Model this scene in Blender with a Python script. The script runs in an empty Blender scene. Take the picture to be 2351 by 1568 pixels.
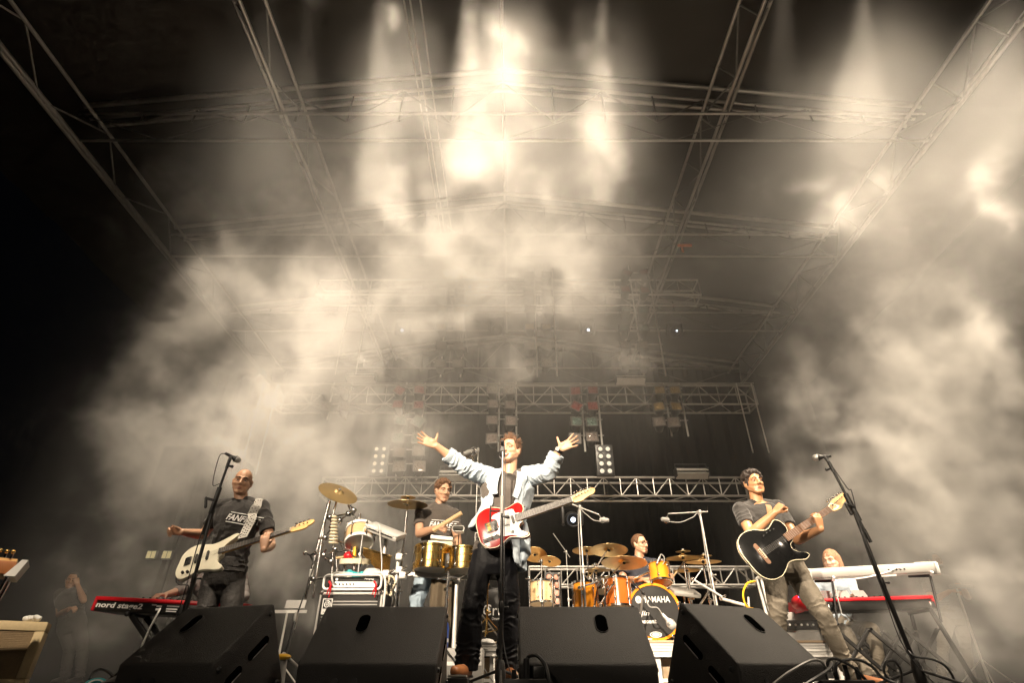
import bpy, bmesh, math, random
from mathutils import Vector, Matrix, Quaternion, noise
from mathutils.bvhtree import BVHTree
import numpy as np

random.seed(7)
SC = bpy.context.scene
COL = SC.collection
V = Vector
# ------------------------------------------------------------------ camera
# measurements were taken on the photograph shown 2351 px wide
FPX, CX, CY = 1252.0, 1175.5, 784.0
TILT = math.atan(778.0 / FPX)
CAMZ = 0.06
cam = bpy.data.cameras.new("camera")
cam_o = bpy.data.objects.new("camera", cam)
COL.objects.link(cam_o)
cam.sensor_width = 36.0
cam.lens = 36.0 * FPX / 2351.0
cam.clip_start, cam.clip_end = 0.02, 400.0
cam_o.location = (0, 0, CAMZ)
cam_o.rotation_euler = (math.pi / 2 + TILT, 0, 0)
SC.camera = cam_o

# ------------------------------------------------------------------ render look
SC.view_settings.view_transform = 'Standard'
SC.view_settings.look = 'None'
SC.view_settings.exposure = 0.0
SC.view_settings.gamma = 1.0
SC.view_settings.use_curve_mapping = False
SC.render.engine = 'CYCLES'
cy = SC.cycles
cy.use_denoising = True
cy.denoiser = 'OPENIMAGEDENOISE'
cy.denoising_input_passes = 'RGB_ALBEDO_NORMAL'
cy.use_adaptive_sampling = True
cy.adaptive_threshold = 0.03
cy.max_bounces = 5
cy.diffuse_bounces = 2
cy.glossy_bounces = 3
cy.transmission_bounces = 4
cy.transparent_max_bounces = 6
cy.volume_bounces = 1
cy.volume_step_rate = 2.6
cy.volume_max_steps = 256
cy.sample_clamp_indirect = 4.0
cy.sample_clamp_direct = 30.0
cy.caustics_reflective = False
cy.caustics_refractive = False

# ------------------------------------------------------------------ night sky
world = bpy.data.worlds.new("World")
SC.world = world
world.use_nodes = True
bg = world.node_tree.nodes["Background"]
bg.inputs[0].default_value = (0.55, 0.6, 0.8, 1)
bg.inputs[1].default_value = 0.0012

WARM = (1.0, 0.83, 0.63)
def spot(name, loc, aim, watts, size, blend=0.7, radius=0.08, col=WARM):
    l = bpy.data.lights.new(name, 'SPOT')
    l.energy, l.spot_size, l.spot_blend, l.shadow_soft_size, l.color = watts, math.radians(size), blend, radius, col
    o = bpy.data.objects.new(name, l)
    COL.objects.link(o)
    o.location = loc
    d = V(aim) - V(loc)
    o.rotation_euler = d.to_track_quat('-Z', 'Y').to_euler()
    return o
def view_dir(px, py):
    xc, yc = (px - CX) / FPX, (CY - py) / FPX
    c, s = math.cos(TILT), math.sin(TILT)
    return V((xc, c - s * yc, s + c * yc))
def at(px, py, Y):
    """the point of the stage at distance Y from the camera that is seen at a place of the photograph"""
    d = view_dir(px, py)
    t = Y / d.y
    return V((0, 0, CAMZ)) + d * t
def mpp(px, py, Y):
    """metres per photograph pixel there"""
    return Y / view_dir(px, py).y / FPX

# the lamps on the roof truss over the stage front: (photo x, aim x, aim distance, watts, size, blend)
TOP_LAMPS = [(300, -5.2, 8.0, 160, 26, 0.9),
             (705, -2.9, 8.5, 900, 22, 0.8),
             (868, -1.45, 7.5, 3600, 17, 0.2),
             (1075, -0.62, 8.0, 2300, 22, 0.35),
             (1385, 0.95, 8.0, 2500, 20, 0.35),
             (1985, 3.7, 7.4, 2500, 30, 0.5),
             (2440, 5.4, 7.4, 2100, 36, 0.6)]
LAMP_Y, LAMP_PY = 3.3, -34
lamp_spots = []
for px, ax, ay, w, sz, bl in TOP_LAMPS:
    p = at(px, LAMP_PY, LAMP_Y)
    a = V((ax, ay, 0.4))
    d = (a - p).normalized()
    lamp_spots.append((p, d))
    spot("top_spot_light", p + d * 0.02, a, w, sz, bl, 0.07)
# follow spots from the audience tower, plus an added amplifier lamp and wide fill
TOWER_FILL = [((-6.5, -7.5, 5.4), (-0.06, 4.5, 1.33), 8500, 6.6, 0.5), ((-4.2, -9.0, 6.2), (-0.75, 5.9, 1.15), 20000, 9, 0.6), ((-3.0, -9.0, 6.2), (1.5, 6.7, 0.95), 24000, 11, 0.6),
         ((-6.0, -8.0, 5.6), (2.25, 5.0, 1.4), 13500, 8.5, 0.6), ((-6.5, -7.0, 5.4), (-2.35, 4.9, 1.4), 2400, 9, 0.6), ((-2.4, -1.2, 5.4), (-4.3, 4.6, 0.4), 2600, 18, 0.6),
         ((3.0, -9.0, 6.4), (3.6, 6.1, 0.8), 6000, 13, 0.6), ((-4.5, -8.5, 5.8), (0.0, 5.0, 1.4), 900, 34, 0.7)]
for p, a, w, sz, bl in TOWER_FILL:
    spot("tower_and_fill_light", p, a, w, sz, bl, 0.12, (1.0, 0.83, 0.63))
# unseen wide washes added to brighten the smoke, turned back across the stage
ADDED_WASH = [(560, (-3.4, 8.0, 2.2), 4200, 56), (930, (-2.2, 8.2, 3.4), 5200, 54), (1180, (-0.2, 8.6, 3.6), 7000, 54), (1400, (1.2, 8.4, 3.6), 4200, 46),
        (2050, (2.9, 5.4, 0.6), 4800, 74), (2380, (5.0, 7.4, 1.6), 4600, 50)]
for px, a, w, sz in ADDED_WASH:
    p = at(px, LAMP_PY - 30, 3.15)
    spot("added_wash_light", p, a, w, sz, 0.95, 0.45)
# hard top light on the three front players
for px, a, w, sz in ((620, (-2.35, 5.0, 1.0), 2600, 15), (1150, (0.0, 4.5, 1.0), 1500, 13), (1800, (2.3, 5.1, 1.0), 1800, 15)):
    spot("top_key_light", at(px, LAMP_PY - 40, 3.25), a, w, sz, 0.5, 0.08)

# ------------------------------------------------------------------ mesh helpers
WM = {}          # world matrix of every object made here (no evaluation needed)
class MB:
    """collects vertices and faces in world space"""
    def __init__(s):
        s.v, s.f = [], []
    def add(s, vs, fs):
        o = len(s.v)
        s.v += [tuple(p) for p in vs]
        s.f += [tuple(i + o for i in q) for q in fs]
        return s
    def box(s, c, size, rot=None, taper=None):
        x, y, z = size[0] / 2, size[1] / 2, size[2] / 2
        vs = [V((i * x, j * y, k * z)) for k in (-1, 1) for j in (-1, 1) for i in (-1, 1)]
        if rot is not None:
            vs = [rot @ p for p in vs]
        vs = [p + V(c) for p in vs]
        return s.add(vs, [(0, 2, 3, 1), (4, 5, 7, 6), (0, 1, 5, 4), (2, 6, 7, 3), (0, 4, 6, 2), (1, 3, 7, 5)])
    def rbox(s, c, size, r, rot=None):
        """box with bevelled edges"""
        bm = bmesh.new()
        bmesh.ops.create_cube(bm, size=1.0)
        for v in bm.verts:
            v.co = V((v.co.x * size[0], v.co.y * size[1], v.co.z * size[2]))
        bmesh.ops.bevel(bm, geom=bm.edges[:], offset=r, segments=2, affect='EDGES', profile=0.5)
        vs = [v.co.copy() for v in bm.verts]
        if rot is not None:
            vs = [rot @ p for p in vs]
        vs = [p + V(c) for p in vs]
        bm.verts.index_update()
        fs = [tuple(v.index for v in f.verts) for f in bm.faces]
        bm.free()
        return s.add(vs, fs)
    def cyl(s, a, b, r, r2=None, n=10, caps=True):
        a, b = V(a), V(b)
        r2 = r if r2 is None else r2
        d = b - a
        if d.length < 1e-7: return s
        d.normalize()
        u = d.orthogonal().normalized()
        w = d.cross(u)
        vs = []
        for c, rr in ((a, r), (b, r2)):
            for i in range(n):
                t = 2 * math.pi * i / n
                vs.append(c + (u * math.cos(t) + w * math.sin(t)) * rr)
        fs = [(i, (i + 1) % n, n + (i + 1) % n, n + i) for i in range(n)]
        if caps:
            fs += [tuple(reversed(range(n))), tuple(range(n, 2 * n))]
        return s.add(vs, fs)
    def tube(s, pts, r, n=6, r2=None):
        pts = [V(p) for p in pts]
        m = len(pts)
        ref = V((0.13, 0.31, 0.94))
        vs = []
        pu = None
        for i, p in enumerate(pts):
            d = (pts[min(i + 1, m - 1)] - pts[max(i - 1, 0)])
            if d.length < 1e-9: d = V((0, 0, 1))
            d.normalize()
            if pu is None:
                pu = d.orthogonal().normalized()
            u = (pu - d * pu.dot(d))
            if u.length < 1e-6: u = d.orthogonal()
            u.normalize()
            pu = u
            w = d.cross(u)
            rr = r if r2 is None else r + (r2 - r) * i / max(1, m - 1)
            for k in range(n):
                t = 2 * math.pi * k / n
                vs.append(p + (u * math.cos(t) + w * math.sin(t)) * rr)
        fs = []
        for i in range(m - 1):
            for k in range(n):
                a, b = i * n + k, i * n + (k + 1) % n
                fs.append((a, b, b + n, a + n))
        fs += [tuple(reversed(range(n))), tuple(range((m - 1) * n, m * n))]
        return s.add(vs, fs)
    def lathe(s, prof, org, axis, n=24):
        """prof: list of (radius, height along the axis)"""
        axis = V(axis).normalized()
        u = axis.orthogonal().normalized()
        w = axis.cross(u)
        vs = []
        for r, h in prof:
            for i in range(n):
                t = 2 * math.pi * i / n
                vs.append(V(org) + axis * h + (u * math.cos(t) + w * math.sin(t)) * max(r, 1e-4))
        fs = []
        for j in range(len(prof) - 1):
            for i in range(n):
                a, b = j * n + i, j * n + (i + 1) % n
                fs.append((a, b, b + n, a + n))
        return s.add(vs, fs)
    def ell(s, c, r, rot=None, nu=14, nv=8):
        vs = []
        for j in range(nv + 1):
            ph = math.pi * j / nv
            for i in range(nu):
                t = 2 * math.pi * i / nu
                p = V((r[0] * math.sin(ph) * math.cos(t), r[1] * math.sin(ph) * math.sin(t), r[2] * math.cos(ph)))
                if j in (0, nv):
                    p += V((1e-5 * math.cos(t), 1e-5 * math.sin(t), 0))
                if rot is not None: p = rot @ p
                vs.append(V(c) + p)
        fs = []
        for j in range(nv):
            for i in range(nu):
                a, b = j * nu + i, j * nu + (i + 1) % nu
                fs.append((a, a + nu, b + nu, b))
        fs.append(tuple(range(nu)))
        fs.append(tuple(reversed(range(nv * nu, nv * nu + nu))))
        return s.add(vs, fs)
    def sph(s, c, r, n=10):
        return s.ell(c, (r, r, r), None, n, max(6, n // 2 + 1))
    def cap(s, a, ra, b, rb, n=12):
        """round-ended tapered limb"""
        s.cyl(a, b, ra, rb, n)
        s.sph(a, ra, n)
        s.sph(b, rb, n)
        return s
    def loft(s, st, n=20, power=2.0):
        """st: list of (centre, side vector with half width, front vector with half depth)"""
        vs = []
        for c, su, fr in st:
            for i in range(n):
                t = 2 * math.pi * i / n
                ct, sn = math.cos(t), math.sin(t)
                e = 2.0 / power
                a = math.copysign(abs(ct) ** e, ct)
                b = math.copysign(abs(sn) ** e, sn)
                vs.append(V(c) + V(su) * a + V(fr) * b)
        m = len(st)
        fs = []
        for j in range(m - 1):
            for i in range(n):
                a, b = j * n + i, j * n + (i + 1) % n
                fs.append((a, b, b + n, a + n))
        fs += [tuple(reversed(range(n))), tuple(range((m - 1) * n, m * n))]
        return s.add(vs, fs)
    def prism(s, outline, org, ux, uy, uz, thick):
        """flat outline (2D list) in the frame ux, uy, extruded along uz"""
        n = len(outline)
        vs = [V(org) + V(ux) * x + V(uy) * y for x, y in outline]
        vs += [p + V(uz) * thick for p in vs]
        fs = [tuple(reversed(range(n))), tuple(range(n, 2 * n))]
        fs += [(i, (i + 1) % n, n + (i + 1) % n, n + i) for i in range(n)]
        return s.add(vs, fs)
    def build(s, name, m, parent=None, smooth=True, fix=True):
        me = bpy.data.meshes.new(name)
        M = WM[parent.name].inverted() if parent is not None else None
        vs = [M @ V(p) for p in s.v] if M is not None else s.v
        me.from_pydata(vs, [], s.f)
        if fix:
            bm = bmesh.new()
            bm.from_mesh(me)
            bmesh.ops.recalc_face_normals(bm, faces=bm.faces[:])
            bm.to_mesh(me)
            bm.free()
        me.materials.append(m)
        if smooth:
            shade(me)
        return link(name, me, parent)
def shade(me, ang=40):
    n = len(me.polygons)
    me.polygons.foreach_set("use_smooth", [True] * n)
    try:
        me.set_sharp_from_angle(angle=math.radians(ang))
    except Exception:
        pass
def link(name, me, parent=None):
    o = bpy.data.objects.new(name, me)
    COL.objects.link(o)
    if parent is not None:
        o.parent = parent
        WM[o.name] = WM[parent.name]
    else:
        WM[o.name] = Matrix.Identity(4)
    return o
def thing(name, label, cat, loc=(0, 0, 0), group=None, rot=None):
    o = bpy.data.objects.new(name, None)
    COL.objects.link(o)
    o.location = loc
    if rot is not None:
        o.rotation_euler = rot
    o.empty_display_size = 0.1
    M = Matrix.Translation(V(loc))
    if rot is not None:
        M = M @ o.rotation_euler.to_matrix().to_4x4()
    WM[o.name] = M
    return tag(o, label, cat, group)
def tag(o, label, cat=None, group=None, kind=None):
    if label: o['label'] = label
    if cat: o['category'] = cat
    if group: o['group'] = group
    if kind: o['kind'] = kind
    return o
def copy_tree(o, parent=None):
    c = o.copy()
    COL.objects.link(c)
    if parent is not None:
        c.parent = parent
    for ch in list(o.children):
        copy_tree(ch, c)
    return c
def rotmat(fwd, up=(0, 0, 1)):
    """columns: side, forward, up"""
    f = V(fwd).normalized()
    s_ = f.cross(V(up)).normalized()
    u = s_.cross(f)
    return Matrix((s_, f, u)).transposed()
def bez(p0, p1, p2, p3, n=12):
    out = []
    for i in range(n + 1):
        t = i / n
        out.append(V(p0) * (1 - t) ** 3 + V(p1) * 3 * t * (1 - t) ** 2 + V(p2) * 3 * t * t * (1 - t) + V(p3) * t ** 3)
    return out
def spline(pts, n=6):
    """Catmull-Rom through the points"""
    P = [V(p) for p in pts]
    P = [P[0] * 2 - P[1]] + P + [P[-1] * 2 - P[-2]]
    out = []
    for i in range(1, len(P) - 2):
        for k in range(n):
            t = k / n
            a, b, c, d = P[i - 1], P[i], P[i + 1], P[i + 2]
            out.append(0.5 * ((2 * b) + (c - a) * t + (2 * a - 5 * b + 4 * c - d) * t * t + (3 * b - a - 3 * c + d) * t ** 3))
    out.append(P[-2])
    return out

# ------------------------------------------------------------------ materials
def mat(name, col, rough=0.5, metal=0.0, nscale=None, namt=0.25, bump=0.0, bscale=60.0, coat=0.0, emit=None, estr=0.0,
        sheen=0.0, alpha=None, trans=0.0, stretch=None, spec=None):
    m = bpy.data.materials.new(name)
    m.use_nodes = True
    nt = m.node_tree
    p = nt.nodes["Principled BSDF"]
    c = (*col, 1.0)
    p.inputs["Base Color"].default_value = c
    p.inputs["Roughness"].default_value = rough
    p.inputs["Metallic"].default_value = metal
    if spec is not None: p.inputs["Specular IOR Level"].default_value = spec
    if coat:
        p.inputs["Coat Weight"].default_value = coat
        p.inputs["Coat Roughness"].default_value = 0.06
    if sheen:
        p.inputs["Sheen Weight"].default_value = sheen
    if trans:
        p.inputs["Transmission Weight"].default_value = trans
    if emit:
        p.inputs["Emission Color"].default_value = (*emit, 1)
        p.inputs["Emission Strength"].default_value = estr
    tc = None
    def coords(sc):
        nonlocal tc
        if tc is None:
            tc = nt.nodes.new("ShaderNodeTexCoord")
        mp = nt.nodes.new("ShaderNodeMapping")
        st = stretch or (1, 1, 1)
        mp.inputs["Scale"].default_value = (sc * st[0], sc * st[1], sc * st[2])
        nt.links.new(tc.outputs["Object"], mp.inputs["Vector"])
        return mp.outputs[0]
    if nscale:
        nz = nt.nodes.new("ShaderNodeTexNoise")
        nz.inputs["Scale"].default_value = 1.0
        nz.inputs["Detail"].default_value = 5.0
        nt.links.new(coords(nscale), nz.inputs["Vector"])
        mx = nt.nodes.new("ShaderNodeMix")
        mx.data_type = 'RGBA'
        mx.inputs[6].default_value = tuple(x * (1 - namt) for x in col) + (1,)
        mx.inputs[7].default_value = tuple(min(1, x * (1 + namt)) for x in col) + (1,)
        nt.links.new(nz.outputs["Fac"], mx.inputs[0])
        nt.links.new(mx.outputs[2], p.inputs["Base Color"])
        mr = nt.nodes.new("ShaderNodeMapRange")
        mr.inputs[3].default_value = max(0.03, rough - 0.1)
        mr.inputs[4].default_value = min(1, rough + 0.12)
        nt.links.new(nz.outputs["Fac"], mr.inputs[0])
        nt.links.new(mr.outputs[0], p.inputs["Roughness"])
    if bump:
        nb = nt.nodes.new("ShaderNodeTexNoise")
        nb.inputs["Scale"].default_value = 1.0
        nb.inputs["Detail"].default_value = 4.0
        nt.links.new(coords(bscale), nb.inputs["Vector"])
        b = nt.nodes.new("ShaderNodeBump")
        b.inputs["Strength"].default_value = bump
        b.inputs["Distance"].default_value = 0.02
        nt.links.new(nb.outputs["Fac"], b.inputs["Height"])
        nt.links.new(b.outputs[0], p.inputs["Normal"])
    return m
MT = dict(
    floor=mat("black_stage_floor", (0.05, 0.047, 0.043), 0.55, 0, 3.0, 0.4, 0.1, 30),
    ground=mat("pit_ground", (0.05, 0.048, 0.045), 0.9, 0, 0.5, 0.4),
    alu=mat("truss_aluminium", (0.50, 0.48, 0.45), 0.4, 0.8, 9, 0.18),
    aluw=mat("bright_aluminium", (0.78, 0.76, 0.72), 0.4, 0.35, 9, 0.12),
    chrome=mat("chrome", (0.86, 0.85, 0.83), 0.12, 1.0, 14, 0.08),
    slotshade=mat("slot_shade", (0.001, 0.001, 0.001), 1.0, spec=0.0),  # near-black colour standing in for the shade inside slots
    shademetal=mat("shaded_brace_metal", (0.20, 0.19, 0.175), 0.5, 0.5, 9, 0.2),  # aluminium with shade in its colour, for silhouetted braces, strings and frets
    black=mat("black_metal", (0.018, 0.017, 0.016), 0.42, 0.2, 20, 0.3),
    blackm=mat("black_matte", (0.012, 0.012, 0.012), 0.75, 0, 12, 0.3),
    plast=mat("black_plastic", (0.02, 0.02, 0.02), 0.35),
    carpet=mat("speaker_paint", (0.019, 0.017, 0.015), 0.55, 0, 5, 0.45, 0.35, 260),
    drape=mat("black_drape", (0.0025, 0.0024, 0.0022), 0.95, spec=0.0),
    canopy=mat("roof_canopy_fabric", (0.035, 0.030, 0.025), 0.8, 0, 1.2, 0.3, 0.3, 4, stretch=(0.25, 1.2, 1)),
    rubber=mat("rubber_cable", (0.02, 0.02, 0.02), 0.5),
    gold=mat("brass_shell", (0.90, 0.62, 0.22), 0.17, 1.0, 5, 0.1),
    cymbal=mat("cymbal_bronze", (0.80, 0.58, 0.28), 0.30, 1.0, 6, 0.16, 0.15, 90),
    wood=mat("light_wood", (0.62, 0.42, 0.22), 0.45, 0, 10, 0.25, stretch=(1, 1, 6)),
    maple=mat("maple_neck", (0.66, 0.40, 0.16), 0.35, 0, 9, 0.18, coat=0.4),
    rosewood=mat("rosewood_board", (0.16, 0.075, 0.035), 0.45, 0, 18, 0.3),
    ebony=mat("dark_board", (0.035, 0.028, 0.024), 0.4, 0, 18, 0.3),
    redwood=mat("red_guitar_finish", (0.30, 0.010, 0.009), 0.2, 0, 4, 0.22, coat=0.8, stretch=(6, 1, 1)),
    cream=mat("cream_guitar_finish", (0.70, 0.66, 0.52), 0.2, 0, 3, 0.05, coat=0.6),
    gblack=mat("gloss_black_finish", (0.008, 0.008, 0.008), 0.12, 0, coat=0.7),
    ivory=mat("ivory_binding", (0.80, 0.70, 0.50), 0.4),
    white=mat("white_plastic", (0.78, 0.77, 0.74), 0.35),
    orange=mat("orange_lacquer", (0.85, 0.30, 0.02), 0.2, 0, 5, 0.14, coat=0.7),
    amber=mat("amber_lacquer", (0.50, 0.13, 0.02), 0.2, 0, 5, 0.14, coat=0.7),
    head=mat("drum_head_black", (0.02, 0.019, 0.018), 0.3),
    skinw=mat("drum_head_white", (0.74, 0.72, 0.66), 0.45),
    red=mat("red_paint", (0.60, 0.012, 0.02), 0.35),
    teal=mat("teal_cloth", (0.05, 0.42, 0.46), 0.6),
    yellow=mat("yellow_plastic", (0.75, 0.42, 0.02), 0.4),
    tweed=mat("cream_tolex", (0.60, 0.47, 0.27), 0.7, 0, 40, 0.15, 0.2, 200),
    grille=mat("speaker_grille_cloth", (0.32, 0.23, 0.13), 0.8, 0, 90, 0.35),
    grey=mat("grey_plastic", (0.30, 0.29, 0.27), 0.5, 0, 9, 0.12),
    steel=mat("brushed_steel", (0.55, 0.53, 0.5), 0.35, 0.8, 15, 0.2),
    silver=mat("silver_keyboard", (0.66, 0.64, 0.60), 0.4, 0.3, 8, 0.06),
    blue=mat("blue_plastic", (0.03, 0.09, 0.42), 0.3, 0),
    brown=mat("brown_leather", (0.30, 0.11, 0.035), 0.5, 0, 20, 0.3),
    sole=mat("dark_sole", (0.03, 0.02, 0.016), 0.7),
    skin=mat("skin", (0.56, 0.32, 0.20), 0.42, 0, 8, 0.10, 0.08, 120),
    skin2=mat("tanned_skin", (0.47, 0.24, 0.12), 0.40, 0, 8, 0.10, 0.08, 120),
    skinp=mat("pale_skin", (0.60, 0.37, 0.26), 0.45, 0, 8, 0.10),
    lips=mat("lips", (0.42, 0.17, 0.12), 0.4),
    dark=mat("dark_brown", (0.02, 0.012, 0.009), 0.5),
    teeth=mat("teeth", (0.75, 0.72, 0.66), 0.3),
    hairb=mat("brown_hair", (0.13, 0.062, 0.028), 0.5, 0, 60, 0.6, 0.6, 180),
    hairk=mat("dark_curly_hair", (0.028, 0.018, 0.013), 0.5, 0, 60, 0.6, 0.6, 140),
    hairl=mat("light_brown_hair", (0.30, 0.16, 0.085), 0.55, 0, 60, 0.5, 0.5, 160),
    tee=mat("charcoal_tshirt", (0.022, 0.019, 0.017), 0.85, 0, 7, 0.3, 0.25, 50, sheen=0.2),
    teeb=mat("brown_grey_tshirt", (0.075, 0.062, 0.052), 0.85, 0, 7, 0.2, 0.25, 50, sheen=0.2),
    jacket=mat("pale_blue_jacket", (0.43, 0.50, 0.56), 0.75, 0, 5, 0.10, 0.35, 26, sheen=0.2),
    leather=mat("dark_denim", (0.008, 0.008, 0.010), 0.55, 0, 7, 0.5, 0.5, 14, spec=0.22),
    jeang=mat("grey_jeans", (0.17, 0.145, 0.11), 0.75, 0, 6, 0.45, 0.5, 20),
    jeank=mat("black_jeans", (0.030, 0.027, 0.025), 0.7, 0, 5, 0.5, 0.5, 20),
    jeanl=mat("light_blue_jeans", (0.33, 0.42, 0.50), 0.75, 0, 6, 0.3, 0.5, 20),
    navy=mat("navy_tshirt", (0.022, 0.024, 0.035), 0.85, 0, 7, 0.3, 0.3, 50),
    shirtg=mat("grey_shirt", (0.22, 0.20, 0.19), 0.85, 0, 7, 0.2, 0.3, 50),
    strapg=mat("grey_leather_strap", (0.42, 0.40, 0.36), 0.5, 0, 20, 0.1),
    straps=mat("tan_strap", (0.26, 0.13, 0.05), 0.6),
    print=mat("white_print", (0.80, 0.79, 0.76), 0.6),
    glass=mat("lamp_glass", (0.8, 0.8, 0.8), 0.05, 0, trans=0.0),
    drapeb=mat("brown_cloth", (0.13, 0.10, 0.065), 0.9, 0, 5, 0.3, 0.4, 12),
    riser=mat("riser_ply", (0.45, 0.33, 0.21), 0.7, 0, 6, 0.3, stretch=(1, 1, 5)),
)
def glow(name, col, s):
    m = bpy.data.materials.new(name)
    m.use_nodes = True
    nt = m.node_tree
    p = nt.nodes["Principled BSDF"]
    p.inputs["Base Color"].default_value = (0.1, 0.1, 0.1, 1)
    p.inputs["Emission Color"].default_value = (*col, 1)
    p.inputs["Emission Strength"].default_value = s
    return m
MT['lampglow'] = glow("lit_lamp_lens", (1.0, 0.86, 0.66), 30.0)
MT['ledw'] = glow("lit_white_lens", (1.0, 0.86, 0.62), 0.9)
MT['ledo'] = glow("lit_orange_lens", (1.0, 0.28, 0.12), 1.2)
MT['ledb'] = glow("lit_blue_white_lens", (0.75, 0.85, 1.0), 4.0)
MT['bluetiny'] = glow("lit_blue_lamp", (0.25, 0.3, 1.0), 6.0)

def text_obj(name, txt, m, parent, org, ux, uy, height, depth=0.002, width=None, shear=0.0, onto=None, lift=0.003, bold=0.0):
    """flat raised lettering: org is the lower left corner, ux the reading direction, uy the letters' up"""
    cu = bpy.data.curves.new("tmp_text", 'FONT')
    cu.body = txt
    cu.shear = shear
    cu.extrude = 0.0
    cu.offset = bold
    cu.resolution_u = 2
    tmp = bpy.data.objects.new("tmp_text", cu)
    COL.objects.link(tmp)
    dg = bpy.context.evaluated_depsgraph_get()
    me0 = bpy.data.meshes.new_from_object(tmp.evaluated_get(dg))
    vs = np.array([v.co[:] for v in me0.vertices])
    fs = [tuple(p.vertices) for p in me0.polygons]
    bpy.data.objects.remove(tmp)
    bpy.data.curves.remove(cu)
    bpy.data.meshes.remove(me0)
    mn, mx = vs.min(0), vs.max(0)
    hh = mx[1] - mn[1]
    k = height / hh
    kx = k if width is None else width / (mx[0] - mn[0])
    ux, uy = V(ux).normalized(), V(uy).normalized()
    nz = ux.cross(uy).normalized()
    P = [V(org) + ux * ((v[0] - mn[0]) * kx) + uy * ((v[1] - mn[1]) * k) for v in vs]
    if onto is not None:
        Q = []
        for p in P:
            h = onto.ray_cast(p + nz * 0.6, -nz)
            Q.append((h[0] + nz * lift) if h[0] is not None else p)
        P = Q
    else:
        P = [p + nz * lift for p in P]
    mb = MB()
    mb.add(P, fs)
    return mb.build(name, m, parent, smooth=False, fix=False)
# ================================================================== the setting
def struct(name, mb, m, smooth=False):
    o = mb.build(name, m, None, smooth)
    return tag(o, None, None, None, 'structure')
struct("ground", MB().box((0, 10, -1.6), (160, 160, 0.2)), MT['ground'])
struct("stage_floor", MB().box((0.0, 8.3, -0.09), (17.0, 13.6, 0.18)), MT['floor'])

# rear and side drapes: hung folds
def drape(name, p0, p1, z0, z1, folds, depth):
    mb = MB()
    n = folds * 6
    d = (V(p1) - V(p0))
    nrm = V((-d.y, d.x, 0)).normalized()
    vs = []
    rows = 6
    for j in range(rows + 1):
        for i in range(n + 1):
            t = i / n
            k = math.sin(t * folds * 2 * math.pi + 0.7 * math.sin(9 * t)) * depth * (0.6 + 0.4 * math.sin(17 * t + 1))
            vs.append(V(p0) + d * t + nrm * k + V((0, 0, z0 + (z1 - z0) * j / rows)))
    fs = [(j * (n + 1) + i, j * (n + 1) + i + 1, (j + 1) * (n + 1) + i + 1, (j + 1) * (n + 1) + i) for j in range(rows) for i in range(n)]
    mb.add(vs, fs)
    return mb.build(name, MT['drape'], None, True)
o = drape("rear_drape", (-9.0, 14.9, 0), (9.0, 14.9, 0), 0, 9.2, 40, 0.10)
tag(o, "black folded drape hung across the rear of the stage", "drape")

# ------------------------------------------------------------------ roof
HA, HE, HW = 9.06, 8.06, 6.85          # apex and eave height, half width
GY = [5.55, 8.37, 11.18, 14.05]
XC = -0.16
def roofz(x):
    return HE + (HA - HE) * (1 - abs(x - XC) / HW)
class Lat:
    """a lattice truss: chords and braces become parts of the thing"""
    def __init__(s, name, label, cat, group=None, loc=(0, 0, 0)):
        s.root = thing(name, label, cat, loc, group)
    def chord(s, a, b, r=0.025, m='alu'):
        MB().cyl(a, b, r, None, 8).build("chord", MT[m], s.root)
    def brace(s, a, b, r=0.013, m=None):
        m = m or ('shademetal' if s.root.name.startswith('roof') else 'alu')
        MB().cyl(a, b, r, None, 6).build("brace", MT[m], s.root)
def zig(L, A0, A1, B0, B1, n, r=0.013, posts=True):
    """zigzag braces between the chord A0-A1 and the chord B0-B1"""
    for i in range(n):
        t0, t1 = i / n, (i + 1) / n
        a, b = A0.lerp(A1, t0), A0.lerp(A1, t1)
        c, d = B0.lerp(B1, t0), B0.lerp(B1, t1)
        if i % 2 == 0:
            L.brace(a, d, r)
        else:
            L.brace(c, b, r)
        if posts and i:
            L.brace(a, c, r)
ORD = ["front", "second", "third", "rearmost"]
for gi, gy in enumerate(GY):
    L = Lat("roof_gable_truss", "%s peaked roof truss spanning the stage" % ORD[gi], "truss", "peaked roof trusses")
    w = 0.38
    for side in (-1, 1):
        e = V((XC + side * HW, gy, HE))
        a = V((XC, gy, HA))
        L.chord(e, a, 0.042)
        L.chord(e + V((0, w, 0)), a + V((0, w, 0)), 0.036)
        # flat rafter sheet under the top chord catches the light
        e2, a2 = e + V((0, w / 2, -0.07)), a + V((0, w / 2, -0.07))
        L.chord(e2, a2, 0.03)
        tb = V((XC + side * HW, gy + w / 2, HE - 0.16))
        tc = V((XC, gy + w / 2, HE - 0.16))
        zig(L, e2, a2, tb, tc, 8, 0.016)
    for dy, dz in ((0, -0.2), (w / 2, -0.62)):
        L.chord(V((XC - HW, gy + dy, HE + dz)), V((XC + HW, gy + dy, HE + dz)), 0.024)
    zig(L, V((XC - HW, gy, HE - 0.2)), V((XC + HW, gy, HE - 0.2)), V((XC - HW, gy + w / 2, HE - 0.62)), V((XC + HW, gy + w / 2, HE - 0.62)), 10, 0.009, False)
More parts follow.
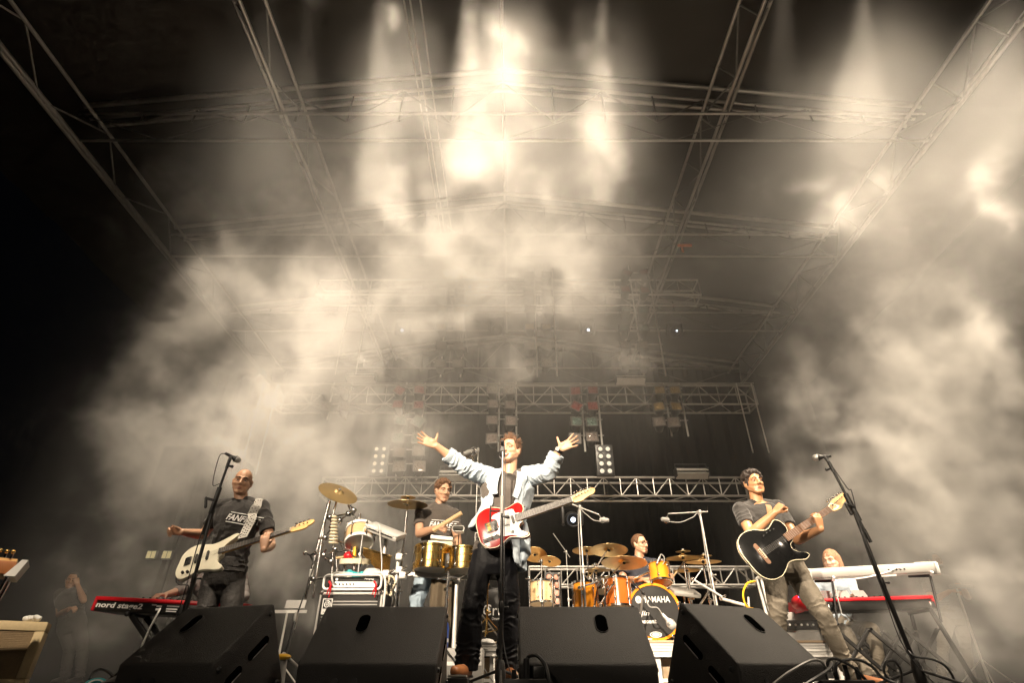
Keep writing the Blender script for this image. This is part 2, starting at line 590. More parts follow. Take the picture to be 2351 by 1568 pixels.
# purlin trusses running back under the roof
PX = [-6.85, -3.55, -1.3, 3.6, 6.85]
PN = ["outermost roof truss running back on the side of the bassist", "roof truss running back above the bassist", "roof truss running back above the percussionist",
      "roof truss running back above the guitarist", "outermost roof truss running back above the silver keyboard"]
for i, (x, lab) in enumerate(zip(PX, PN)):
    x += XC
    z = roofz(x) - 0.42
    L = Lat("roof_purlin_truss", lab, "truss", "roof trusses running to the rear")
    big = i in (0, 4)
    w = 0.30 if big else (0.22 if i != 2 else 0.12)
    y0, y1 = 2.2, 14.2
    C = [V((x - w, y0, z + w * 0.5)), V((x + w, y0, z + w * 0.5)), V((x, y0, z - w * 0.9))]
    if big: C.append(V((x + 0.03, y0, z - w * 0.9 + 0.05)))
    dv = V((0, y1 - y0, 0))
    for c in C:
        L.chord(c, c + dv, 0.014 if i == 2 else 0.030)
    if i != 2:
        zig(L, C[0], C[0] + dv, C[2], C[2] + dv, 13, 0.016)
        zig(L, C[1], C[1] + dv, C[2], C[2] + dv, 13, 0.016, False)
L = Lat("ridge_pole", "single thin ridge tube under the peak of the canopy", "tube")
L.chord(V((XC, 2.2, HA + 0.06)), V((XC, 14.2, HA + 0.06)), 0.025)
# canopy: two sagging slopes with cross wrinkles
def canopy():
    vs, fs = [], []
    nx, ny = 60, 96
    for j in range(ny + 1):
        y = 1.6 + (15.4 - 1.6) * j / ny
        for i in range(nx + 1):
            x = -9.2 + 18.4 * i / nx
            ax = abs(x - XC)
            z = roofz(x) + 0.16
            sag = 0.05 * math.sin((y - 5.55) / 2.82 * math.pi) ** 2
            z += -sag + 0.035 * noise.noise(V((x * 0.35, y * 3.2, 0.3))) + 0.02 * noise.noise(V((x * 0.8, y * 7.0, 4.3)))
            vs.append((x, y, z))
    for j in range(ny):
        for i in range(nx):
            a = j * (nx + 1) + i
            fs.append((a, a + 1, a + nx + 2, a + nx + 1))
    mb = MB()
    mb.add(vs, fs)
    return mb.build("roof_canopy", MT['canopy'], None, True, False)
tag(canopy(), "dark wrinkled fabric canopy stretched over the roof trusses", "canopy")

# box lighting trusses at the rear
def box_truss(lab, x0, x1, y, z, w, n, name="lighting_truss", r=0.022):
    L = Lat(name, lab, "truss", "lighting trusses at the rear")
    c = [V((0, dy, dz)) for dy in (-w / 2, w / 2) for dz in (-w / 2, w / 2)]
    A, B = V((x0, y, z)), V((x1, y, z))
    for k in c:
        L.chord(A + k, B + k, r, 'aluw' if z > 6.5 else 'alu')  # top truss takes brighter metal: its wash light is put into the colour
    zig(L, A + c[0], B + c[0], A + c[1], B + c[1], n, 0.011)
    zig(L, A + c[0], B + c[0], A + c[2], B + c[2], n, 0.009, False)
    for e in (A, B):
        for p, q in ((0, 1), (1, 3), (3, 2), (2, 0)):
            L.brace(e + c[p], e + c[q], 0.018)
    return L
RY = 10.6
def zat(py, Y=RY): return at(1175, py, Y).z
def xat(px, py, Y=RY): return at(px, py, Y).x
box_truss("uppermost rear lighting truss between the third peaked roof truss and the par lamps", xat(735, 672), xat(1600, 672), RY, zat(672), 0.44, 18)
box_truss("middle rear lighting truss crossing the red gel lamps", xat(640, 917), xat(1725, 917), RY, zat(917), 0.44, 26)
box_truss("lower rear lighting truss crossing behind the percussionist and the singer's elbow", xat(745, 1124), xat(1722, 1124), RY, zat(1124), 0.36, 26)
box_truss("low rear truss crossing behind the seated drummer", xat(1215, 1326), xat(1722, 1326), RY, zat(1326), 0.30, 14)
L = Lat("drape_pipe", "thin double pipe just above the middle rear lighting truss", "pipe")
for py in (880, 887):
    L.chord(V((xat(790, py, 10.9), 10.9, zat(py, 10.9))), V((xat(1730, py, 10.9), 10.9, zat(py, 10.9))), 0.012)
# ------------------------------------------------------------------ smoke
SMOKE = [  # photo x, photo y, distance, half width px, half height px, depth m, weight
    # columns under the lamps
    (930, 340, 4.5, 85, 220, 0.5, 0.75), (1085, 150, 3.98, 75, 190, 0.4, 0.8), (1110, 390, 4.8, 130, 140, 0.6, 0.85),
    (1378, 170, 3.98, 55, 220, 0.35, 0.66), (1390, 340, 4.6, 120, 130, 0.5, 0.75), (885, 40, 3.6, 34, 70, 0.25, 1.1),
    (1950, 470, 5.1, 170, 130, 0.7, 0.62), (2300, 430, 5.0, 110, 200, 0.6, 0.25), (702, 10, 3.55, 34, 60, 0.3, 0.9),
    # big central bank
    (1090, 560, 7.0, 260, 110, 1.3, 0.9), (1330, 590, 7.2, 190, 120, 1.2, 0.7), (1180, 680, 7.8, 330, 100, 1.2, 0.48), (900, 660, 7.4, 200, 120, 1.2, 0.75),
    # left bank with curled upper edge
    (720, 430, 6.4, 90, 140, 0.8, 0.75), (590, 580, 6.6, 160, 100, 0.9, 0.85), (420, 470, 6.2, 100, 80, 0.7, 0.5), (500, 740, 7.0, 200, 120, 1.1, 0.85),
    (650, 900, 7.4, 230, 130, 1.2, 0.85), (430, 980, 7.4, 190, 130, 1.1, 0.75), (640, 1090, 7.8, 180, 130, 1.0, 0.85), (330, 1190, 7.8, 200, 140, 1.0, 0.48),
    (700, 1260, 7.6, 140, 150, 0.8, 0.6), (230, 1420, 6.6, 150, 120, 0.6, 0.38),
    # centre low haze
    (1150, 830, 8.4, 400, 80, 1.0, 0.40), (1000, 1020, 8.8, 150, 80, 0.9, 0.42),
    # right bank
    (2000, 560, 6.6, 150, 110, 1.0, 0.55), (2130, 740, 6.8, 170, 120, 1.0, 0.95), (2150, 900, 7.0, 240, 130, 1.1, 1.15), (2080, 1080, 7.2, 220, 120, 1.1, 1.1),
    (2240, 1150, 7.1, 190, 150, 1.0, 0.85), (1960, 1180, 7.8, 170, 100, 1.0, 0.6), (2160, 1290, 6.9, 200, 110, 0.5, 0.6), (2180, 1430, 6.7, 220, 120, 0.5, 0.55), (2050, 1500, 6.0, 160, 80, 0.5, 0.6),
    (1890, 690, 8.0, 110, 100, 0.9, 0.45), (1880, 830, 8.2, 90, 90, 0.8, 0.42),
]
VEIL = [(1175, 690, 8.4, 520, 220, 1.2, 0.16), (620, 950, 7.8, 300, 300, 1.1, 0.15), (2150, 1050, 7.6, 260, 380, 1.0, 0.14), (1175, 1000, 9.2, 450, 180, 0.7, 0.012),
        (880, 1150, 8.4, 220, 220, 0.8, 0.14), (2080, 240, 4.4, 300, 380, 0.7, 0.13), (1150, 220, 4.3, 380, 380, 0.6, 0.15), (1150, 540, 5.2, 420, 240, 0.7, 0.13), (1150, 800, 6.0, 400, 220, 0.7, 0.05), (2080, 600, 5.2, 280, 260, 0.7, 0.09), (170, 950, 7.2, 260, 420, 1.0, 0.035), (1850, 1000, 8.6, 200, 300, 0.8, 0.012), (2200, 1400, 6.8, 240, 160, 0.6, 0.16), (250, 1400, 7.4, 260, 200, 0.7, 0.10)]
SM_K, SM_HAZE = 1.05, 0.002
def make_smoke():
    vol = bpy.data.volumes.new("smoke")
    o = bpy.data.objects.new("smoke", vol)
    COL.objects.link(o)
    tag(o, None, None, None, 'stuff')
    m = bpy.data.materials.new("stage_smoke")
    m.use_nodes = True
    nt = m.node_tree
    nt.nodes.clear()
    out = nt.nodes.new("ShaderNodeOutputMaterial")
    pv = nt.nodes.new("ShaderNodeVolumePrincipled")
    pv.inputs["Color"].default_value = (0.96, 0.94, 0.90, 1)
    pv.inputs["Density"].default_value = 1.0
    pv.inputs["Anisotropy"].default_value = 0.0
    nt.links.new(pv.outputs[0], out.inputs["Volume"])
    g = bpy.data.node_groups.new("smoke_field", 'GeometryNodeTree')
    g.interface.new_socket("Geometry", in_out='OUTPUT', socket_type='NodeSocketGeometry')
    N, Lk = g.nodes, g.links
    gout = N.new("NodeGroupOutput")
    pos = N.new("GeometryNodeInputPosition").outputs[0]
    def vm(op, a, b=None, c=None):
        n = N.new("ShaderNodeVectorMath")
        n.operation = op
        for i, x in enumerate((a, b, c)):
            if x is None: continue
            if isinstance(x, (tuple, Vector)): n.inputs[i].default_value = x
            else: Lk.new(x, n.inputs[i])
        return n.outputs["Value"] if op in ('DOT_PRODUCT', 'LENGTH') else n.outputs[0]
    def ma(op, a, b=None, c=None, clamp=False):
        n = N.new("ShaderNodeMath")
        n.operation = op
        n.use_clamp = clamp
        for i, x in enumerate((a, b, c)):
            if x is None: continue
            if isinstance(x, (int, float)): n.inputs[i].default_value = x
            else: Lk.new(x, n.inputs[i])
        return n.outputs[0]
    def nz(vec, scale, detail, rough, dist=0.0, col=False):
        n = N.new("ShaderNodeTexNoise")
        n.inputs["Scale"].default_value = scale
        n.inputs["Detail"].default_value = detail
        n.inputs["Roughness"].default_value = rough
        n.inputs["Distortion"].default_value = dist
        Lk.new(vec, n.inputs["Vector"])
        return n.outputs["Color"] if col else n.outputs["Fac"]
    def sstep(x, lo, hi):
        n = N.new("ShaderNodeMapRange")
        n.interpolation_type = 'SMOOTHSTEP'
        Lk.new(x, n.inputs[0])
        n.inputs[1].default_value = lo
        n.inputs[2].default_value = hi
        return n.outputs[0]
    w1 = vm('SUBTRACT', nz(pos, 0.55, 4, 0.55, 0, True), (0.5, 0.5, 0.5))
    P = vm('MULTIPLY_ADD', w1, (2.1, 1.6, 1.9), pos)
    acc = None
    for px, py, Y, rx, ry, rd, w in SMOKE:
        c = at(px, py, Y)
        k = mpp(px, py, Y)
        R = V((rx * k, rd * .75, ry * k))
        q = vm('MULTIPLY_ADD', P, V((1 / R.x, 1 / R.y, 1 / R.z)), V((-c.x / R.x, -c.y / R.y, -c.z / R.z)))
        e = ma('EXPONENT', ma('MULTIPLY', vm('DOT_PRODUCT', q, q), -1.0))
        acc = ma('MULTIPLY', e, w) if acc is None else ma('MULTIPLY_ADD', e, w, acc)
    w2 = vm('SUBTRACT', nz(pos, 1.25, 5, 0.55, 0, True), (0.5, 0.5, 0.5))
    P2 = vm('MULTIPLY_ADD', w2, (1.3, 0.9, 1.3), pos)
    n1 = nz(P2, 0.95, 9, 0.60)
    n2 = nz(P2, 2.4, 7, 0.68)
    # the noise eats into the banks, so their edges curl
    er = ma('MULTIPLY_ADD', ma('SUBTRACT', n1, 0.5), 3.5, acc)
    body = sstep(er, 0.25, 1.10)
    fb2 = ma('MULTIPLY_ADD', sstep(n2, 0.38, 0.62), 1.35, 0.22)
    dens = ma('MULTIPLY', ma('MULTIPLY', body, sstep(acc, 0.02, 0.35)), ma('MULTIPLY', fb2, SM_K))
    vacc = None
    for px, py, Y, rx, ry, rd, w in VEIL:
        c = at(px, py, Y)
        k = mpp(px, py, Y)
        R = V((rx * k, rd, ry * k))
        q = vm('MULTIPLY_ADD', P, V((1 / R.x, 1 / R.y, 1 / R.z)), V((-c.x / R.x, -c.y / R.y, -c.z / R.z)))
        e = ma('EXPONENT', ma('MULTIPLY', vm('DOT_PRODUCT', q, q), -1.0))
        vacc = ma('MULTIPLY', e, w) if vacc is None else ma('MULTIPLY_ADD', e, w, vacc)
    dens = ma('ADD', dens, ma('MULTIPLY', vacc, ma('MULTIPLY_ADD', n1, 1.6, 0.2)))
    hz = ma('MULTIPLY', sstep(n1, 0.25, 0.8), SM_HAZE)
    dens = ma('ADD', dens, hz)
    lo, hi = V((-8.4, 2.5, -0.35)), V((8.4, 12.2, 8.7))
    # fade to nothing at the walls of the domain
    sx = N.new("ShaderNodeSeparateXYZ")
    Lk.new(pos, sx.inputs[0])
    for i, (a, b, f) in enumerate(((lo.x, hi.x, 1.5), (lo.y, hi.y, 0.8), (lo.z, hi.z, 0.5))):
        dens = ma('MULTIPLY', dens, sstep(sx.outputs[i], a, a + f))
        dens = ma('MULTIPLY', dens, ma('SUBTRACT', 1.0, sstep(sx.outputs[i], b - f, b)))
    dens = ma('MULTIPLY', dens, ma('GREATER_THAN', dens, 0.0012))
    vc = N.new("GeometryNodeVolumeCube")
    Lk.new(dens, vc.inputs["Density"])
    vc.inputs["Min"].default_value = lo
    vc.inputs["Max"].default_value = hi
    vx = 0.06
    vc.inputs["Resolution X"].default_value = int((hi.x - lo.x) / vx)
    vc.inputs["Resolution Y"].default_value = int((hi.y - lo.y) / vx)
    vc.inputs["Resolution Z"].default_value = int((hi.z - lo.z) / vx)
    sm = N.new("GeometryNodeSetMaterial")
    sm.inputs["Material"].default_value = m
    Lk.new(vc.outputs[0], sm.inputs[0])
    Lk.new(sm.outputs[0], gout.inputs[0])
    vol.materials.append(m)
    md = o.modifiers.new("field", 'NODES')
    md.node_group = g
    return o
NOSMOKE=0
if not NOSMOKE: make_smoke()
# ================================================================== stage gear
def closed_spline(pts, n=5):
    P = [V((x, y, 0)) for x, y in pts]
    m = len(P)
    out = []
    for i in range(m):
        a, b, c, d = P[i - 1], P[i], P[(i + 1) % m], P[(i + 2) % m]
        for k in range(n):
            t = k / n
            q = 0.5 * ((2 * b) + (c - a) * t + (2 * a - 5 * b + 4 * c - d) * t * t + (3 * b - a - 3 * c + d) * t ** 3)
            out.append((q.x, q.y))
    return out
def pill(w, h, n=8):
    """upright rounded slot outline"""
    r = w / 2
    out = []
    for k in range(n + 1):
        t = math.pi * k / n
        out.append((r * math.cos(t), h / 2 - r + r * math.sin(t)))
    for k in range(n + 1):
        t = math.pi + math.pi * k / n
        out.append((r * math.cos(t), -h / 2 + r + r * math.sin(t)))
    return out
def rrect(w, h, r, n=4):
    out = []
    for cx, cy_, a0 in ((w / 2 - r, h / 2 - r, 0), (-w / 2 + r, h / 2 - r, 90), (-w / 2 + r, -h / 2 + r, 180), (w / 2 - r, -h / 2 + r, 270)):
        for k in range(n + 1):
            t = math.radians(a0 + 90 * k / n)
            out.append((cx + r * math.cos(t), cy_ + r * math.sin(t)))
    return out

# ------------------------------------------------------------------ floor monitors
def wedge(left, right, label, slot_t=0.4, light=False):
    """left / right: floor points of the rear face, seen from the audience"""
    A, B = V(left), V(right)
    ux = (B - A).normalized()
    uy = V((-ux.y, ux.x, 0))
    w = (B - A).length
    uz = V((0, 0, 1))
    t = thing("floor_monitor", label, "stage monitor", (A + B) / 2, "floor monitors along the stage front")
    prof = [(0, 0), (-0.005, 0.125), (0.30, 0.405), (0.325, 0.408), (0.50, 0.06), (0.49, 0)]
    bm = bmesh.new()
    for e in (0, 1):
        [bm.verts.new(A + ux * (w * e) + uy * y + uz * z) for y, z in prof]
    bm.verts.ensure_lookup_table()
    n = len(prof)
    bm.faces.new([bm.verts[i] for i in range(n)])
    bm.faces.new([bm.verts[n + i] for i in reversed(range(n))])
    for i in range(n):
        bm.faces.new([bm.verts[i], bm.verts[n + i], bm.verts[n + (i + 1) % n], bm.verts[(i + 1) % n]])
    bmesh.ops.recalc_face_normals(bm, faces=bm.faces[:])
    bmesh.ops.bevel(bm, geom=bm.edges[:], offset=0.012, segments=3, affect='EDGES', profile=0.5)
    bm.verts.index_update()
    mb = MB()
    mb.add([v.co.copy() for v in bm.verts], [tuple(v.index for v in f.verts) for f in bm.faces])
    bm.free()
    mb.build("cabinet", MT['carpet'], t)
    # hand slot in the sloping rear panel: a near-black plate for its inner shade
    dn = (uy * 0.305 + uz * 0.28).normalized()
    nn = ux.cross(dn)
    if nn.z < 0: nn = -nn
    c = A + ux * (w * slot_t) + uy * 0.20 + uz * 0.3135
    ol = pill(0.065, 0.135)
    MB().prism(ol, c + nn * -0.001, ux, dn, nn, 0.0035).build("hand_slot_shade", MT['slotshade'], t, False)
    MB().tube([c + ux * x + dn * y + nn * 0.003 for x, y in ol + ol[:1]], 0.0026, 5).build("slot_rim", MT['carpet'], t)
    # rear panel details in the lower vertical face
    for k in (0.28, 0.42):
        MB().cyl(A + ux * (w * k) + uz * 0.055 + uy * 0.002, A + ux * (w * k) + uz * 0.055 - uy * 0.006, 0.014, None, 14).build("socket", MT['plast'], t)
    # side panels: slanted slots as near-black plates of shade, steel edge, rubber feet
    for e, sx in ((0, -1), (1, 1)):
        base = A + ux * (w * e)
        nx = ux * sx
        sd = (uy * 0.55 + uz * 0.5).normalized()
        pn = sd.cross(nx).normalized()
        for cy_, cz, hh in ((0.27, 0.20, 0.15), (0.14, 0.075, 0.11)):
            c = base + uy * cy_ + uz * cz + nx * -0.001
            MB().prism(pill(0.038, hh), c, pn, sd, nx, 0.0035).build("side_slot_shade", MT['slotshade'], t, False)
            MB().tube([c + pn * 0.019 * (1 if pn.z < 0 else -1) + sd * k + nx * 0.003 for k in (-hh * 0.36, -hh * 0.1, hh * 0.1, hh * 0.36)], 0.003, 5).build("slot_edge", MT['steel'], t)
        for cy_, cz in ((0.305, 0.36), (0.04, 0.10), (0.455, 0.05)):
            MB().lathe([(0.0, 0.011), (0.009, 0.010), (0.013, 0.004), (0.014, 0)], base + uy * cy_ + uz * cz + nx * 0.0, nx, 12).build("rubber_foot", MT['plast'], t)
    # front grille facing the player
    a = A + uy * 0.337 + uz * 0.392
    b = A + uy * 0.49 + uz * 0.085
    dd = (b - a).normalized()
    MB().box(A + ux * (w / 2) + (a + b) / 2 - A, (w - 0.06, 0.012, (b - a).length - 0.04), Matrix((ux, dd.cross(ux), dd)).transposed()).build("grille", MT['black'], t, False)
    return t
wedge((-1.95, 3.15, 0), (-1.39, 2.95, 0), "black floor monitor turned sideways in front of the bassist", 0.30)
wedge((-1.03, 3.05, 0), (-0.36, 3.05, 0), "black floor monitor left of the singer, in front of the bass amplifier", 0.36)
wedge((0.035, 3.05, 0), (0.70, 3.05, 0), "black floor monitor right of the singer, in front of the drum kit", 0.66)
wedge((1.03, 2.90, 0), (1.55, 3.16, 0), "grey lit floor monitor turned sideways in front of the guitarist", 0.66)

# ------------------------------------------------------------------ risers
def riser(name, label, x0, x1, y0, y1, z, legs):
    t = thing(name, label, "riser", ((x0 + x1) / 2, (y0 + y1) / 2, 0))
    MB().rbox(((x0 + x1) / 2, (y0 + y1) / 2 + 0.01, z - 0.011), (x1 - x0 - 0.02, y1 - y0 - 0.02, 0.022), 0.003).build("deck_board", MT['riser'], t, False)
    # ribbed aluminium edge profile
    for dz, h, d in ((-0.040, 0.016, 0.012), (-0.062, 0.022, 0.004), (-0.088, 0.022, 0.014), (-0.112, 0.018, 0.006), (-0.136, 0.022, 0.012)):
        MB().box(((x0 + x1) / 2, y0 - d + 0.012, z + dz), (x1 - x0, 0.024, h)).build("edge_rib", MT['aluw'], t, False)
    MB().box(((x0 + x1) / 2, y0 + 0.03, z - 0.085), (x1 - x0, 0.02, 0.12)).build("edge_beam", MT['alu'], t, False)
    for lx in legs:
        MB().box((lx, y0 + 0.06, (z - 0.15) / 2), (0.055, 0.055, z - 0.15)).build("leg", MT['aluw'], t, False)
    MB().box(((x0 + x1) / 2, y0 + 0.05, 0.055), (x1 - x0, 0.03, 0.03)).build("lower_rail", MT['aluw'], t, False)
    MB().box(((x0 + x1) / 2, y0 + 0.20, (z - 0.15) / 2), (x1 - x0 - 0.1, 0.015, z - 0.16)).build("skirt", MT['riser'], t, False)
    return t
RZ = 0.40
riser("drum_riser", "low drum riser with ribbed aluminium edge under the orange drum kit", 0.75, 3.3, 6.25, 8.4, RZ, (0.8, 1.45, 2.1, 2.75, 3.25))
riser("drum_riser", "low riser with pale front board behind the singer's legs under the second drum kit", -0.75, 0.70, 7.0, 9.2, 0.43, (-0.7, -0.22, 0.2, 0.64))

# ------------------------------------------------------------------ guitars
TELE = [(-.105, 0), (-.098, .09), (-.06, .143), (0, .16), (.06, .148), (.115, .118), (.155, .108), (.195, .118), (.235, .128), (.266, .112), (.276, .07),
        (.262, .036), (.245, .028), (.245, -.028), (.215, -.046), (.203, -.075), (.222, -.108), (.258, -.130), (.262, -.150), (.222, -.157), (.16, -.130),
        (.11, -.122), (.06, -.145), (0, -.16), (-.06, -.143), (-.098, -.09)]
JAZZ = [(-.098, .02), (-.086, .10), (-.04, .155), (.03, .172), (.10, .152), (.16, .128), (.22, .128), (.29, .150), (.36, .172), (.392, .158), (.375, .128),
        (.32, .095), (.287, .06), (.277, .03), (.277, -.03), (.252, -.055), (.247, -.09), (.272, -.13), (.300, -.165), (.285, -.188), (.24, -.184), (.17, -.152),
        (.10, -.136), (.04, -.155), (-.02, -.172), (-.07, -.15), (-.104, -.08)]
ACOU = [(-.125, 0), (-.118, .10), (-.075, .165), (0, .185), (.07, .165), (.125, .128), (.165, .118), (.205, .130), (.245, .145), (.276, .125), (.288, .075),
        (.275, .036), (.262, .030), (.262, -.030), (.222, -.048), (.208, -.080), (.232, -.122), (.272, -.150), (.276, -.172), (.232, -.180), (.165, -.148),
        (.115, -.140), (.065, -.165), (0, -.185), (-.075, -.165), (-.118, -.10)]
def smoothplate(mb, outline, O, ux, uy, nf, z0, z1, bev=0.008):
    """a body slab with rounded edges"""
    n = len(outline)
    cx = sum(p[0] for p in outline) / n
    cy_ = sum(p[1] for p in outline) / n
    rings = []
    for z, k in ((z0, bev), (z0 + bev * 0.3, bev * 0.3), (z0 + bev, 0), (z1 - bev, 0), (z1 - bev * 0.3, bev * 0.3), (z1, bev)):
        ring = []
        for i, (x, y) in enumerate(outline):
            x0, y0 = outline[i - 1]
            x2, y2 = outline[(i + 1) % n]
            tx, ty = x2 - x0, y2 - y0
            l = math.hypot(tx, ty) or 1
            ring.append(V(O) + ux * (x - k * (-ty) / l * orient) + uy * (y - k * tx / l * orient) + nf * z if False else
                        V(O) + ux * (x + (cx - x) * k * 6) + uy * (y + (cy_ - y) * k * 6) + nf * z)
        rings.append(ring)
    vs = [p for r in rings for p in r]
    fs = []
    for j in range(len(rings) - 1):
        for i in range(n):
            a, b = j * n + i, j * n + (i + 1) % n
            fs.append((a, b, b + n, a + n))
    fs += [tuple(reversed(range(n))), tuple(range((len(rings) - 1) * n, len(rings) * n))]
    mb.add(vs, fs)
    return mb
def guitar(kind, label, cat, O, Nn, nf, L=0.648):
    """O: bridge, Nn: nut (world), nf: rough direction the face looks"""
    O, Nn = V(O), V(Nn)
    ux = (Nn - O).normalized()
    nf = (V(nf) - ux * V(nf).dot(ux)).normalized()
    uy = nf.cross(ux)
    k = (Nn - O).length / L
    t = thing({"tele": "electric_guitar", "bass": "bass_guitar", "acou": "acoustic_electric_guitar"}[kind], label, cat, O)
    ux, uy, nz = ux * k, uy * k, nf * k
    def P(x, y, z=0.0): return O + ux * x + uy * y + nz * z
    out = closed_spline({"tele": TELE, "bass": JAZZ, "acou": ACOU}[kind], 4)
    bodym = {"tele": MT['redwood'], "bass": MT['cream'], "acou": MT['gblack']}[kind]
    smoothplate(MB(), out, O, ux, uy, nz, -0.045, 0.0, 0.006).build("body", bodym, t)
    if kind != "bass":
        MB().tube([P(x * 0.992, y * 0.992, -0.003) for x, y in out + out[:1]], 0.0032 * k, 5).build("binding", MT['ivory'], t)
        MB().tube([P(x * 0.992, y * 0.992, -0.042) for x, y in out + out[:1]], 0.0032 * k, 5).build("binding", MT['ivory'], t)
    nb = {"tele": 0.195, "bass": 0.245, "acou": 0.215}[kind]      # where the fingerboard ends over the body
    w0, w1 = {"tele": (0.028, 0.0215), "bass": (0.031, 0.020), "acou": (0.028, 0.0215)}[kind]
    boardm = {"tele": MT['ebony'], "bass": MT['ebony'], "acou": MT['rosewood']}[kind]
    def slab(x0, x1, a0, a1, z0, z1):
        vs = [P(x0, -a0, z0), P(x0, a0, z0), P(x1, a1, z0), P(x1, -a1, z0), P(x0, -a0, z1), P(x0, a0, z1), P(x1, a1, z1), P(x1, -a1, z1)]
        return MB().add(vs, [(3, 2, 1, 0), (4, 5, 6, 7), (0, 1, 5, 4), (1, 2, 6, 5), (2, 3, 7, 6), (3, 0, 4, 7)])
    # neck with a rounded back
    st = []
    for x in (nb + 0.03, nb + 0.12, L - 0.05, L):
        a = w0 + (w1 - w0) * (x - nb) / (L - nb)
        st.append((P(x, 0, 0.001), uy * (a - 0.0005), nz * 0.017))
    MB().loft(st, 14, 2.4).build("neck", MT['maple'], t)
    fb = slab(nb, L - 0.003, w0, w1, 0.012, 0.019).build("fingerboard", boardm, t, False)
    fr = MB()
    nfr = 20 if kind == "bass" else 22
    for i in range(1, nfr + 1):
        x = L * 2 ** (-i / 12)
        if x < nb + 0.004: break
        a = w0 + (w1 - w0) * (x - nb) / (L - nb)
        MB().cyl(P(x, -a, 0.0195), P(x, a, 0.0195), 0.0012 * k, None, 5).build("fret", MT['steel' if kind == 'acou' else 'shademetal'], fb)
    slab(L - 0.003, L + 0.002, w1, w1, 0.012, 0.0225).build("nut", MT['ivory'], t, False)
    # head
    if kind == "bass":
        hd = [(0, .021), (.03, .030), (.06, .040), (.13, .046), (.185, .050), (.205, .040), (.206, .018), (.18, -.004), (.15, -.012), (.145, -.026), (.11, -.032), (.05, -.030), (0, -.021)]
    elif kind == "tele":
        hd = [(0, .0215), (.02, .027), (.05, .037), (.10, .040), (.165, .041), (.185, .033), (.187, .012), (.165, -.008), (.12, -.016), (.09, -.024), (.07, -.034), (.03, -.032), (0, -.0215)]
    else:
        hd = [(0, .0215), (.02, .030), (.06, .040), (.11, .043), (.165, .043), (.188, .034), (.19, .010), (.165, -.010), (.12, -.018), (.095, -.026), (.07, -.038), (.03, -.034), (0, -.0215)]
    ol = closed_spline(hd, 3)
    smoothplate(MB(), ol, P(L + 0.002, 0, 0.001), ux, uy, nz, -0.007, 0.010, 0.004).build("headstock", MT['maple'], t)
    npeg = 4 if kind == "bass" else 6
    ys = np.linspace(-0.75, 0.75, npeg)
    for i in range(npeg):
        hx = L + (0.045 + 0.036 * i if kind == "bass" else 0.032 + 0.0255 * i)
        hy = 0.012 if kind == "bass" else 0.012 + 0.002 * i
        big = 1.7 if kind == "bass" else 1.0
        tn = MB().cyl(P(hx, hy, 0.01), P(hx, hy, 0.024), 0.0045 * k * big, None, 10).build("tuner_post", MT['chrome'], t)
        MB().cyl(P(hx, hy + 0.02, -0.002), P(hx, 0.058 if kind == "bass" else 0.05, -0.002), 0.0025 * k * big, None, 6).build("shaft", MT['chrome'], tn)
        MB().ell(P(hx, 0.066 if kind == "bass" else 0.055, -0.002), (0.0095 * k * big, 0.004 * k * big, 0.0075 * k * big), rotmat(nz, uy), 10, 6).build("peg_button", MT['chrome'] if kind != "bass" else MT['black'], tn)
        sy0 = ys[i] * 0.027
        MB().tube([P(0.0, sy0, 0.017 if kind != "acou" else 0.012), P(L, ys[i] * 0.019, 0.0235), P(hx, hy, 0.018)], (0.0011 if kind == "bass" else 0.0007) * k, 4).build("string", MT['steel' if kind == 'acou' else 'shademetal'], t)
    # hardware
    def knob(x, y, r=0.009, h=0.018, m='chrome'):
        MB().lathe([(r, 0), (r, h * 0.8), (r * 0.8, h), (0, h)], P(x, y, 0), nz, 14).build("knob", MT[m], t)
    def plate(name, ol, x, y, z0, z1, m, ang=0.0):
        ca, sa = math.cos(ang), math.sin(ang)
        return MB().prism(ol, P(x, y, z0), ux * ca + uy * sa, uy * ca - ux * sa, nz, z1 - z0).build(name, MT[m], t, False)
    if kind == "tele":
        pg = [(.02, .062), (.05, .088), (.12, .090), (.19, .085), (.205, .045), (.24, .032), (.24, -.03), (.212, -.047), (.20, -.075), (.222, -.11), (.252, -.132),
              (.245, -.146), (.20, -.143), (.14, -.112), (.075, -.10), (.03, -.07), (.055, -.045), (.055, .04)]
        plate("pickguard", closed_spline(pg, 3), 0, 0, 0.0005, 0.003, 'white')
        plate("bridge_plate", rrect(.09, .080, .006), 0.005, 0.0, 0.0005, 0.006, 'chrome')
        for i in range(6):
            MB().box(P(-0.012, -0.026 + 0.0105 * i, 0.012), (0.026 * k, 0.007 * k, 0.008 * k), rotmat(uy, nz)).build("saddle", MT['gold'], t, False)
        plate("bridge_pickup", rrect(.024, .076, .008), 0.038, 0, 0.003, 0.014, 'black', -0.2)
        plate("neck_pickup", rrect(.022, .062, .010), 0.175, 0, 0.003, 0.016, 'black')
        plate("control_plate", rrect(.155, .034, .015), -0.005, -0.088, 0.0005, 0.003, 'black', 0.02)
        knob(-0.055, -0.09); knob(-0.01, -0.089); knob(0.042, -0.087, 0.005, 0.02)
        MB().cyl(P(-.105, 0, -.02), P(-.118, 0, -.02), .008 * k, None, 10).build("strap_button", MT['chrome'], t)
        MB().cyl(P(.272, .085, -.02), P(.29, .09, -.02), .008 * k, None, 10).build("strap_button", MT['chrome'], t)
    elif kind == "bass":
        plate("bridge_plate", rrect(.055, .085, .004), -0.015, 0, 0.0005, 0.006, 'chrome')
        for i in range(4):
            MB().box(P(-0.008, -0.03 + 0.02 * i, 0.012), (0.036 * k, 0.013 * k, 0.010 * k), rotmat(uy, nz)).build("saddle", MT['black'], t, False)
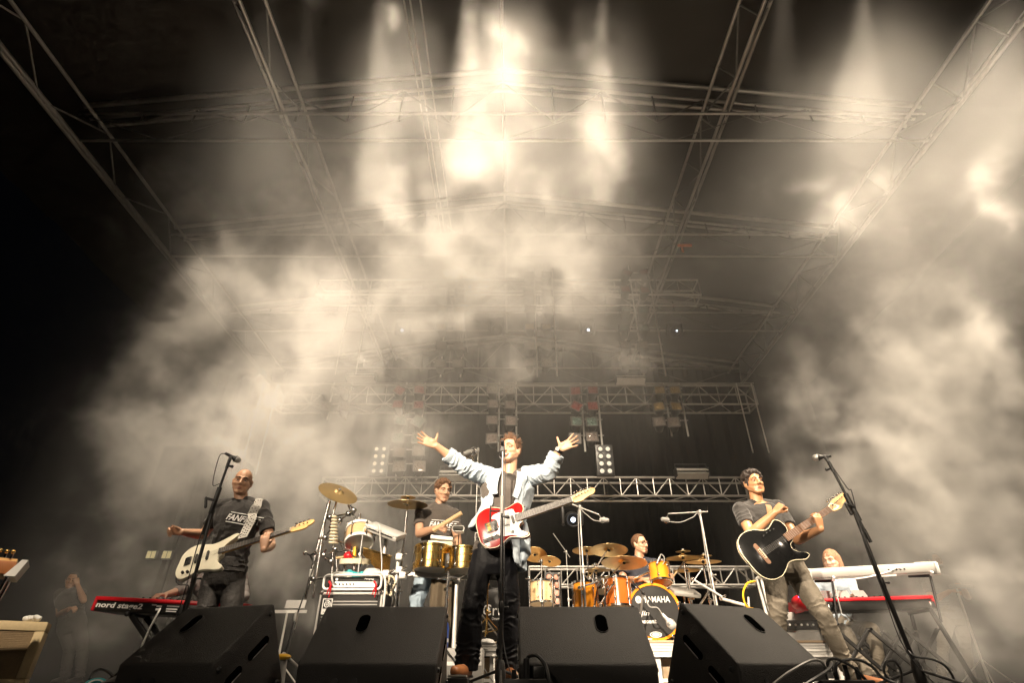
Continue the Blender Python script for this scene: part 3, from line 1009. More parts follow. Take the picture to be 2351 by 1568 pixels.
        for x in (0.055, 0.15):
            plate("pickup", rrect(.020, .096, .009), x, 0, 0.0005, 0.014, 'black')
        knob(-0.03, -0.115, 0.011, 0.02, 'black'); knob(0.012, -0.125, 0.011, 0.02, 'black')
        MB().cyl(P(.385, .15, -.02), P(.405, .155, -.02), .009 * k, None, 10).build("strap_button", MT['chrome'], t)
    else:
        plate("bridge_block", closed_spline([(-.016, -.075), (-.018, -.045), (-.022, 0), (-.018, .045), (-.016, .075), (.008, .08), (.012, .04), (.013, 0), (.012, -.04), (.008, -.08)], 3), 0, 0, 0.0005, 0.008, 'rosewood')
        for i in range(6):
            MB().sph(P(-0.008, -0.033 + 0.013 * i, 0.011), 0.0038 * k, 8).build("bridge_pin", MT['ivory'], t)
        plate("saddle", rrect(.004, .08, .0015), 0.006, 0, 0.008, 0.012, 'ivory')
        for i in range(4):
            knob(0.10 + 0.032 * i, 0.100 - 0.004 * abs(i - 1.5), 0.0055, 0.010, 'plast')
        MB().cyl(P(-.125, 0, -.02), P(-.14, 0, -.02), .008 * k, None, 10).build("strap_button", MT['chrome'], t)
        MB().cyl(P(.285, .09, -.02), P(.305, .095, -.02), .008 * k, None, 10).build("strap_button", MT['chrome'], t)
    return t, P
G1, G1P = guitar("tele", "red electric guitar with white pickguard hanging on the singer", "guitar", at(1127, 1211, 4.27), at(1314, 1148.5, 4.20), (0.05, -1, 0.25))
G2, G2P = guitar("bass", "cream bass guitar with dark fingerboard hanging on the bald bassist", "bass guitar", at(436, 1289, 4.62), at(668, 1218.5, 4.62), (-0.05, -1, 0.55), 0.864)
G3, G3P = guitar("acou", "black guitar with pale edge binding and six strings worn by the curly haired guitarist", "guitar", at(1750, 1272, 4.72), at(1905, 1169.5, 4.66), (-0.1, -1, 0.15))

# ------------------------------------------------------------------ microphone stands
def mic(name, root_label, tail, tip, cat="microphone", m='black', hm='steel', group=None):
    """handheld vocal microphone: tail of the handle -> centre of the grille"""
    a, b = V(tail), V(tip)
    d = (b - a).normalized()
    t = thing(name, root_label, cat, a, group)
    L = (b - a).length
    MB().lathe([(0, 0), (.010, 0), (.0115, .02), (.0135, L * .55), (.019, L - .03), (.021, L - .022)], a, d, 16).build("handle", MT[m], t)
    MB().lathe([(.021, L - .022), (.0245, L - .018), (.0255, L - .004), (.024, L + .010), (.018, L + .021), (.008, L + .027), (0, L + .028)], a, d, 16).build("grille", MT[hm], t)
    MB().lathe([(.0225, L - .024), (.0265, L - .019), (.0265, L - .014), (.0225, L - .010)], a, d, 16).build("grille_ring", MT['black'], t)
    return t
def tripod(t, base, r=0.33, h=0.17, m='black', a0=0.3, thick=0.009):
    base = V(base)
    MB().lathe([(.0, .02), (.026, .02), (.034, .04), (.036, .09), (.028, .15), (.020, .17), (0, .17)], base, (0, 0, 1), 12).build("tripod_hub", MT[m], t)
    for k in range(3):
        a = a0 + k * 2 * math.pi / 3
        e = base + V((math.cos(a) * r, math.sin(a) * r, 0.012))
        lg = MB().cyl(base + V((math.cos(a) * .02, math.sin(a) * .02, h * 0.55)), e, thick, None, 8).build("leg", MT[m], t)
        MB().sph(e, thick * 1.5, 8).build("rubber_tip", MT['rubber'], lg)
def clutch(t, p, r=0.016, h=0.06, m='black', d=(0, 0, 1), wing=(1, 0, 0)):
    d = V(d).normalized()
    MB().lathe([(r * .8, -h / 2), (r, -h / 2 + .008), (r, h / 2 - .008), (r * .8, h / 2)], p, d, 12).build("clutch", MT[m], t)
    MB().cap(V(p) + V(wing) * r, .005, V(p) + V(wing) * (r + .028), .008, 8).build("wing_screw", MT[m], t)
def cable(label, pts, r=0.0035, m='rubber', n=6, name="cable", group=None):
    o = MB().tube(spline(pts, n), r, 6).build(name, MT[m])
    return tag(o, label, "cable", group)

# singer's stand
bx = at(1149, 1540, 4.08); bx.z = 0
t = thing("microphone_stand", "straight black microphone stand in front of the singer", "microphone stand", bx)
tripod(t, bx, 0.36, 0.2, a0=0.55)
zj = at(1150, 1395, 4.08).z
zk = at(1150, 1200, 4.08).z
zt = at(1150, 1035, 4.08).z
MB().cyl(bx + V((0, 0, .1)), (bx.x, bx.y, zj + .55), .0115, None, 12).build("lower_tube", MT['black'], t)
clutch(t, V((bx.x, bx.y, zj)), .018, .07, wing=(1, 0, 0))
zc = at(1150, 1180, 4.08).z
MB().cyl((bx.x, bx.y, zc - .25), (bx.x, bx.y, zc), .0125, None, 12).build("upper_sleeve", MT['black'], t)
MB().cyl((bx.x, bx.y, zc), (bx.x, bx.y, zc + .13), .014, None, 12).build("boom_clutch", MT['grey'], t)
MB().cyl((bx.x, bx.y, zc + .13), (bx.x + .003, bx.y - .01, zt + .01), .0075, None, 10).build("boom", MT['steel'], t)
MB().cyl((bx.x - .09, bx.y, zc + .02), (bx.x, bx.y, zc + .02), .006, None, 8).build("boom_lever", MT['black'], t)
MB().cyl((bx.x - .085, bx.y, zc + .06), (bx.x - .085, bx.y, zc - .06), .006, None, 8).build("boom_handle", MT['black'], t)
MB().cap((bx.x, bx.y - .02, zc - .02), .008, (bx.x + .045, bx.y - .02, zc - .03), .012).build("wing_screw", MT['black'], t)
MB().box((bx.x, bx.y, zt + 0.01), (.03, .05, .04)).build("microphone_clip", MT['black'], t, False)
mic("vocal_microphone", "black vocal microphone right in front of the singer's mouth", (bx.x - .002, bx.y - .07, zt + .055), (bx.x - .004, bx.y + .10, zt - .005))
cable("thin black microphone cable running down the singer's stand", [(bx.x + .012, bx.y - .07, zt + .05), (bx.x + .022, bx.y - .02, zt - .12), (bx.x + .02, bx.y, zt - .35), (bx.x + .018, bx.y - .01, zc), (bx.x + .02, bx.y - .01, zj + .1), (bx.x + .022, bx.y - .02, .25), (bx.x + .12, bx.y - .15, .012), (bx.x + .3, bx.y - .3, .008)])

def vocal_stand(label, miclab, cablab, foot, joint, top, tail, tip, Y, flip=1):
    J, T = at(*joint, Y), at(*top, Y)
    Q_ = at(*foot, Y)
    F = J + (Q_ - J) * (J.z / (J.z - Q_.z))
    t = thing("microphone_stand", label, "microphone stand", F)
    tripod(t, F, 0.34, 0.2, a0=0.2 if flip > 0 else 0.9)
    d = (J - F).normalized()
    MB().cyl(F + V((0, 0, .12)), F.lerp(J, .55), .0155, None, 12).build("lower_tube", MT['black'], t)
    MB().cyl(F.lerp(J, .5), J, .0125, None, 12).build("upper_tube", MT['black'], t)
    clutch(t, F.lerp(J, .55), .018, .07, d=d, wing=(1, 0, 0))
    bd = (T - J).normalized()
    MB().cyl(J - bd * .24, T, .0095, None, 10).build("boom", MT['black'], t)
    MB().cyl(J - bd * .10, J + bd * .10, .018, None, 10).build("boom_clamp", MT['black'], t)
    MB().cyl(J - bd * .25, J - bd * .16, .012, None, 10).build("counterweight", MT['black'], t)
    MB().cap(J + V((-.005, -.02, .0)), .009, J + V((-.058, -.03, .01)), .010).build("boom_lever", MT['black'], t)
    MB().cap(J + V((-.058, -.03, .012)), .010, J + V((-.042, -.03, -.055)), .011).build("boom_handle", MT['black'], t)
    MB().cyl(T - bd * .07, T, .013, None, 10).build("clip_sleeve", MT['black'], t)
    MB().cap(T + V((.012 * flip, 0, -.05)), .008, T + V((.035 * flip, 0, -.055)), .012).build("wing_screw", MT['black'], t)
    A, B = at(*tail, Y), at(*tip, Y + .05)
    MB().cyl(T, A.lerp(B, .45), .012, None, 10).build("microphone_clip", MT['black'], t)
    mic("vocal_microphone", miclab, A, B)
    cable(cablab, [A, A + V((-.03 * -flip, 0, -.03)) if flip < 0 else A + V((-.04, 0, -.03)), T + V((-.07 * flip * (1 if flip > 0 else 1), -.01, -.2)), J + V((.02, -.02, .1)), F.lerp(J, .8) + V((-.025, -.02, 0)), F.lerp(J, .5) + V((-.03, -.02, 0)), F.lerp(J, .2) + V((-.03, -.02, 0)), F + V((.1, -.05, .01)), F + V((.4, -.1, .006))])
vocal_stand("black microphone stand leaning in front of the bassist", "black vocal microphone above the bald bassist's head", "black cable hanging from the microphone by the bassist",
            (428, 1395), (494, 1150), (527, 1056), (517, 1041), (545, 1056), 4.15)
vocal_stand("tall black boom stand with tripod in front of the silver keyboard", "black vocal microphone with silver grille above the guitarist's headstock", "black cable hanging beside the boom stand by the silver keyboard",
            (2088, 1500), (1957, 1165), (1903, 1062), (1908, 1047), (1874, 1051), 4.0, -1)

# cables and stage boxes at the front edge
cable("thick black cable arching over the stage box right of the singer", [at(1208, 1520, 3.0), at(1214, 1508, 3.0), at(1232, 1506, 2.95), at(1250, 1525, 2.9), at(1258, 1550, 2.88), at(1263, 1580, 2.88)], .009)
b0 = at(1195, 1550, 3.0)
t = thing("stage_box", "black stage box with plugs standing right of the singer's foot", "stage box", (b0.x, 3.0, 0))
MB().rbox((b0.x + .02, 3.0, .032), (.20, .16, .064), .008).build("case", MT['black'], t)
MB().cyl((b0.x + .028, 2.97, .06), (b0.x + .028, 2.97, .145), .017, .015, 12).build("plug", MT['plast'], t)
MB().rbox((b0.x + .085, 2.98, .09), (.055, .04, .05), .006).build("plug", MT['plast'], t)
MB().cyl((b0.x - .03, 2.99, .06), (b0.x - .03, 2.99, .10), .012, None, 10).build("plug", MT['black'], t)
b1 = at(1935, 1550, 3.2)
t = thing("stage_box", "black stage box with upright plugs at the guitarist's foot", "stage box", (b1.x, 3.2, 0))
MB().rbox((b1.x - .02, 3.2, .03), (.26, .16, .06), .008).build("case", MT['black'], t)
for k in range(4):
    MB().cyl((b1.x - .10 + .055 * k, 3.18, .055), (b1.x - .10 + .055 * k, 3.18, .125 - .01 * (k % 2)), .012, None, 10).build("plug", MT['plast'], t)
t = thing("multicore_plug", "ribbed steel plug lying along the front of the guitarist's floor monitor", "plug", at(1830, 1556, 2.85))
a, b = at(1790, 1562, 2.86), at(1878, 1546, 2.86)
a.z, b.z = 0.02, 0.045
MB().cyl(a, b, .014, None, 12).build("barrel", MT['black'], t)
for k in range(7):
    c = a.lerp(b, .12 + .11 * k)
    MB().cyl(c, c + (b - a) * .035, .0165, None, 12).build("ring", MT['steel'], t)
for lab, P_ in (("grey cable curling off the guitarist's floor monitor", [(1760, 1585, 2.8), (1800, 1552, 2.8), (1840, 1528, 2.82), (1865, 1517, 2.86), (1885, 1520, 2.9), (1900, 1540, 3.0)]),
                ("black cable looping up from the stage box at the guitarist's foot", [(1905, 1545, 3.1), (1900, 1522, 3.1), (1912, 1513, 3.1), (1935, 1520, 3.12), (1965, 1538, 3.15), (1990, 1565, 3.2)]),
                ("second black cable bending from the guitarist's stage box towards the tripod", [(1915, 1550, 3.14), (1925, 1522, 3.14), (1965, 1515, 3.18), (2000, 1530, 3.2), (2025, 1556, 3.3), (2060, 1572, 3.3)]),
                ("dark cable crossing under the guitarist's stage box", [(1820, 1590, 2.75), (1870, 1560, 2.8), (1900, 1540, 2.95), (1912, 1525, 3.05)]),
                ("small loop of cable standing left of the tripod hub", [(2045, 1565, 3.6), (2030, 1545, 3.6), (2033, 1522, 3.6), (2052, 1518, 3.6), (2068, 1540, 3.62), (2070, 1568, 3.65)]),
                ("long black cable curving right from the tripod hub", [(2085, 1495, 3.92), (2100, 1508, 3.9), (2140, 1515, 3.9), (2170, 1530, 3.9), (2188, 1555, 3.9), (2190, 1570, 3.9)])):
    pts = [at(*q) for q in P_]
    for q in pts: q.z = max(q.z, 0.012)
    cable(lab, pts, .0075 if "grey" not in lab else .006, 'rubber' if "grey" not in lab else 'grey')
t = thing("guitar_pedal", "small metal pedal under the singer's brown shoe", "pedal", (at(1045, 1556, 3.9).x, 3.9, 0))
c = at(1050, 1556, 3.9)
MB().rbox((c.x, 3.95, .035), (.13, .16, .07), .01).build("case", MT['black'], t)
MB().rbox((c.x, 3.93, .079), (.11, .11, .012), .004).build("treadle", MT['steel'], t)

# ------------------------------------------------------------------ bass amplifier
def amp():
    Y = 5.3
    x0, x1 = at(722, 1440, Y).x, at(872, 1440, Y).x
    zt = at(790, 1358, Y).z
    t = thing("bass_cabinet", "tall black bass speaker cabinet with white square badge", "speaker cabinet", ((x0 + x1) / 2, Y, 0))
    w = x1 - x0
    cx = (x0 + x1) / 2
    MB().rbox((cx, Y + .2, zt / 2), (w, .40, zt), .02).build("cabinet", MT['carpet'], t)
    for k in range(26):
        z = zt - .085 - k * .0245
        if z < .05: break
        MB().box((cx, Y - .006, z), (w - .09, .012, .011)).build("grille_slat", MT['grey'], t, False)
    MB().box((cx, Y - .001, zt / 2 - .02), (w - .08, .006, zt - .14)).build("grille_cloth", MT['blackm'], t, False)
    for dx in (-w / 2 + .012, w / 2 - .012):
        MB().cyl((cx + dx, Y - .008, .03), (cx + dx, Y - .008, zt - .03), .009, None, 8).build("edge_trim", MT['aluw'], t)
    MB().cyl((x0 + .01, Y - .008, zt - .02), (x1 - .01, Y - .008, zt - .02), .012, None, 8).build("edge_trim", MT['aluw'], t)
    for dx in (-w / 2 + .02, w / 2 - .02):
        MB().sph((cx + dx, Y + .0, zt - .015), .026, 10).build("corner_protector", MT['chrome'], t)
    # badge: white plate, black square, the round mark
    bw, bh = .085, .125
    bc = V((x0 + .085, Y - .016, zt - .125))
    ux, uz, nf = V((1, 0, 0)), V((0, 0, 1)), V((0, -1, 0))
    bd = MB().prism(rrect(bw, bh, .004), bc, ux, uz, nf, .006).build("badge", MT['white'], t, False)
    MB().prism(rrect(bw - .016, bw - .012, .003), bc + V((0, -.006, .018)), ux, uz, nf, .0015).build("badge_field", MT['blackm'], bd, False)
    ring = MB()
    c2 = bc + V((-.003, -.0078, .014))
    for r0, r1, a0, a1 in ((.0, .010, 0, 360), (.016, .024, 0, 360), (.0285, .035, -85, 125)):
        n = 24
        vs, fs = [], []
        for i in range(n + 1):
            a = math.radians(a0 + (a1 - a0) * i / n)
            for r in (r0, r1):
                vs.append(c2 + ux * (r * math.cos(a)) + uz * (r * math.sin(a)))
        for i in range(n):
            fs.append((2 * i, 2 * i + 1, 2 * i + 3, 2 * i + 2))
        ring.add(vs, fs)
    ring.build("badge_mark", MT['white'], bd, False, False)
    text_obj("badge_word", "Ampeg", MT['blackm'], bd, bc + V((-.028, -.006, -.053)), ux, uz, .012, width=.056, lift=.0012)
    # amplifier head in its cage
    hz = zt + .012
    h = thing("bass_amplifier", "black bass amplifier head with white cage on top of the tall cabinet", "amplifier", (cx, Y, hz))
    hw, hh = w - .05, at(790, 1322, Y).z - hz
    MB().rbox((cx, Y + .17, hz + hh / 2), (hw - .05, .32, hh - .02), .012).build("case", MT['carpet'], h)
    MB().box((cx + .01, Y + .006, hz + hh * .38), (hw - .12, .01, hh * .34)).build("control_panel", MT['aluw'], h, False)
    for k in range(6):
        MB().cyl((cx - hw * .30 + k * .032, Y + .003, hz + hh * .38), (cx - hw * .30 + k * .032, Y - .016, hz + hh * .38), .009, .008, 10).build("knob", MT['black'], h)
    for k in range(10):
        MB().box((cx + hw * .10 + k * .014, Y - .001, hz + hh * .38), (.004, .006, hh * .26)).build("slider", MT['grey'], h, False)
    MB().box((cx + hw * .41, Y - .002, hz + hh * .40), (.026, .008, .03)).build("switch", MT['black'], h, False)
    MB().cyl((cx - hw * .30, Y + .008, hz + hh * .74), (cx - hw * .30, Y + .001, hz + hh * .74), .012, None, 12).build("badge_dot", MT['white'], h)
    text_obj("name_plate", "Ampeg", MT['white'], h, (cx + hw * .18, Y + .006, hz + hh * .66), ux, uz, .026, width=.085, lift=.002)
    for yy in (Y - .03, Y + .33):
        pts = [V((cx + px_, yy, hz + hh / 2 + pz)) for px_, pz in rrect(hw, hh, .035, 5)]
        MB().tube(pts + pts[:2], .011, 8).build("cage_hoop", MT['white'], h)
    for dx, lab in ((-hw * .36, "red cloth strip tied to the amplifier cage near the badge"), (hw * .42, "red cloth strip tied to the amplifier cage at its far corner")):
        p = V((cx + dx, Y - .045, hz + .03))
        mb = MB()
        mb.tube([p + V((-.02, 0, .03)), p + V((.0, -.012, .01)), p + V((.008, -.01, -.05)), p + V((0, -.005, -.10))], .011, 6, .004)
        mb.tube([p + V((.01, -.01, 0)), p + V((-.012, -.016, -.04)), p + V((-.02, -.01, -.08))], .009, 6, .003)
        tag(mb.build("cloth_strip", MT['red']), lab, "cloth strip")
    mb = MB()
    rr = random.Random(3)
    for k in range(6):
        mb.ell((cx - .10 + .03 * k, Y + .05 + .03 * rr.random(), hz + hh + .022 + .014 * math.sin(k * 1.3)), (.035, .03, .02 + .01 * rr.random()), None, 10, 6)
    tag(mb.build("crumpled_cloth", MT['teal']), "crumpled turquoise cloth lying on top of the bass amplifier", "cloth")
    cable("white cable hanging down the right side of the bass cabinet", [(cx + hw * .36, Y - .02, hz + hh + .02), (cx + hw * .50, Y - .04, hz + hh + .012), (cx + hw * .575, Y - .045, hz + hh - .06), (cx + hw * .585, Y - .045, hz - .1), (cx + hw * .57, Y - .045, hz - .4), (cx + hw * .56, Y - .05, .02)], .010, 'white')
    cable("white cable plugged into the front of the bass amplifier", [(cx - hw * .33, Y + .0, hz + hh * .36), (cx - hw * .345, Y - .035, hz + hh * .55), (cx - hw * .36, Y - .05, hz + hh * .9), (cx - hw * .30, Y - .03, hz + hh + .02), (cx, Y + .05, hz + hh + .02)], .008, 'white')
    # pale mound of coiled cable on top
    mb = MB()
    for k in range(5):
        pts = [V((cx + hw * .26 + .10 * math.cos(a) * (1 - .1 * k), Y + .10 + .06 * math.sin(a), hz + hh + .016 + .011 * k)) for a in np.linspace(0, 2 * math.pi, 20)]
        mb.tube(pts, .009, 6)
    tag(mb.build("cable_coil", MT['white']), "coil of white cable lying on the bass amplifier", "cable coil")
amp()

# ------------------------------------------------------------------ drums and cymbals
def drum(t, c, axis, r, d, shell, head='skinw', lugs=6, hoop='chrome', hoopw=.022, two=True, name="shell", under=None):
    """c: centre of the shell; axis points to the batter head"""
    c, ax = V(c), V(axis).normalized()
    a, b = c - ax * (d / 2), c + ax * (d / 2)
    u = ax.orthogonal().normalized()
    w = ax.cross(u)
    MB().lathe([(r, 0), (r, d)], a, ax, 32).build(name, MT[shell], t)
    MB().lathe([(0, 0), (r * .995, .001), (r * 1.0, .0)], b, ax, 32).build("head", MT[head], t)
    MB().lathe([(0, -.001), (r * .995, -.001), (r, 0)], a, ax, 32).build("head", MT[under or head], t)
    for e, s in ((a, 1), (b, -1)):
        MB().lathe([(r + .002, -hoopw * .3), (r + .012, -hoopw * .3), (r + .013, hoopw * .7), (r + .002, hoopw * .7), (r + .002, -hoopw * .3)], e, ax * s, 32).build("hoop", MT[hoop], t)
    for k in range(lugs):
        tt = 2 * math.pi * (k + .35) / lugs
        o = (u * math.cos(tt) + w * math.sin(tt))
        lg = MB().cyl(a + o * (r + .016) - ax * .004, b + o * (r + .016) + ax * .004, .0032, None, 6).build("tension_rod", MT['chrome'], t)
        for e in ((a, .28), (b, -.28)):
            p = e[0] + ax * (d * e[1] * (.8 if d > .2 else .5)) + o * (r + .009)
            MB().ell(p, (.013, .013, .021), rotmat(o, ax), 8, 6).build("lug", MT['chrome'], lg)
def cymbal(label, c, r, nrm, cat="cymbal", group="cymbals", m='cymbal'):
    t = thing("cymbal", label, cat, c, group)
    n = V(nrm).normalized()
    pr = [(.006, .030 * r / .2), (.12 * r, .030 * r / .2), (.2 * r, .022 * r / .2), (.25 * r, .010 * r / .2), (.32 * r, .006 * r / .2)]
    for k in range(9):
        f = .32 + (1 - .32) * (k + 1) / 9
        pr.append((f * r, .006 * r / .2 - .030 * (f - .32) ** 1.7 * r / .2 + .0009 * (-1) ** k))
    lowr = [(q[0], q[1] - .0022) for q in reversed(pr)]
    MB().lathe(pr + lowr, c, n, 48).build("plate", MT[m], t)
    MB().lathe([(.004, .03 * r / .2), (.014, .03 * r / .2 + .002), (.014, .03 * r / .2 + .012), (.004, .03 * r / .2 + .014)], c, n, 10).build("felt", MT['grey'], t)
    MB().lathe([(.016, -.02), (.018, -.004), (.010, .0)], c, n, 10).build("cup", MT['blackm'], t)
    return t
def stand(label, top, foot_z, mid=None, r=.011, boom=None, legs=.26, cat="stand", name="cymbal_stand", base=None, group=None, m='chrome'):
    """chrome stand; top: where it ends; boom: point where the vertical tube ends"""
    top = V(top)
    v = V(boom) if boom is not None else top.copy()
    f = V((v.x, v.y, foot_z)) if base is None else V(base)
    t = thing(name, label, cat, f, group)
    h = v.z - foot_z
    d = (v - f).normalized()
    MB().cyl(f + d * .06, f + d * (h * .5), r * 1.25, None, 10).build("lower_tube", MT[m], t)
    MB().cyl(f + d * (h * .45), v, r * .9, None, 10).build("upper_tube", MT[m], t)
    for k in (.48,):
        p = f + d * (h * k)
        clutch(t, p, r * 2.0, .045, m, d, (.8, -.6, 0))
    clutch(t, v, r * 1.8, .045, m, d, (-.8, -.5, 0))
    if boom is not None:
        bd = (top - v).normalized()
        MB().cyl(v - bd * .09, top, r * .75, None, 10).build("boom_arm", MT[m], t)
        MB().sph(v, r * 2.2, 10).build("tilter", MT[m], t)
    for k in range(3):
        a = .5 + k * 2 * math.pi / 3
        e = f + V((math.cos(a) * legs, math.sin(a) * legs, .015))
        hub = f + d * min(.30, h * .4)
        lg = MB().cyl(hub, e, r * .62, None, 8).build("leg", MT[m], t)
        MB().cyl(f + d * .08, hub.lerp(e, .55), r * .45, None, 6).build("brace", MT[m], lg)
        MB().sph(e, r * 1.3, 8).build("rubber_foot", MT['rubber'], lg)
    return t
CAMP = V((0, 0, CAMZ))
def facing(c, elev_tilt, side=0.0):
    """normal of a plate at c tipped towards the viewer"""
    d = (CAMP - V(c)); d.z = 0; d.normalize()
    return (V((0, 0, 1)) - d * math.tan(math.radians(elev_tilt)) + V((side, 0, 0))).normalized()

def drumkit():
    # bass drum
    c = at(1502.5, 1407, 6.5)
    c.z = max(c.z, RZ + .285)
    R = .268
    t = thing("bass_drum", "large orange bass drum with black front head at the drum kit", "bass drum", (c.x, c.y, RZ), "drums of the orange kit")
    ax = V((-.10, -1, .0)).normalized()
    d = .42
    cc = c - ax * d / 2
    MB().lathe([(R, 0), (R, d)], cc - ax * d / 2, ax, 48).build("shell", MT['orange'], t)
    for e in (0, d):
        p = cc + ax * (e - d / 2)
        MB().lathe([(R - .012, -.02), (R + .014, -.02), (R + .014, .02), (R - .012, .02), (R - .012, -.02)], p, ax, 48).build("hoop", MT['orange'], t)
    hd = MB().lathe([(0, .006), (R - .012, .006)], c, ax, 48).build("front_head", MT['head'], t)
    side = V((0, 0, 1)).cross(ax).normalized() * 1
    up = V((0, 0, 1))
    ux = -side if (-side).x > 0 else side
    def on(x, z): return c + ux * x + up * z + ax * .007
    text_obj("lettering", "YAMAHA", MT['print'], hd, on(-.105, .085), ux, up, .062, width=.285, lift=.002, bold=.02)
    # round mark with three crossed forks before the word
    em = MB()
    n = 24
    cm = on(-.155, .115)
    vs = [cm + ax * .002] + [cm + ux * (.032 * math.cos(2 * math.pi * i / n)) + up * (.038 * math.sin(2 * math.pi * i / n)) + ax * .002 for i in range(n)]
    em.add(vs, [(0, 1 + i, 1 + (i + 1) % n) for i in range(n)])
    em.build("emblem", MT['print'], hd, False, False)
    fk = MB()
    for k in range(3):
        a = math.radians(90 + 120 * k)
        o_ = ux * math.cos(a) + up * math.sin(a)
        fk.cyl(cm + ax * .004, cm + o_ * .027 + ax * .004, .0022, None, 5)
    fk.build("emblem_fork", MT['head'], hd)
    text_obj("lettering", "djin", MT['print'], hd, on(-.185, -.055), ux, up, .062, width=.13, lift=.002, shear=.3, bold=.008)
    text_obj("lettering", "escent", MT['print'], hd, on(-.155, -.115), ux, up, .036, width=.165, lift=.002, bold=.03)
    # oval sticker
    vs = [on(-.015, -.222) + ax * .002] + [on(-.015 + .062 * math.cos(2 * math.pi * i / n), -.222 + .028 * math.sin(2 * math.pi * i / n)) + ax * .002 for i in range(n)]
    MB().add(vs, [(0, 1 + i, 1 + (i + 1) % n) for i in range(n)]).build("oval_sticker", MT['print'], hd, False, False)
    vs = []
    for i in range(n):
        for k in (.8, .62):
            a = 2 * math.pi * i / n
            vs.append(on(-.015 + .062 * k * math.cos(a), -.222 + .028 * k * math.sin(a)) + ax * .0035)
    MB().add(vs, [(2 * i, 2 * i + 1, (2 * i + 3) % (2 * n), (2 * i + 2) % (2 * n)) for i in range(n)]).build("oval_ring", MT['head'], hd, False, False)
    uu = ax.orthogonal().normalized(); ww = ax.cross(uu)
    for k in range(10):
        a = 2 * math.pi * (k + .2) / 10
        o_ = uu * math.cos(a) + ww * math.sin(a)
        rd = MB().cyl(c + o_ * (R + .022) + ax * .01, c + o_ * (R + .022) - ax * d, .004, None, 6).build("tension_rod", MT['chrome'], t)
        MB().rbox(c + o_ * (R + .016) + ax * .004, (.026, .03, .05), .006, rotmat(o_, ax)).build("claw", MT['chrome'], rd)
        MB().ell(c + o_ * (R + .012) - ax * .13, (.015, .015, .03), rotmat(o_, ax), 8, 6).build("lug", MT['chrome'], rd)
    for s in (-1, 1):
        p = c - ax * .12 + ux * (s * (R + .01)) + up * -.08
        e = V((p.x + s * .17, p.y - .12, RZ + .012))
        MB().cyl(p + up * .03, e, .009, None, 8).build("spur", MT['chrome'], t)
    # rack tom
    tc = at(1515, 1317, 6.75)
    t = thing("rack_tom", "small orange tom mounted above the bass drum", "tom drum", tc, "drums of the orange kit")
    drum(t, tc, (.03, .25, 1), .116, .215, 'orange', 'skinw', 6, under='amber')
    MB().cyl(tc + V((-.11, .0, .02)), tc + V((-.30, .05, -.05)), .013, None, 10).build("tom_arm", MT['chrome'], t)
    # floor toms on the left
    tc = at(1419, 1363, 6.55)
    t = thing("floor_tom", "deep reddish orange tom hanging left of the bass drum", "tom drum", tc, "drums of the orange kit")
    drum(t, tc, (.02, .12, 1), .138, .29, 'amber', 'skinw', 6)
    tc = at(1344, 1376, 6.5)
    t = thing("floor_tom", "yellow orange floor tom with black badge at the left end of the kit", "tom drum", tc, "drums of the orange kit")
    drum(t, tc, (0, .05, 1), .122, .33, 'orange', 'skinw', 6)
    MB().prism(rrect(.03, .045, .005), tc + V((-.04, -.118, .05)), (1, 0, 0), (0, 0, 1), (0, -1, 0), .004).build("badge", MT['black'], t, False)
    for a in (.6, 2.7, 4.5):
        o_ = V((math.cos(a), math.sin(a), 0))
        MB().cyl(tc + o_ * .14 + V((0, 0, .05)), V((tc.x + o_.x * .15, tc.y + o_.y * .15, RZ)), .007, None, 8).build("leg", MT['chrome'], t)
    # snare behind
    sc_ = at(1395, 1345, 7.0)
    t = thing("snare_drum", "shallow snare drum standing between the toms by the drummer's arm", "snare drum", sc_, "drums of the orange kit")
    drum(t, sc_, (0, .1, 1), .17, .12, 'chrome', 'skinw', 8)
    # cymbals: label, photo x, y, distance, radius px, tip, bell side
    CY_ = [("pale crash cymbal at the far left of the drum kit", 1347, 1264, 6.7, 33, 12, .03),
           ("large bronze cymbal, topmost on the left side of the drum kit", 1398, 1262, 6.55, 43, 16, .02),
           ("largest tipped cymbal in front of the drummer's chest", 1433, 1291, 6.6, 52, 14, .03),
           ("flat hi-hat cymbal seen edge on over the floor tom", 1368, 1309, 6.6, 36, 4, 0),
           ("thin flat cymbal under a small bell disc at the right of the drum kit", 1568, 1280, 6.65, 40, 5, 0),
           ("flat cymbal at the far right of the drum kit", 1614, 1289, 6.5, 40, 4, .02),
           ("low cymbal half hidden behind the right cymbal stands", 1577, 1309, 7.0, 31, 6, 0),
           ("small golden bell disc above the right thin cymbal", 1568, 1266, 6.65, 17, 4, 0),
           ("small golden disc above the far right cymbal", 1616, 1276, 6.52, 18, 4, 0)]
    cs = []
    for lab, px, py, Y, rp, tip, sd in CY_:
        c = at(px, py, Y)
        r = rp * mpp(px, py, Y)
        cymbal(lab, c, r, facing(c, tip - 7, sd), group="cymbals of the drum kit")
        cs.append(c)
    SL = [("chrome stand under the pale crash cymbal at the far left", 0, None), ("boom stand slanting up to the large bronze cymbal", 1, at(1355, 1325, 6.6)),
          ("boom stand reaching right to the largest tipped cymbal", 2, at(1398, 1330, 6.5)), ("straight stand under the thin flat cymbal at the right", 4, None),
          ("straight stand under the far right flat cymbal", 5, None), ("short stand under the low half hidden cymbal", 6, None)]
    for lab, i, bm_ in SL:
        stand(lab, cs[i] + V((0, 0, .02)), RZ, boom=bm_, group="chrome stands of the drum kit")
    for i, j in ((7, 4), (8, 5)):
        pass
    # hi-hat stand with the pale pedal side box
    stand("hi-hat stand with two rods beside the yellow floor tom", cs[3] + V((0, 0, .05)), RZ, group="chrome stands of the drum kit", name="hihat_stand")
    # sampling pad at the right of the kit
    p = at(1572, 1361, 6.6)
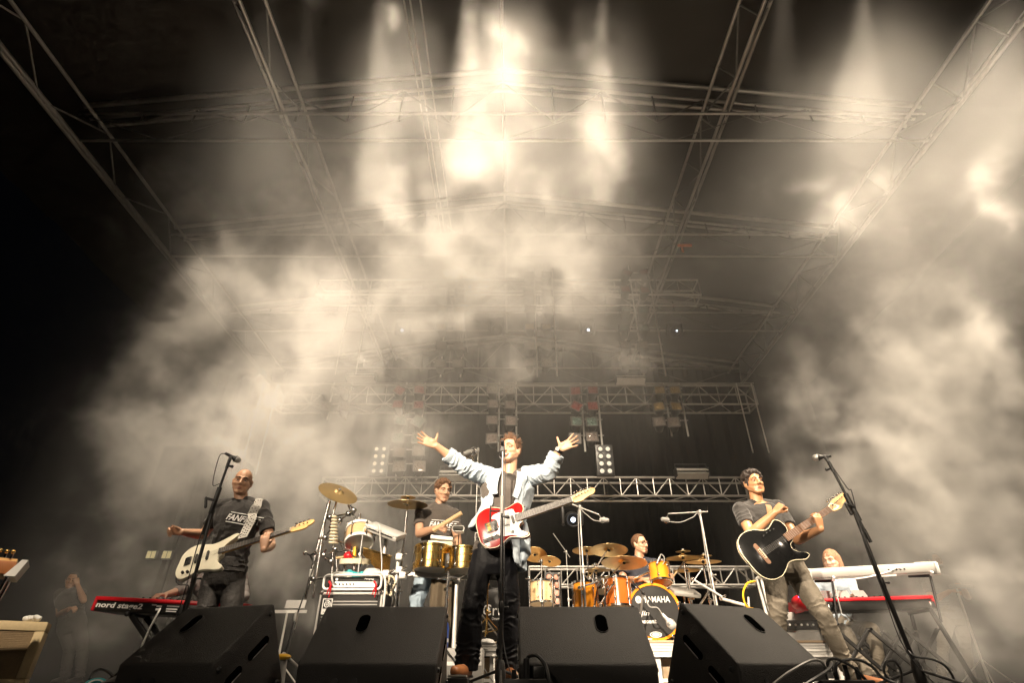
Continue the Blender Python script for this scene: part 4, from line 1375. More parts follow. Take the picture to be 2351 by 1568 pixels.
    t = thing("drum_pad", "pale electronic pad leaning on the right of the bass drum", "electronic pad", p)
    MB().rbox(p, (.30, .22, .05), .018, Matrix.Rotation(.35, 3, 'X') @ Matrix.Rotation(.1, 3, 'Y')).build("case", MT['grey'], t)
    MB().cyl(p + V((0, .05, -.02)), (p.x, p.y + .05, RZ), .011, None, 8).build("post", MT['chrome'], t)
    # overhead microphones
    def overhead(lab, miclab, top, endl, mcx, base, Y, cablab):
        T, E, Mx = at(*top, Y), at(*endl, Y), at(*mcx, Y - .05)
        st = stand(lab, E, base[2], boom=T, base=base, r=.0095, name="microphone_boom_stand", cat="microphone stand", group="overhead microphone stands", m='steel')
        t = thing("condenser_microphone", miclab, "microphone", Mx, "overhead microphones")
        d = V((.08, -.05, -.02)) if mcx[0] > top[0] else V((-.085, -.05, 0))
        MB().lathe([(0, 0), (.022, 0), (.024, .03), (.024, .085), (.018, .10), (0, .104)], Mx - d.normalized() * .03, d, 14).build("capsule", MT['grey'], t)
        for k in range(4):
            a = k * math.pi / 2
            MB().tube([Mx + V((.034 * math.cos(a + s), .034 * math.sin(a) * .5, .034 * math.sin(a + s))) for s in (0, .5, 1.0, 1.5)], .004, 5).build("shock_mount", MT['chrome'], t)
        MB().cyl(Mx, E, .006, None, 8).build("swivel", MT['chrome'], t)
        cable(cablab, [Mx + V((.02, 0, -.02)), Mx.lerp(T, .4) + V((0, 0, -.06)), Mx.lerp(T, .75) + V((0, 0, -.04)), T + V((-.02, -.02, -.05)), T.lerp(V(base), .4) + V((-.03, -.02, 0)), V(base) + V((-.03, -.02, .3))], .005, 'grey')
    overhead("tall steel boom stand left of the drummer, arm sloping down right", "pale overhead microphone hanging left of the drummer", (1331, 1165), (1375, 1182), (1384, 1194),
             (at(1345, 1420, 6.3).x, 6.3, RZ), 6.3, "pale cable drooping from the left overhead microphone")
    overhead("tall steel boom stand right of the drummer with level arm", "pale overhead microphone hanging right of the drummer", (1607, 1176), (1534, 1180), (1530, 1194),
             (at(1650, 1410, 6.3).x, 6.3, RZ), 6.3, "pale cable running along the right overhead boom")
    # bass drum microphone on a low boom
    a, b = at(1452, 1335, 6.1), at(1536, 1428, 6.05)
    t = thing("microphone_boom_stand", "low boom arm slanting across the bass drum head", "microphone stand", (a.x, a.y, RZ))
    MB().cyl(a, a.lerp(b, .82), .0075, None, 8).build("boom_arm", MT['black'], t)
    MB().cyl(a.lerp(b, .3), V((at(1468, 1420, 6.1).x, 6.3, RZ)), .011, None, 8).build("tube", MT['steel'], t)
    MB().sph(a.lerp(b, .3), .02, 10).build("clutch", MT['black'], t)
    d = (b - a).normalized()
    t = thing("drum_microphone", "silver egg shaped microphone in front of the bass drum head", "microphone", b)
    MB().lathe([(0, -.09), (.014, -.09), (.018, -.03), (.036, .0), (.043, .03), (.036, .06), (.016, .078), (0, .08)], b, d, 18).build("body", MT['silver'], t)
    MB().lathe([(.0365, .001), (.045, .012), (.045, .026), (.0365, .034)], b, d, 18).build("grille_band", MT['steel'], t)
    cable("pale cable following the boom across the bass drum head", [a.lerp(b, .35), a.lerp(b, .5) + V((-.02, -.01, -.05)), a.lerp(b, .62) + V((.02, -.02, -.02)), a.lerp(b, .8) + V((0, -.02, -.015)), b - d * .09], .006, 'grey')
    # clip microphone on the rack tom
    p = at(1514, 1290, 6.62)
    t = thing("clip_microphone", "small clip microphone with cable loop on the small orange tom", "microphone", p)
    MB().cyl(p + V((-.03, 0, -.02)), p + V((.01, -.01, .05)), .012, None, 10).build("body", MT['steel'], t)
    MB().tube(spline([p + V((.01, -.01, .05)), p + V((.03, 0, .08)), p + V((.06, 0, .05)), p + V((.055, 0, 0)), p + V((.03, 0, -.03))], 5), .005, 6).build("cable_loop", MT['grey'], t)
    # hardware clutter: clamps and rods near the kit
    for k, (px, py, qx, qy, Y) in enumerate([(1330, 1350, 1375, 1335, 6.3), (1378, 1390, 1405, 1345, 6.3), (1365, 1395, 1372, 1345, 6.25), (1385, 1420, 1392, 1350, 6.28),
                                             (1590, 1330, 1660, 1372, 6.2), (1600, 1400, 1640, 1340, 6.35), (1560, 1392, 1585, 1440, 6.2), (1598, 1405, 1575, 1455, 6.2), (1655, 1375, 1710, 1390, 6.2)]):
        A, B = at(px, py, Y), at(qx, qy, Y + .05)
        lab = ["chrome clamp rod left of the yellow floor tom", "chrome rod slanting in front of the reddish tom", "first upright chrome rod by the yellow floor tom", "second upright chrome rod between the two left toms",
               "steel rod sloping down from the right cymbal stands", "chrome rod leaning under the far right cymbal", "chrome pedal link right of the bass drum hoop", "pale strut propped at the bass drum's right edge",
               "pale rod lying towards the guitarist behind his monitor"][k]
        t = thing("hardware_rod", lab, "hardware", A, "chrome hardware of the drum kit")
        MB().cyl(A, B, .010 if k < 8 else .014, None, 8).build("rod", MT['chrome'] if k not in (4, 8) else MT['aluw'], t)
        MB().sph(A, .02, 8).build("clamp", MT['chrome'], t)
        MB().cap(B, .016, B + V((.02, -.02, .012)), .012, 8).build("wing_screw", MT['chrome'], t)
    p = at(1575, 1425, 6.3)
    t = thing("drum_pedal", "chrome hi-hat pedal with orange strut right of the bass drum", "pedal", V((p.x, p.y, RZ)))
    MB().cyl((p.x - .06, p.y, RZ + .02), (p.x + .05, p.y, RZ + .26), .014, None, 8).build("strut", MT['amber'], t)
    MB().rbox((p.x, p.y + .05, RZ + .02), (.10, .26, .02), .006).build("footboard", MT['chrome'], t)
    for lab, xs in (("pale drum stick lying on the front of the drum riser", (1440, 1468, 1497, 1472)),):
        A, B = at(xs[0], xs[1], 6.3), at(xs[2], xs[3], 6.32)
        A.z = B.z = RZ + .012
        o = MB().cyl(A, B, .011, .009, 8).build("drum_stick", MT['white'])
        tag(o, lab, "drum stick")
    # second kit in the haze behind the singer
    tc = at(1262, 1352, 8.0)
    t = thing("bass_drum", "dark bass drum with white lettering seen between the singer's legs", "bass drum", (at(1130, 1400, 7.3).x, 7.3, .43))
    bc = at(1131, 1412, 7.3)
    bc.z = max(bc.z, .43 + .28)
    drum(t, bc, (0, -1, 0), .26, .40, 'black', 'head', 8, 'black')
    text_obj("lettering", "Cru", MT['print'], t, bc + V((-.11, -.206, -.03)), (1, 0, 0), (0, 0, 1), .12, width=.24, lift=.004)
    text_obj("lettering", "Drums", MT['print'], t, bc + V((0.0, -.206, -.075)), (1, 0, 0), (0, 0, 1), .03, width=.10, lift=.004)
    tc = at(1245, 1362, 7.6)
    t = thing("floor_tom", "pale brown tom in the haze right of the singer's leg", "tom drum", tc)
    drum(t, tc, (0, .1, 1), .15, .26, 'wood', 'skinw', 6)
    for lab, px, py, rp, tip in (("bronze cymbal in the haze below the singer's jacket hem", 1228, 1273, 28, 26), ("dim cymbal in the haze between singer and drum kit", 1262, 1288, 26, 16)):
        c = at(px, py, 7.7)
        cymbal(lab, c, rp * mpp(px, py, 7.7), facing(c, tip, .1), group="cymbals of the hazy second kit")
    for k, (px, py, qx, qy) in enumerate(((1243, 1290, 1249, 1400), (1268, 1330, 1272, 1400), (1283, 1320, 1286, 1395), (1215, 1330, 1217, 1400))):
        A, B = at(px, py, 7.2), at(qx, qy, 7.2)
        stand(["first chrome stand right of the singer, tallest of the hazy row", "second chrome stand in the hazy row, before the orange lamps", "third chrome stand in the hazy row, nearest the yellow tom", "chrome stand at the singer's knee in the haze"][k],
              A, .43, r=.012, group="chrome stands behind the singer")
    stand("dim microphone stand far behind between singer and drum kit", at(1270, 1225, 8.6), .43, boom=at(1300, 1268, 8.6), r=.008, name="microphone_boom_stand", cat="microphone stand", m='steel')
    for k, (px, py, qx, qy, Y) in enumerate(((1106, 1320, 1108, 1480, 6.9), (1120, 1340, 1122, 1480, 6.9))):
        stand(["thick chrome post seen between the singer's legs", "thin brass coloured post seen between the singer's legs"][k], at(px, py, Y), 0.43, r=.014 - .005 * k, group="posts behind the singer's legs", m='steel' if k == 0 else 'gold')
    for k, (px, py) in enumerate(((1075, 1475), (1117, 1475))):
        c = at(px, py, 6.9)
        t = thing("drum_shoe_cover", ["white cloth bundle lying on the riser left of the singer's knee", "white cloth bundle lying on the riser between the singer's legs"][k], "cloth bundle", c)
        MB().ell(c, (.09, .06, .035), None, 14, 8).build("fold", MT['white'], t)
        MB().ell(c + V((.05, -.02, -.01)), (.05, .05, .025), None, 14, 8).build("fold", MT['white'], t)
drumkit()
# ------------------------------------------------------------------ percussion
def percussion():
    # timbales
    for k, (px, py, rp, hp, lab) in enumerate(((991, 1283, 38, 50, "brass timbale left of the two in front of the percussionist"), (1066, 1288, 40, 46, "brass timbale right of the two, half hidden by the singer's leg"))):
        Y = 5.55
        c = at(px, py, Y)
        m_ = mpp(px, py, Y)
        t = thing("timbale", lab, "timbale", c, "timbales")
        r, d = rp * m_, hp * m_
        ax = V((0, .06, 1)).normalized()
        drum(t, c, ax, r, d, 'gold', 'skinw', 6, 'gold', .018)
        for h in (-.22, .12):
            MB().lathe([(r, -.008), (r + .006, -.004), (r + .006, .004), (r, .008)], c + ax * (d * h), ax, 32).build("shell_bead", MT['gold'], t)
    c = at(1031, 1290, 5.5)
    t = thing("timbale_stand", "chrome stand carrying the two brass timbales", "stand", (c.x, c.y, 0))
    MB().cyl((c.x, c.y, .05), (c.x, c.y, c.z + .02), .016, None, 10).build("post", MT['chrome'], t)
    MB().rbox((c.x, c.y - .02, c.z), (.075, .06, .15), .02).build("mount_block", MT['black'], t)
    MB().ell((c.x, c.y - .055, c.z - .02), (.02, .012, .02), None, 10, 6).build("mount_bolt", MT['chrome'], t)
    for s in (-1, 1):
        MB().cap((c.x, c.y, c.z - .13), .012, (c.x + s * .09, c.y - .02, c.z - .15), .014).build("wing_clamp", MT['chrome'], t)
        MB().cyl((c.x, c.y, .30), (c.x + s * .28, c.y - .1, .015), .010, None, 8).build("leg", MT['chrome'], t)
    MB().cyl((c.x, c.y, .30), (c.x, c.y + .30, .015), .010, None, 8).build("leg", MT['chrome'], t)
    # small blocks and bell above the timbales
    p = at(1015, 1237, 5.55)
    t = thing("jam_block", "pair of pale wooden blocks mounted above the left timbale", "percussion block", p)
    MB().rbox(p, (.22, .09, .035), .006, Matrix.Rotation(.1, 3, 'Y')).build("upper_block", MT['white'], t)
    MB().rbox(p + V((-.01, 0, -.05)), (.24, .09, .04), .006, Matrix.Rotation(.05, 3, 'Y')).build("lower_block", MT['ivory'], t)
    MB().cyl(p + V((.13, 0, -.02)), p + V((.13, 0, -.2)), .006, None, 8).build("post", MT['chrome'], t)
    p = at(1053, 1217, 5.5)
    t = thing("cowbell", "small cowbell opening towards the audience in front of the percussionist", "cowbell", p)
    mb = MB()
    for e in range(18):
        pass
    ol = rrect(.12, .055, .02)
    n = len(ol)
    vs = [p + V((x, -.06, z)) for x, z in ol] + [p + V((x * .7, .10, z * .6)) for x, z in ol] + [p + V((x * .9, -.058, z * .82)) for x, z in ol] + [p + V((x * .62, .09, z * .5)) for x, z in ol]
    fs = [(i, (i + 1) % n, n + (i + 1) % n, n + i) for i in range(n)] + [(2 * n + i, 3 * n + i, 3 * n + (i + 1) % n, 2 * n + (i + 1) % n) for i in range(n)]
    fs += [(i, 2 * n + i, 2 * n + (i + 1) % n, (i + 1) % n) for i in range(n)] + [tuple(range(n, 2 * n)), tuple(range(3 * n, 4 * n))]
    MB().add(vs, fs).build("bell", MT['silver'], t)
    MB().cyl(p + V((0, .03, -.02)), p + V((0, .03, -.24)), .005, None, 8).build("rod", MT['chrome'], t)
    # cymbals
    c = at(936, 1157, 5.7)
    r = 46 * mpp(936, 1157, 5.7)
    cymbal("flat bronze cymbal left of the percussionist's shoulder", c, r, facing(c, -2, 0), group="percussion cymbals")
    c2 = at(937, 1142, 5.7)
    cymbal("small bronze bell cymbal stacked above the flat one by the percussionist", c2, 17 * mpp(937, 1142, 5.7), facing(c2, -2), group="percussion cymbals")
    st = stand("tall stand under the flat bronze cymbal beside the percussionist", c, 0.0, r=.010, group="percussion stands")
    c = at(777, 1131, 5.6)
    cymbal("large tilted bronze cymbal at the left end of the percussion rack", c, 46 * mpp(777, 1131, 5.6), V((.42, -.50, .74)), group="percussion cymbals")
    # rack of pale square tubes
    t = thing("percussion_rack", "pale aluminium tube rack carrying the percussion in front of the percussionist", "percussion rack", (at(850, 1310, 5.55).x, 5.55, 0))
    def bar(a, b, Y, w=.042, Y2=None, m='aluw', nm="crossbar"):
        A, B = at(*a, Y), at(*b, Y2 or Y)
        d = (B - A).normalized()
        up_ = V((0, 0, 1)) if abs(d.z) < .9 else V((0, 1, 0))
        return MB().rbox((A + B) / 2, (w, (B - A).length, w), .006, rotmat(d, up_)).build(nm, MT[m], t)
    bar((925, 1319), (1085, 1327), 5.62)
    bar((800, 1324), (925, 1313), 5.5, Y2=5.62)
    def post(px, py0, py1, Y, r=.019, m='aluw'):
        A, B = at(px, py0, Y), at(px, py1, Y)
        B = V((A.x, Y, B.z))
        MB().cyl(A, (A.x, Y, max(B.z, 0.0)), r, None, 12).build("post", MT[m], t)
    for px, py0 in ((917, 1262), (887, 1230), (1049, 1330)):
        A = at(px, py0, 5.6)
        MB().cyl(A, (A.x, A.y, 0.02), .018, None, 12).build("post", MT['aluw'], t)
        e = MB().cyl((A.x - .15, A.y - .1, .015), (A.x + .15, A.y + .1, .015), .014, None, 8).build("foot", MT['aluw'], t)
    for px, py in ((917, 1310), (917, 1280), (887, 1318), (925, 1322), (1049, 1328), (800, 1324), (845, 1320)):
        A = at(px, py, 5.58)
        cl = MB().rbox(A, (.07, .07, .065), .014).build("clamp", MT['aluw'], t)
        MB().cap(A + V((.03, -.03, 0)), .008, A + V((.07, -.05, .02)), .011).build("wing_screw", MT['chrome'], cl)
    # sloping left legs of the rack
    for a, b, r in (((768, 1180), (762, 1335), .011), ((747, 1235), (800, 1250), .009), ((743, 1275), (800, 1262), .009), ((780, 1195), (812, 1172), .009), ((757, 1188), (800, 1180), .010), ((770, 1262), (777, 1335), .012), ((720, 1330), (800, 1324), .013), ((762, 1210), (745, 1237), .008), ((757, 1150), (700, 1375), .016), ((752, 1160), (718, 1375), .012), ((800, 1200), (790, 1320), .014), ((826, 1180), (812, 1322), .013), ((780, 1240), (800, 1290), .009), ((742, 1250), (726, 1290), .009)):
        A, B = at(*a, 5.62), at(*b, 5.58)
        MB().cyl(A, B, r, None, 10).build("tube", MT['chrome'], t)
    for k, (px, py) in enumerate(((757, 1188), (762, 1210), (747, 1235), (780, 1195), (800, 1180), (812, 1172), (770, 1262), (795, 1250), (743, 1275), (760, 1290), (720, 1330))):
        A = at(px, py, 5.55)
        cl = MB().rbox(A, (.05, .05, .05), .012, Matrix.Rotation(.4 * k, 3, 'Y')).build("clamp", MT['chrome'], t)
        MB().cap(A, .009, A + V((.05 * math.cos(k * 1.7), -.03, .05 * math.sin(k * 1.7))), .012).build("wing_screw", MT['chrome'], cl)
    A, B = at(777, 1134, 5.62), at(760, 1200, 5.6)
    MB().cyl(A, B, .010, None, 10).build("tilter_arm", MT['chrome'], t)
    A, B = at(800, 1160, 5.6), at(820, 1200, 5.58)
    MB().cyl(A, B, .012, None, 10).build("tilter_arm", MT['chrome'], t)
    # coil of spring chimes: stacked pale discs
    t = thing("spring_drum", "stack of pale ringed discs hanging under the tilted cymbal", "percussion", at(768, 1215, 5.5))
    for k in range(9):
        c = at(768 - .3 * k, 1187 + 7.5 * k, 5.5)
        MB().lathe([(.008, .012), (.026 + .0022 * k, .008), (.030 + .0024 * k, 0), (.026 + .0022 * k, -.008), (.008, -.012)], c, (.05, -.1, 1), 16).build("disc", MT['ivory'], t)
    # bongo style drum tipped towards the audience
    c = at(826, 1231, 5.45)
    t = thing("snare_drum", "tipped yellow side drum with white lower head on the percussion rack", "drum", c)
    drum(t, c, V((-.16, .42, .9)), .125, .16, 'wood', 'skinw', 6, 'white', .03)
    MB().cyl(c + V((.02, .05, -.1)), at(830, 1300, 5.55), .013, None, 10).build("post", MT['chrome'], t)
    for k in range(3):
        MB().tube(spline([c + V((-.06 + .05 * k, -.02, -.10)), c + V((-.05 + .05 * k, -.02, -.17)), c + V((0, 0, -.2))], 5), .006, 6).build("basket_arm", MT['chrome'], t)
    # sampling pad
    A = at(884, 1223, 5.5)
    t = thing("sampling_pad", "grey sampling pad tilted on the rack, underside showing", "electronic pad", A)
    R_ = Matrix.Rotation(math.radians(20), 3, 'Y') @ Matrix.Rotation(math.radians(18), 3, 'X')
    MB().rbox(A, (.34, .30, .042), .014, R_).build("case", MT['silver'], t)
    MB().rbox(A + R_ @ V((0, 0, .03)), (.345, .305, .014), .005, R_).build("top_plate", MT['white'], t)
    MB().rbox(A + R_ @ V((-.02, 0, -.03)), (.16, .14, .03), .008, R_).build("mount_plate", MT['grey'], t)
    MB().box(A + R_ @ V((0, -.152, .008)), (.26, .006, .014), R_).build("socket_slot", MT['black'], t, False)
    cable("thin pale cable hanging from the sampling pad", [A + R_ @ V((-.03, -.155, .01)), A + V((-.02, -.19, .03)), A + V((.0, -.17, -.1)), A + V((.04, -.14, -.35)), A + V((.035, -.14, -.62))], .005, 'white')
    cable("second thin pale cable hanging behind the tipped drum", [A + R_ @ V((-.12, -.155, .01)), A + V((-.16, -.19, 0)), A + V((-.17, -.17, -.15)), A + V((-.17, -.14, -.45))], .004, 'white')
    # bar chimes: row of golden tubes, longest first
    t = thing("bar_chimes", "row of golden bar chimes hanging below the sampling pad", "chimes", at(862, 1262, 5.5))
    a, b = at(836, 1262, 5.5), at(896, 1282, 5.58)
    MB().rbox((a + b) / 2 + V((0, 0, .012)), (.02, (b - a).length + .02, .02), .004, rotmat(b - a)).build("rail", MT['gold'], t)
    n = 24
    for k in range(n):
        f = k / (n - 1)
        p = a.lerp(b, f)
        MB().cyl(p, p - V((0, 0, .055 + .15 * f)), .0055, None, 8).build("bar", MT['gold'], t)
    # tambourine tray with shakers
    c = at(815, 1291, 5.5)
    t = thing("tambourine", "pale tambourine lying on the percussion rack", "tambourine", c)
    MB().lathe([(.13, -.02), (.142, -.02), (.142, .025), (.13, .025), (.13, -.02)], c, (0, -.12, 1), 32).build("frame", MT['ivory'], t)
    for k in range(8):
        a = k * math.pi / 4
        MB().lathe([(0, -.002), (.016, -.002), (.016, .002), (0, .002)], c + V((.137 * math.cos(a), .137 * math.sin(a), .002)), (0, 0, 1), 12).build("jingle", MT['steel'], t)
    c = at(801, 1277, 5.47)
    t = thing("maraca", "red maraca head lying in the tambourine", "maraca", c)
    MB().ell(c, (.05, .045, .04), None, 16, 10).build("head", MT['red'], t)
    MB().cyl(c, c + V((-.12, .0, -.02)), .010, None, 8).build("handle", MT['wood'], t)
    c = at(815, 1268, 5.47)
    t = thing("shaker", "upright yellow shaker standing in the tambourine", "shaker", c)
    MB().cap(c - V((0, 0, .05)), .021, c + V((0, 0, .045)), .021, 14).build("tube", MT['yellow'], t)
    o = MB().cap(at(826, 1272, 5.47), .012, at(828, 1283, 5.47), .016, 10).build("small_shaker", MT['white'])
    tag(o, "tiny white shaker beside the upright yellow one", "shaker")
    # strings of shells hanging right of the cabinet
    c = at(896, 1345, 5.45)
    t = thing("seed_rattle", "loop of pale seed shells hanging right of the bass cabinet", "rattle", c)
    for k in range(26):
        a = 2 * math.pi * k / 26
        MB().ell(c + V((.032 * math.cos(a) + .01 * math.sin(3 * a), .008 * math.sin(5 * a), .082 * math.sin(a))), (.011, .010, .009), None, 8, 5).build("shell", MT['ivory'], t)
    # hanging brown cloth below the crossbar
    a, b = at(990, 1330, 5.66), at(1046, 1332, 5.66)
    mb = MB()
    vs = []
    nx_, nz_ = 16, 8
    for j in range(nz_ + 1):
        for i in range(nx_ + 1):
            f = i / nx_
            p = a.lerp(b, f)
            vs.append((p.x, p.y + .02 * math.sin(f * 14 + j * .3), p.z - .62 * j / nz_))
    mb.add(vs, [(j * (nx_ + 1) + i, j * (nx_ + 1) + i + 1, (j + 1) * (nx_ + 1) + i + 1, (j + 1) * (nx_ + 1) + i) for j in range(nz_) for i in range(nx_)])
    o = mb.build("hanging_cloth", MT['drapeb'])
    tag(o, "brown cloth hanging from the percussion rack below the left timbale", "cloth")
    # percussion overhead microphone
    T = at(1098, 1033, 5.9)
    st = stand("tall pale stand of the microphone above the percussionist", T, 0, r=.008, name="microphone_boom_stand", cat="microphone stand", m='steel')
    Mx = at(1082, 1040, 5.85)
    t = thing("condenser_microphone", "large pale microphone in a round shock mount above the percussionist", "microphone", Mx)
    a, b = at(1064, 1044, 5.8), at(1090, 1034, 5.88)
    d = (b - a).normalized()
    MB().lathe([(0, 0), (.022, .002), (.029, .02), (.029, .10), (.024, .13), (0, .135)], a, d, 18).build("capsule", MT['grey'], t)
    for k in range(5):
        a2 = k * 2 * math.pi / 5
        pts = [Mx + V((.048 * math.cos(s) * .8, .02 * math.sin(a2), .048 * math.sin(s))) + d * (.02 * (k - 2)) for s in np.linspace(0, 2 * math.pi, 12)]
        MB().tube(pts, .0045, 5).build("shock_mount_ring", MT['chrome'], t)
    MB().cyl(Mx, at(1090, 1063, 5.88), .012, .008, 10).build("swivel", MT['chrome'], t)
    MB().cyl(at(1090, 1063, 5.88), at(1100, 1120, 5.9), .007, None, 8).build("tube", MT['steel'], t)
    # little boom stand left of the rack
    A, B = at(712, 1275, 5.0), at(722, 1298, 5.0)
    F = at(640, 1560, 4.4)
    F.z = 0
    t = thing("microphone_stand", "slim dark stand with two pronged holder left of the percussion rack", "microphone stand", F)
    MB().cyl(A, B, .008, None, 8).build("holder_neck", MT['black'], t)
    for s in (-1, 1):
        MB().sph(A + V((s * .045, 0, .02)), .022, 10).build("holder_prong", MT['chrome'], t)
        MB().cyl(A, A + V((s * .045, 0, .02)), .008, None, 8).build("holder_arm", MT['black'], t)
    M2 = at(677, 1427, 4.7)
    MB().cyl(B, M2, .006, None, 8).build("upper_tube", MT['black'], t)
    MB().rbox(M2, (.03, .03, .12), .01).build("clutch", MT['steel'], t)
    MB().cyl(M2, F + V((0, 0, .05)), .012, None, 8).build("lower_tube", MT['black'], t)
    for k in range(3):
        a2 = k * 2 * math.pi / 3 + .4
        MB().cyl(F + V((0, 0, .22)), F + V((.28 * math.cos(a2), .28 * math.sin(a2), .012)), .009, None, 8).build("leg", MT['steel'], t)
    o = MB().box(at(715, 1316, 5.2), (.03, .02, .06)).build("price_tag", MT['white'], None, False)
    tag(o, "small white card clipped beside the percussion rack", "card")
    # water bottle, yellow cap
    c = at(1022, 1450, 5.6)
    t = thing("water_bottle", "blue labelled water bottle standing beside the singer's leg", "bottle", (c.x, c.y, c.z - .12))
    MB().lathe([(0, 0), (.032, 0), (.034, .02), (.034, .15), (.026, .19), (.013, .21), (.013, .23), (0, .23)], (c.x, c.y, c.z - .13), (0, 0, 1), 16).build("body", MT['blue'], t)
    MB().lathe([(.0345, .04), (.0352, .04), (.0352, .07), (.0345, .07)], (c.x, c.y, c.z - .13), (0, 0, 1), 16).build("label_band", MT['white'], t)
    MB().lathe([(.015, .222), (.015, .245), (0, .246)], (c.x, c.y, c.z - .13), (0, 0, 1), 12).build("cap", MT['white'], t)
    t = thing("equipment_case", "grey case under the water bottle left of the singer", "case", (c.x, 5.75, 0))
    MB().rbox((c.x + .12, 5.72, (c.z - .135) / 2), (.46, .35, c.z - .135), .012).build("case", MT['grey'], t)
    MB().box((c.x + .12, 5.54, (c.z - .135) * .6), (.44, .012, .03)).build("case_band", MT['aluw'], t, False)
    # items between the bass monitor and the cabinet
    c = at(653, 1505, 4.0)
    t = thing("cable_spool", "yellow topped grey tube standing beside the bassist's monitor", "tube", (c.x, 4.0, 0))
    MB().cyl((c.x + .01, 4.0, 0), (c.x, 4.0, c.z - .02), .026, .022, 12).build("tube", MT['grey'], t)
    MB().ell((c.x, 3.98, c.z - .01), (.052, .035, .018), None, 14, 8).build("cap", MT['yellow'], t)
    c = at(660, 1405, 6.6)
    t = thing("music_stand", "pale music stand in the haze left of the bass cabinet", "music stand", (c.x, 6.6, 0))
    MB().box(c, (.42, .02, .03)).build("ledge", MT['aluw'], t, False)
    MB().box(c + V((.06, .04, .075)), (.22, .012, .09), Matrix.Rotation(-.3, 3, 'X')).build("sheet_plate", MT['grey'], t, False)
    MB().cyl((c.x, 6.6, .02), (c.x, 6.6, c.z), .012, None, 8).build("post", MT['aluw'], t)
    for k in range(3):
        a2 = k * 2.1
        MB().cyl((c.x, 6.6, .25), (c.x + .25 * math.cos(a2), 6.6 + .25 * math.sin(a2), .01), .008, None, 8).build("leg", MT['aluw'], t)
    c = at(745, 1530, 5.0)
    t = thing("equipment_case", "pale green edged case behind the gap between the two left monitors", "case", (c.x, 5.0, 0))
    MB().rbox((c.x, 5.05, .12), (.16, .3, .24), .01).build("case", MT['grey'], t)
    MB().box((c.x - .02, 4.89, .12), (.04, .012, .2)).build("edge_strip", MT['white'], t, False)
percussion()

# ------------------------------------------------------------------ keyboards
def keys(t, A, ux, uy, uz, L, n=52):
    k = 0
    for i in range(n):
        MB().box(A + ux * (L * (i + .5) / n) + uy * .07, (L / n * .9, .14, .014), Matrix((ux, uy, uz)).transposed()).build("white_key", MT['white'], t, False)
def nord(label, Lp, Rp, Yl, Yr, words, cat="keyboard"):
    """Lp, Rp: ends of the top edge of the rear side in the photo"""
    A, B = at(*Lp, Yl), at(*Rp, Yr)
    z = (A.z + B.z) / 2
    ux = (B - A)
    ux.normalize()
    uy = V((-ux.y, ux.x, 0)).normalized()
    uz = ux.cross(uy)
    L = (B - A).length
    t = thing("stage_keyboard", label, cat, (A + B) / 2 - V((0, 0, .12)), "red keyboards")
    M_ = Matrix((ux, uy, uz)).transposed()
    def Q(x, y, zz): return A + ux * x + uy * y + uz * zz
    MB().rbox(Q(L / 2, .17, -.06), (L - .04, .33, .11), .010, M_).build("case", MT['black'], t)
    MB().rbox(Q(L / 2, .14, -.014), (L, .30, .034), .010, M_).build("top_panel", MT['red'], t)
    for x in (.012, L - .012):
        MB().rbox(Q(x, .17, -.056), (.024, .36, .118), .010, M_).build("end_cheek", MT['red'], t)
    for k in range(9):
        MB().lathe([(.010, 0), (.009, .016), (0, .017)], Q(L * (.28 + .045 * k), .06, .003), uz, 10).build("knob", MT['black'], t)
    if words:
        text_obj("lettering", "nord stage2", MT['print'], t, Q(.03, .003, -.098), ux, uz, .058, width=.41, lift=.003, shear=.08, bold=.03)
        for x, w_ in ((.55, .035), (.55, .035)):
            pass
        for x, zz, w_, h_ in ((.515, -.045, .04, .008), (.56, -.052, .045, .012), (.56, -.078, .04, .016), (.65, -.048, .11, .010), (.65, -.070, .10, .010), (.655, -.088, .09, .008), (1.03, -.07, .06, .03)):
            MB().box(Q(x + w_ / 2, .0035, zz), (w_, .006, h_), M_).build("rear_label", MT['print'], t, False)
    return t, Q, L
tK, QK, LK = nord("red and black stage keyboard standing behind the bassist", (221, 1369.5), (572, 1388), 5.25, 5.25, True)
# its single leg stand
t = thing("keyboard_stand", "dark cross legged stand under the red keyboard behind the bassist", "keyboard stand", V((QK(.6, .2, 0).x, 5.45, 0)))
for a, b in (((.33, -.12), (.95, -.75)), ((.95, -.12), (.33, -.75))):
    for y in (.05, .28):
        p0, p1 = QK(a[0], y, a[1]), QK(b[0], y, b[1])
        p1.z = .02
        MB().rbox((p0 + p1) / 2, (.03, (p1 - p0).length, .045), .006, rotmat(p1 - p0)).build("leg", MT['black'], t)
for x in (.33, .95):
    MB().cyl(QK(x, .0, -.125), QK(x, .34, -.125), .016, None, 10).build("support_bar", MT['black'], t)
    MB().sph(QK(x, .0, -.125), .022, 8).build("end_cap", MT['rubber'], t)
cable("pale cable hanging under the red keyboard behind the bassist", [QK(.60, .0, -.07), QK(.61, -.03, -.11), QK(.585, -.03, -.25), QK(.565, -.02, -.4)], .008, 'white')

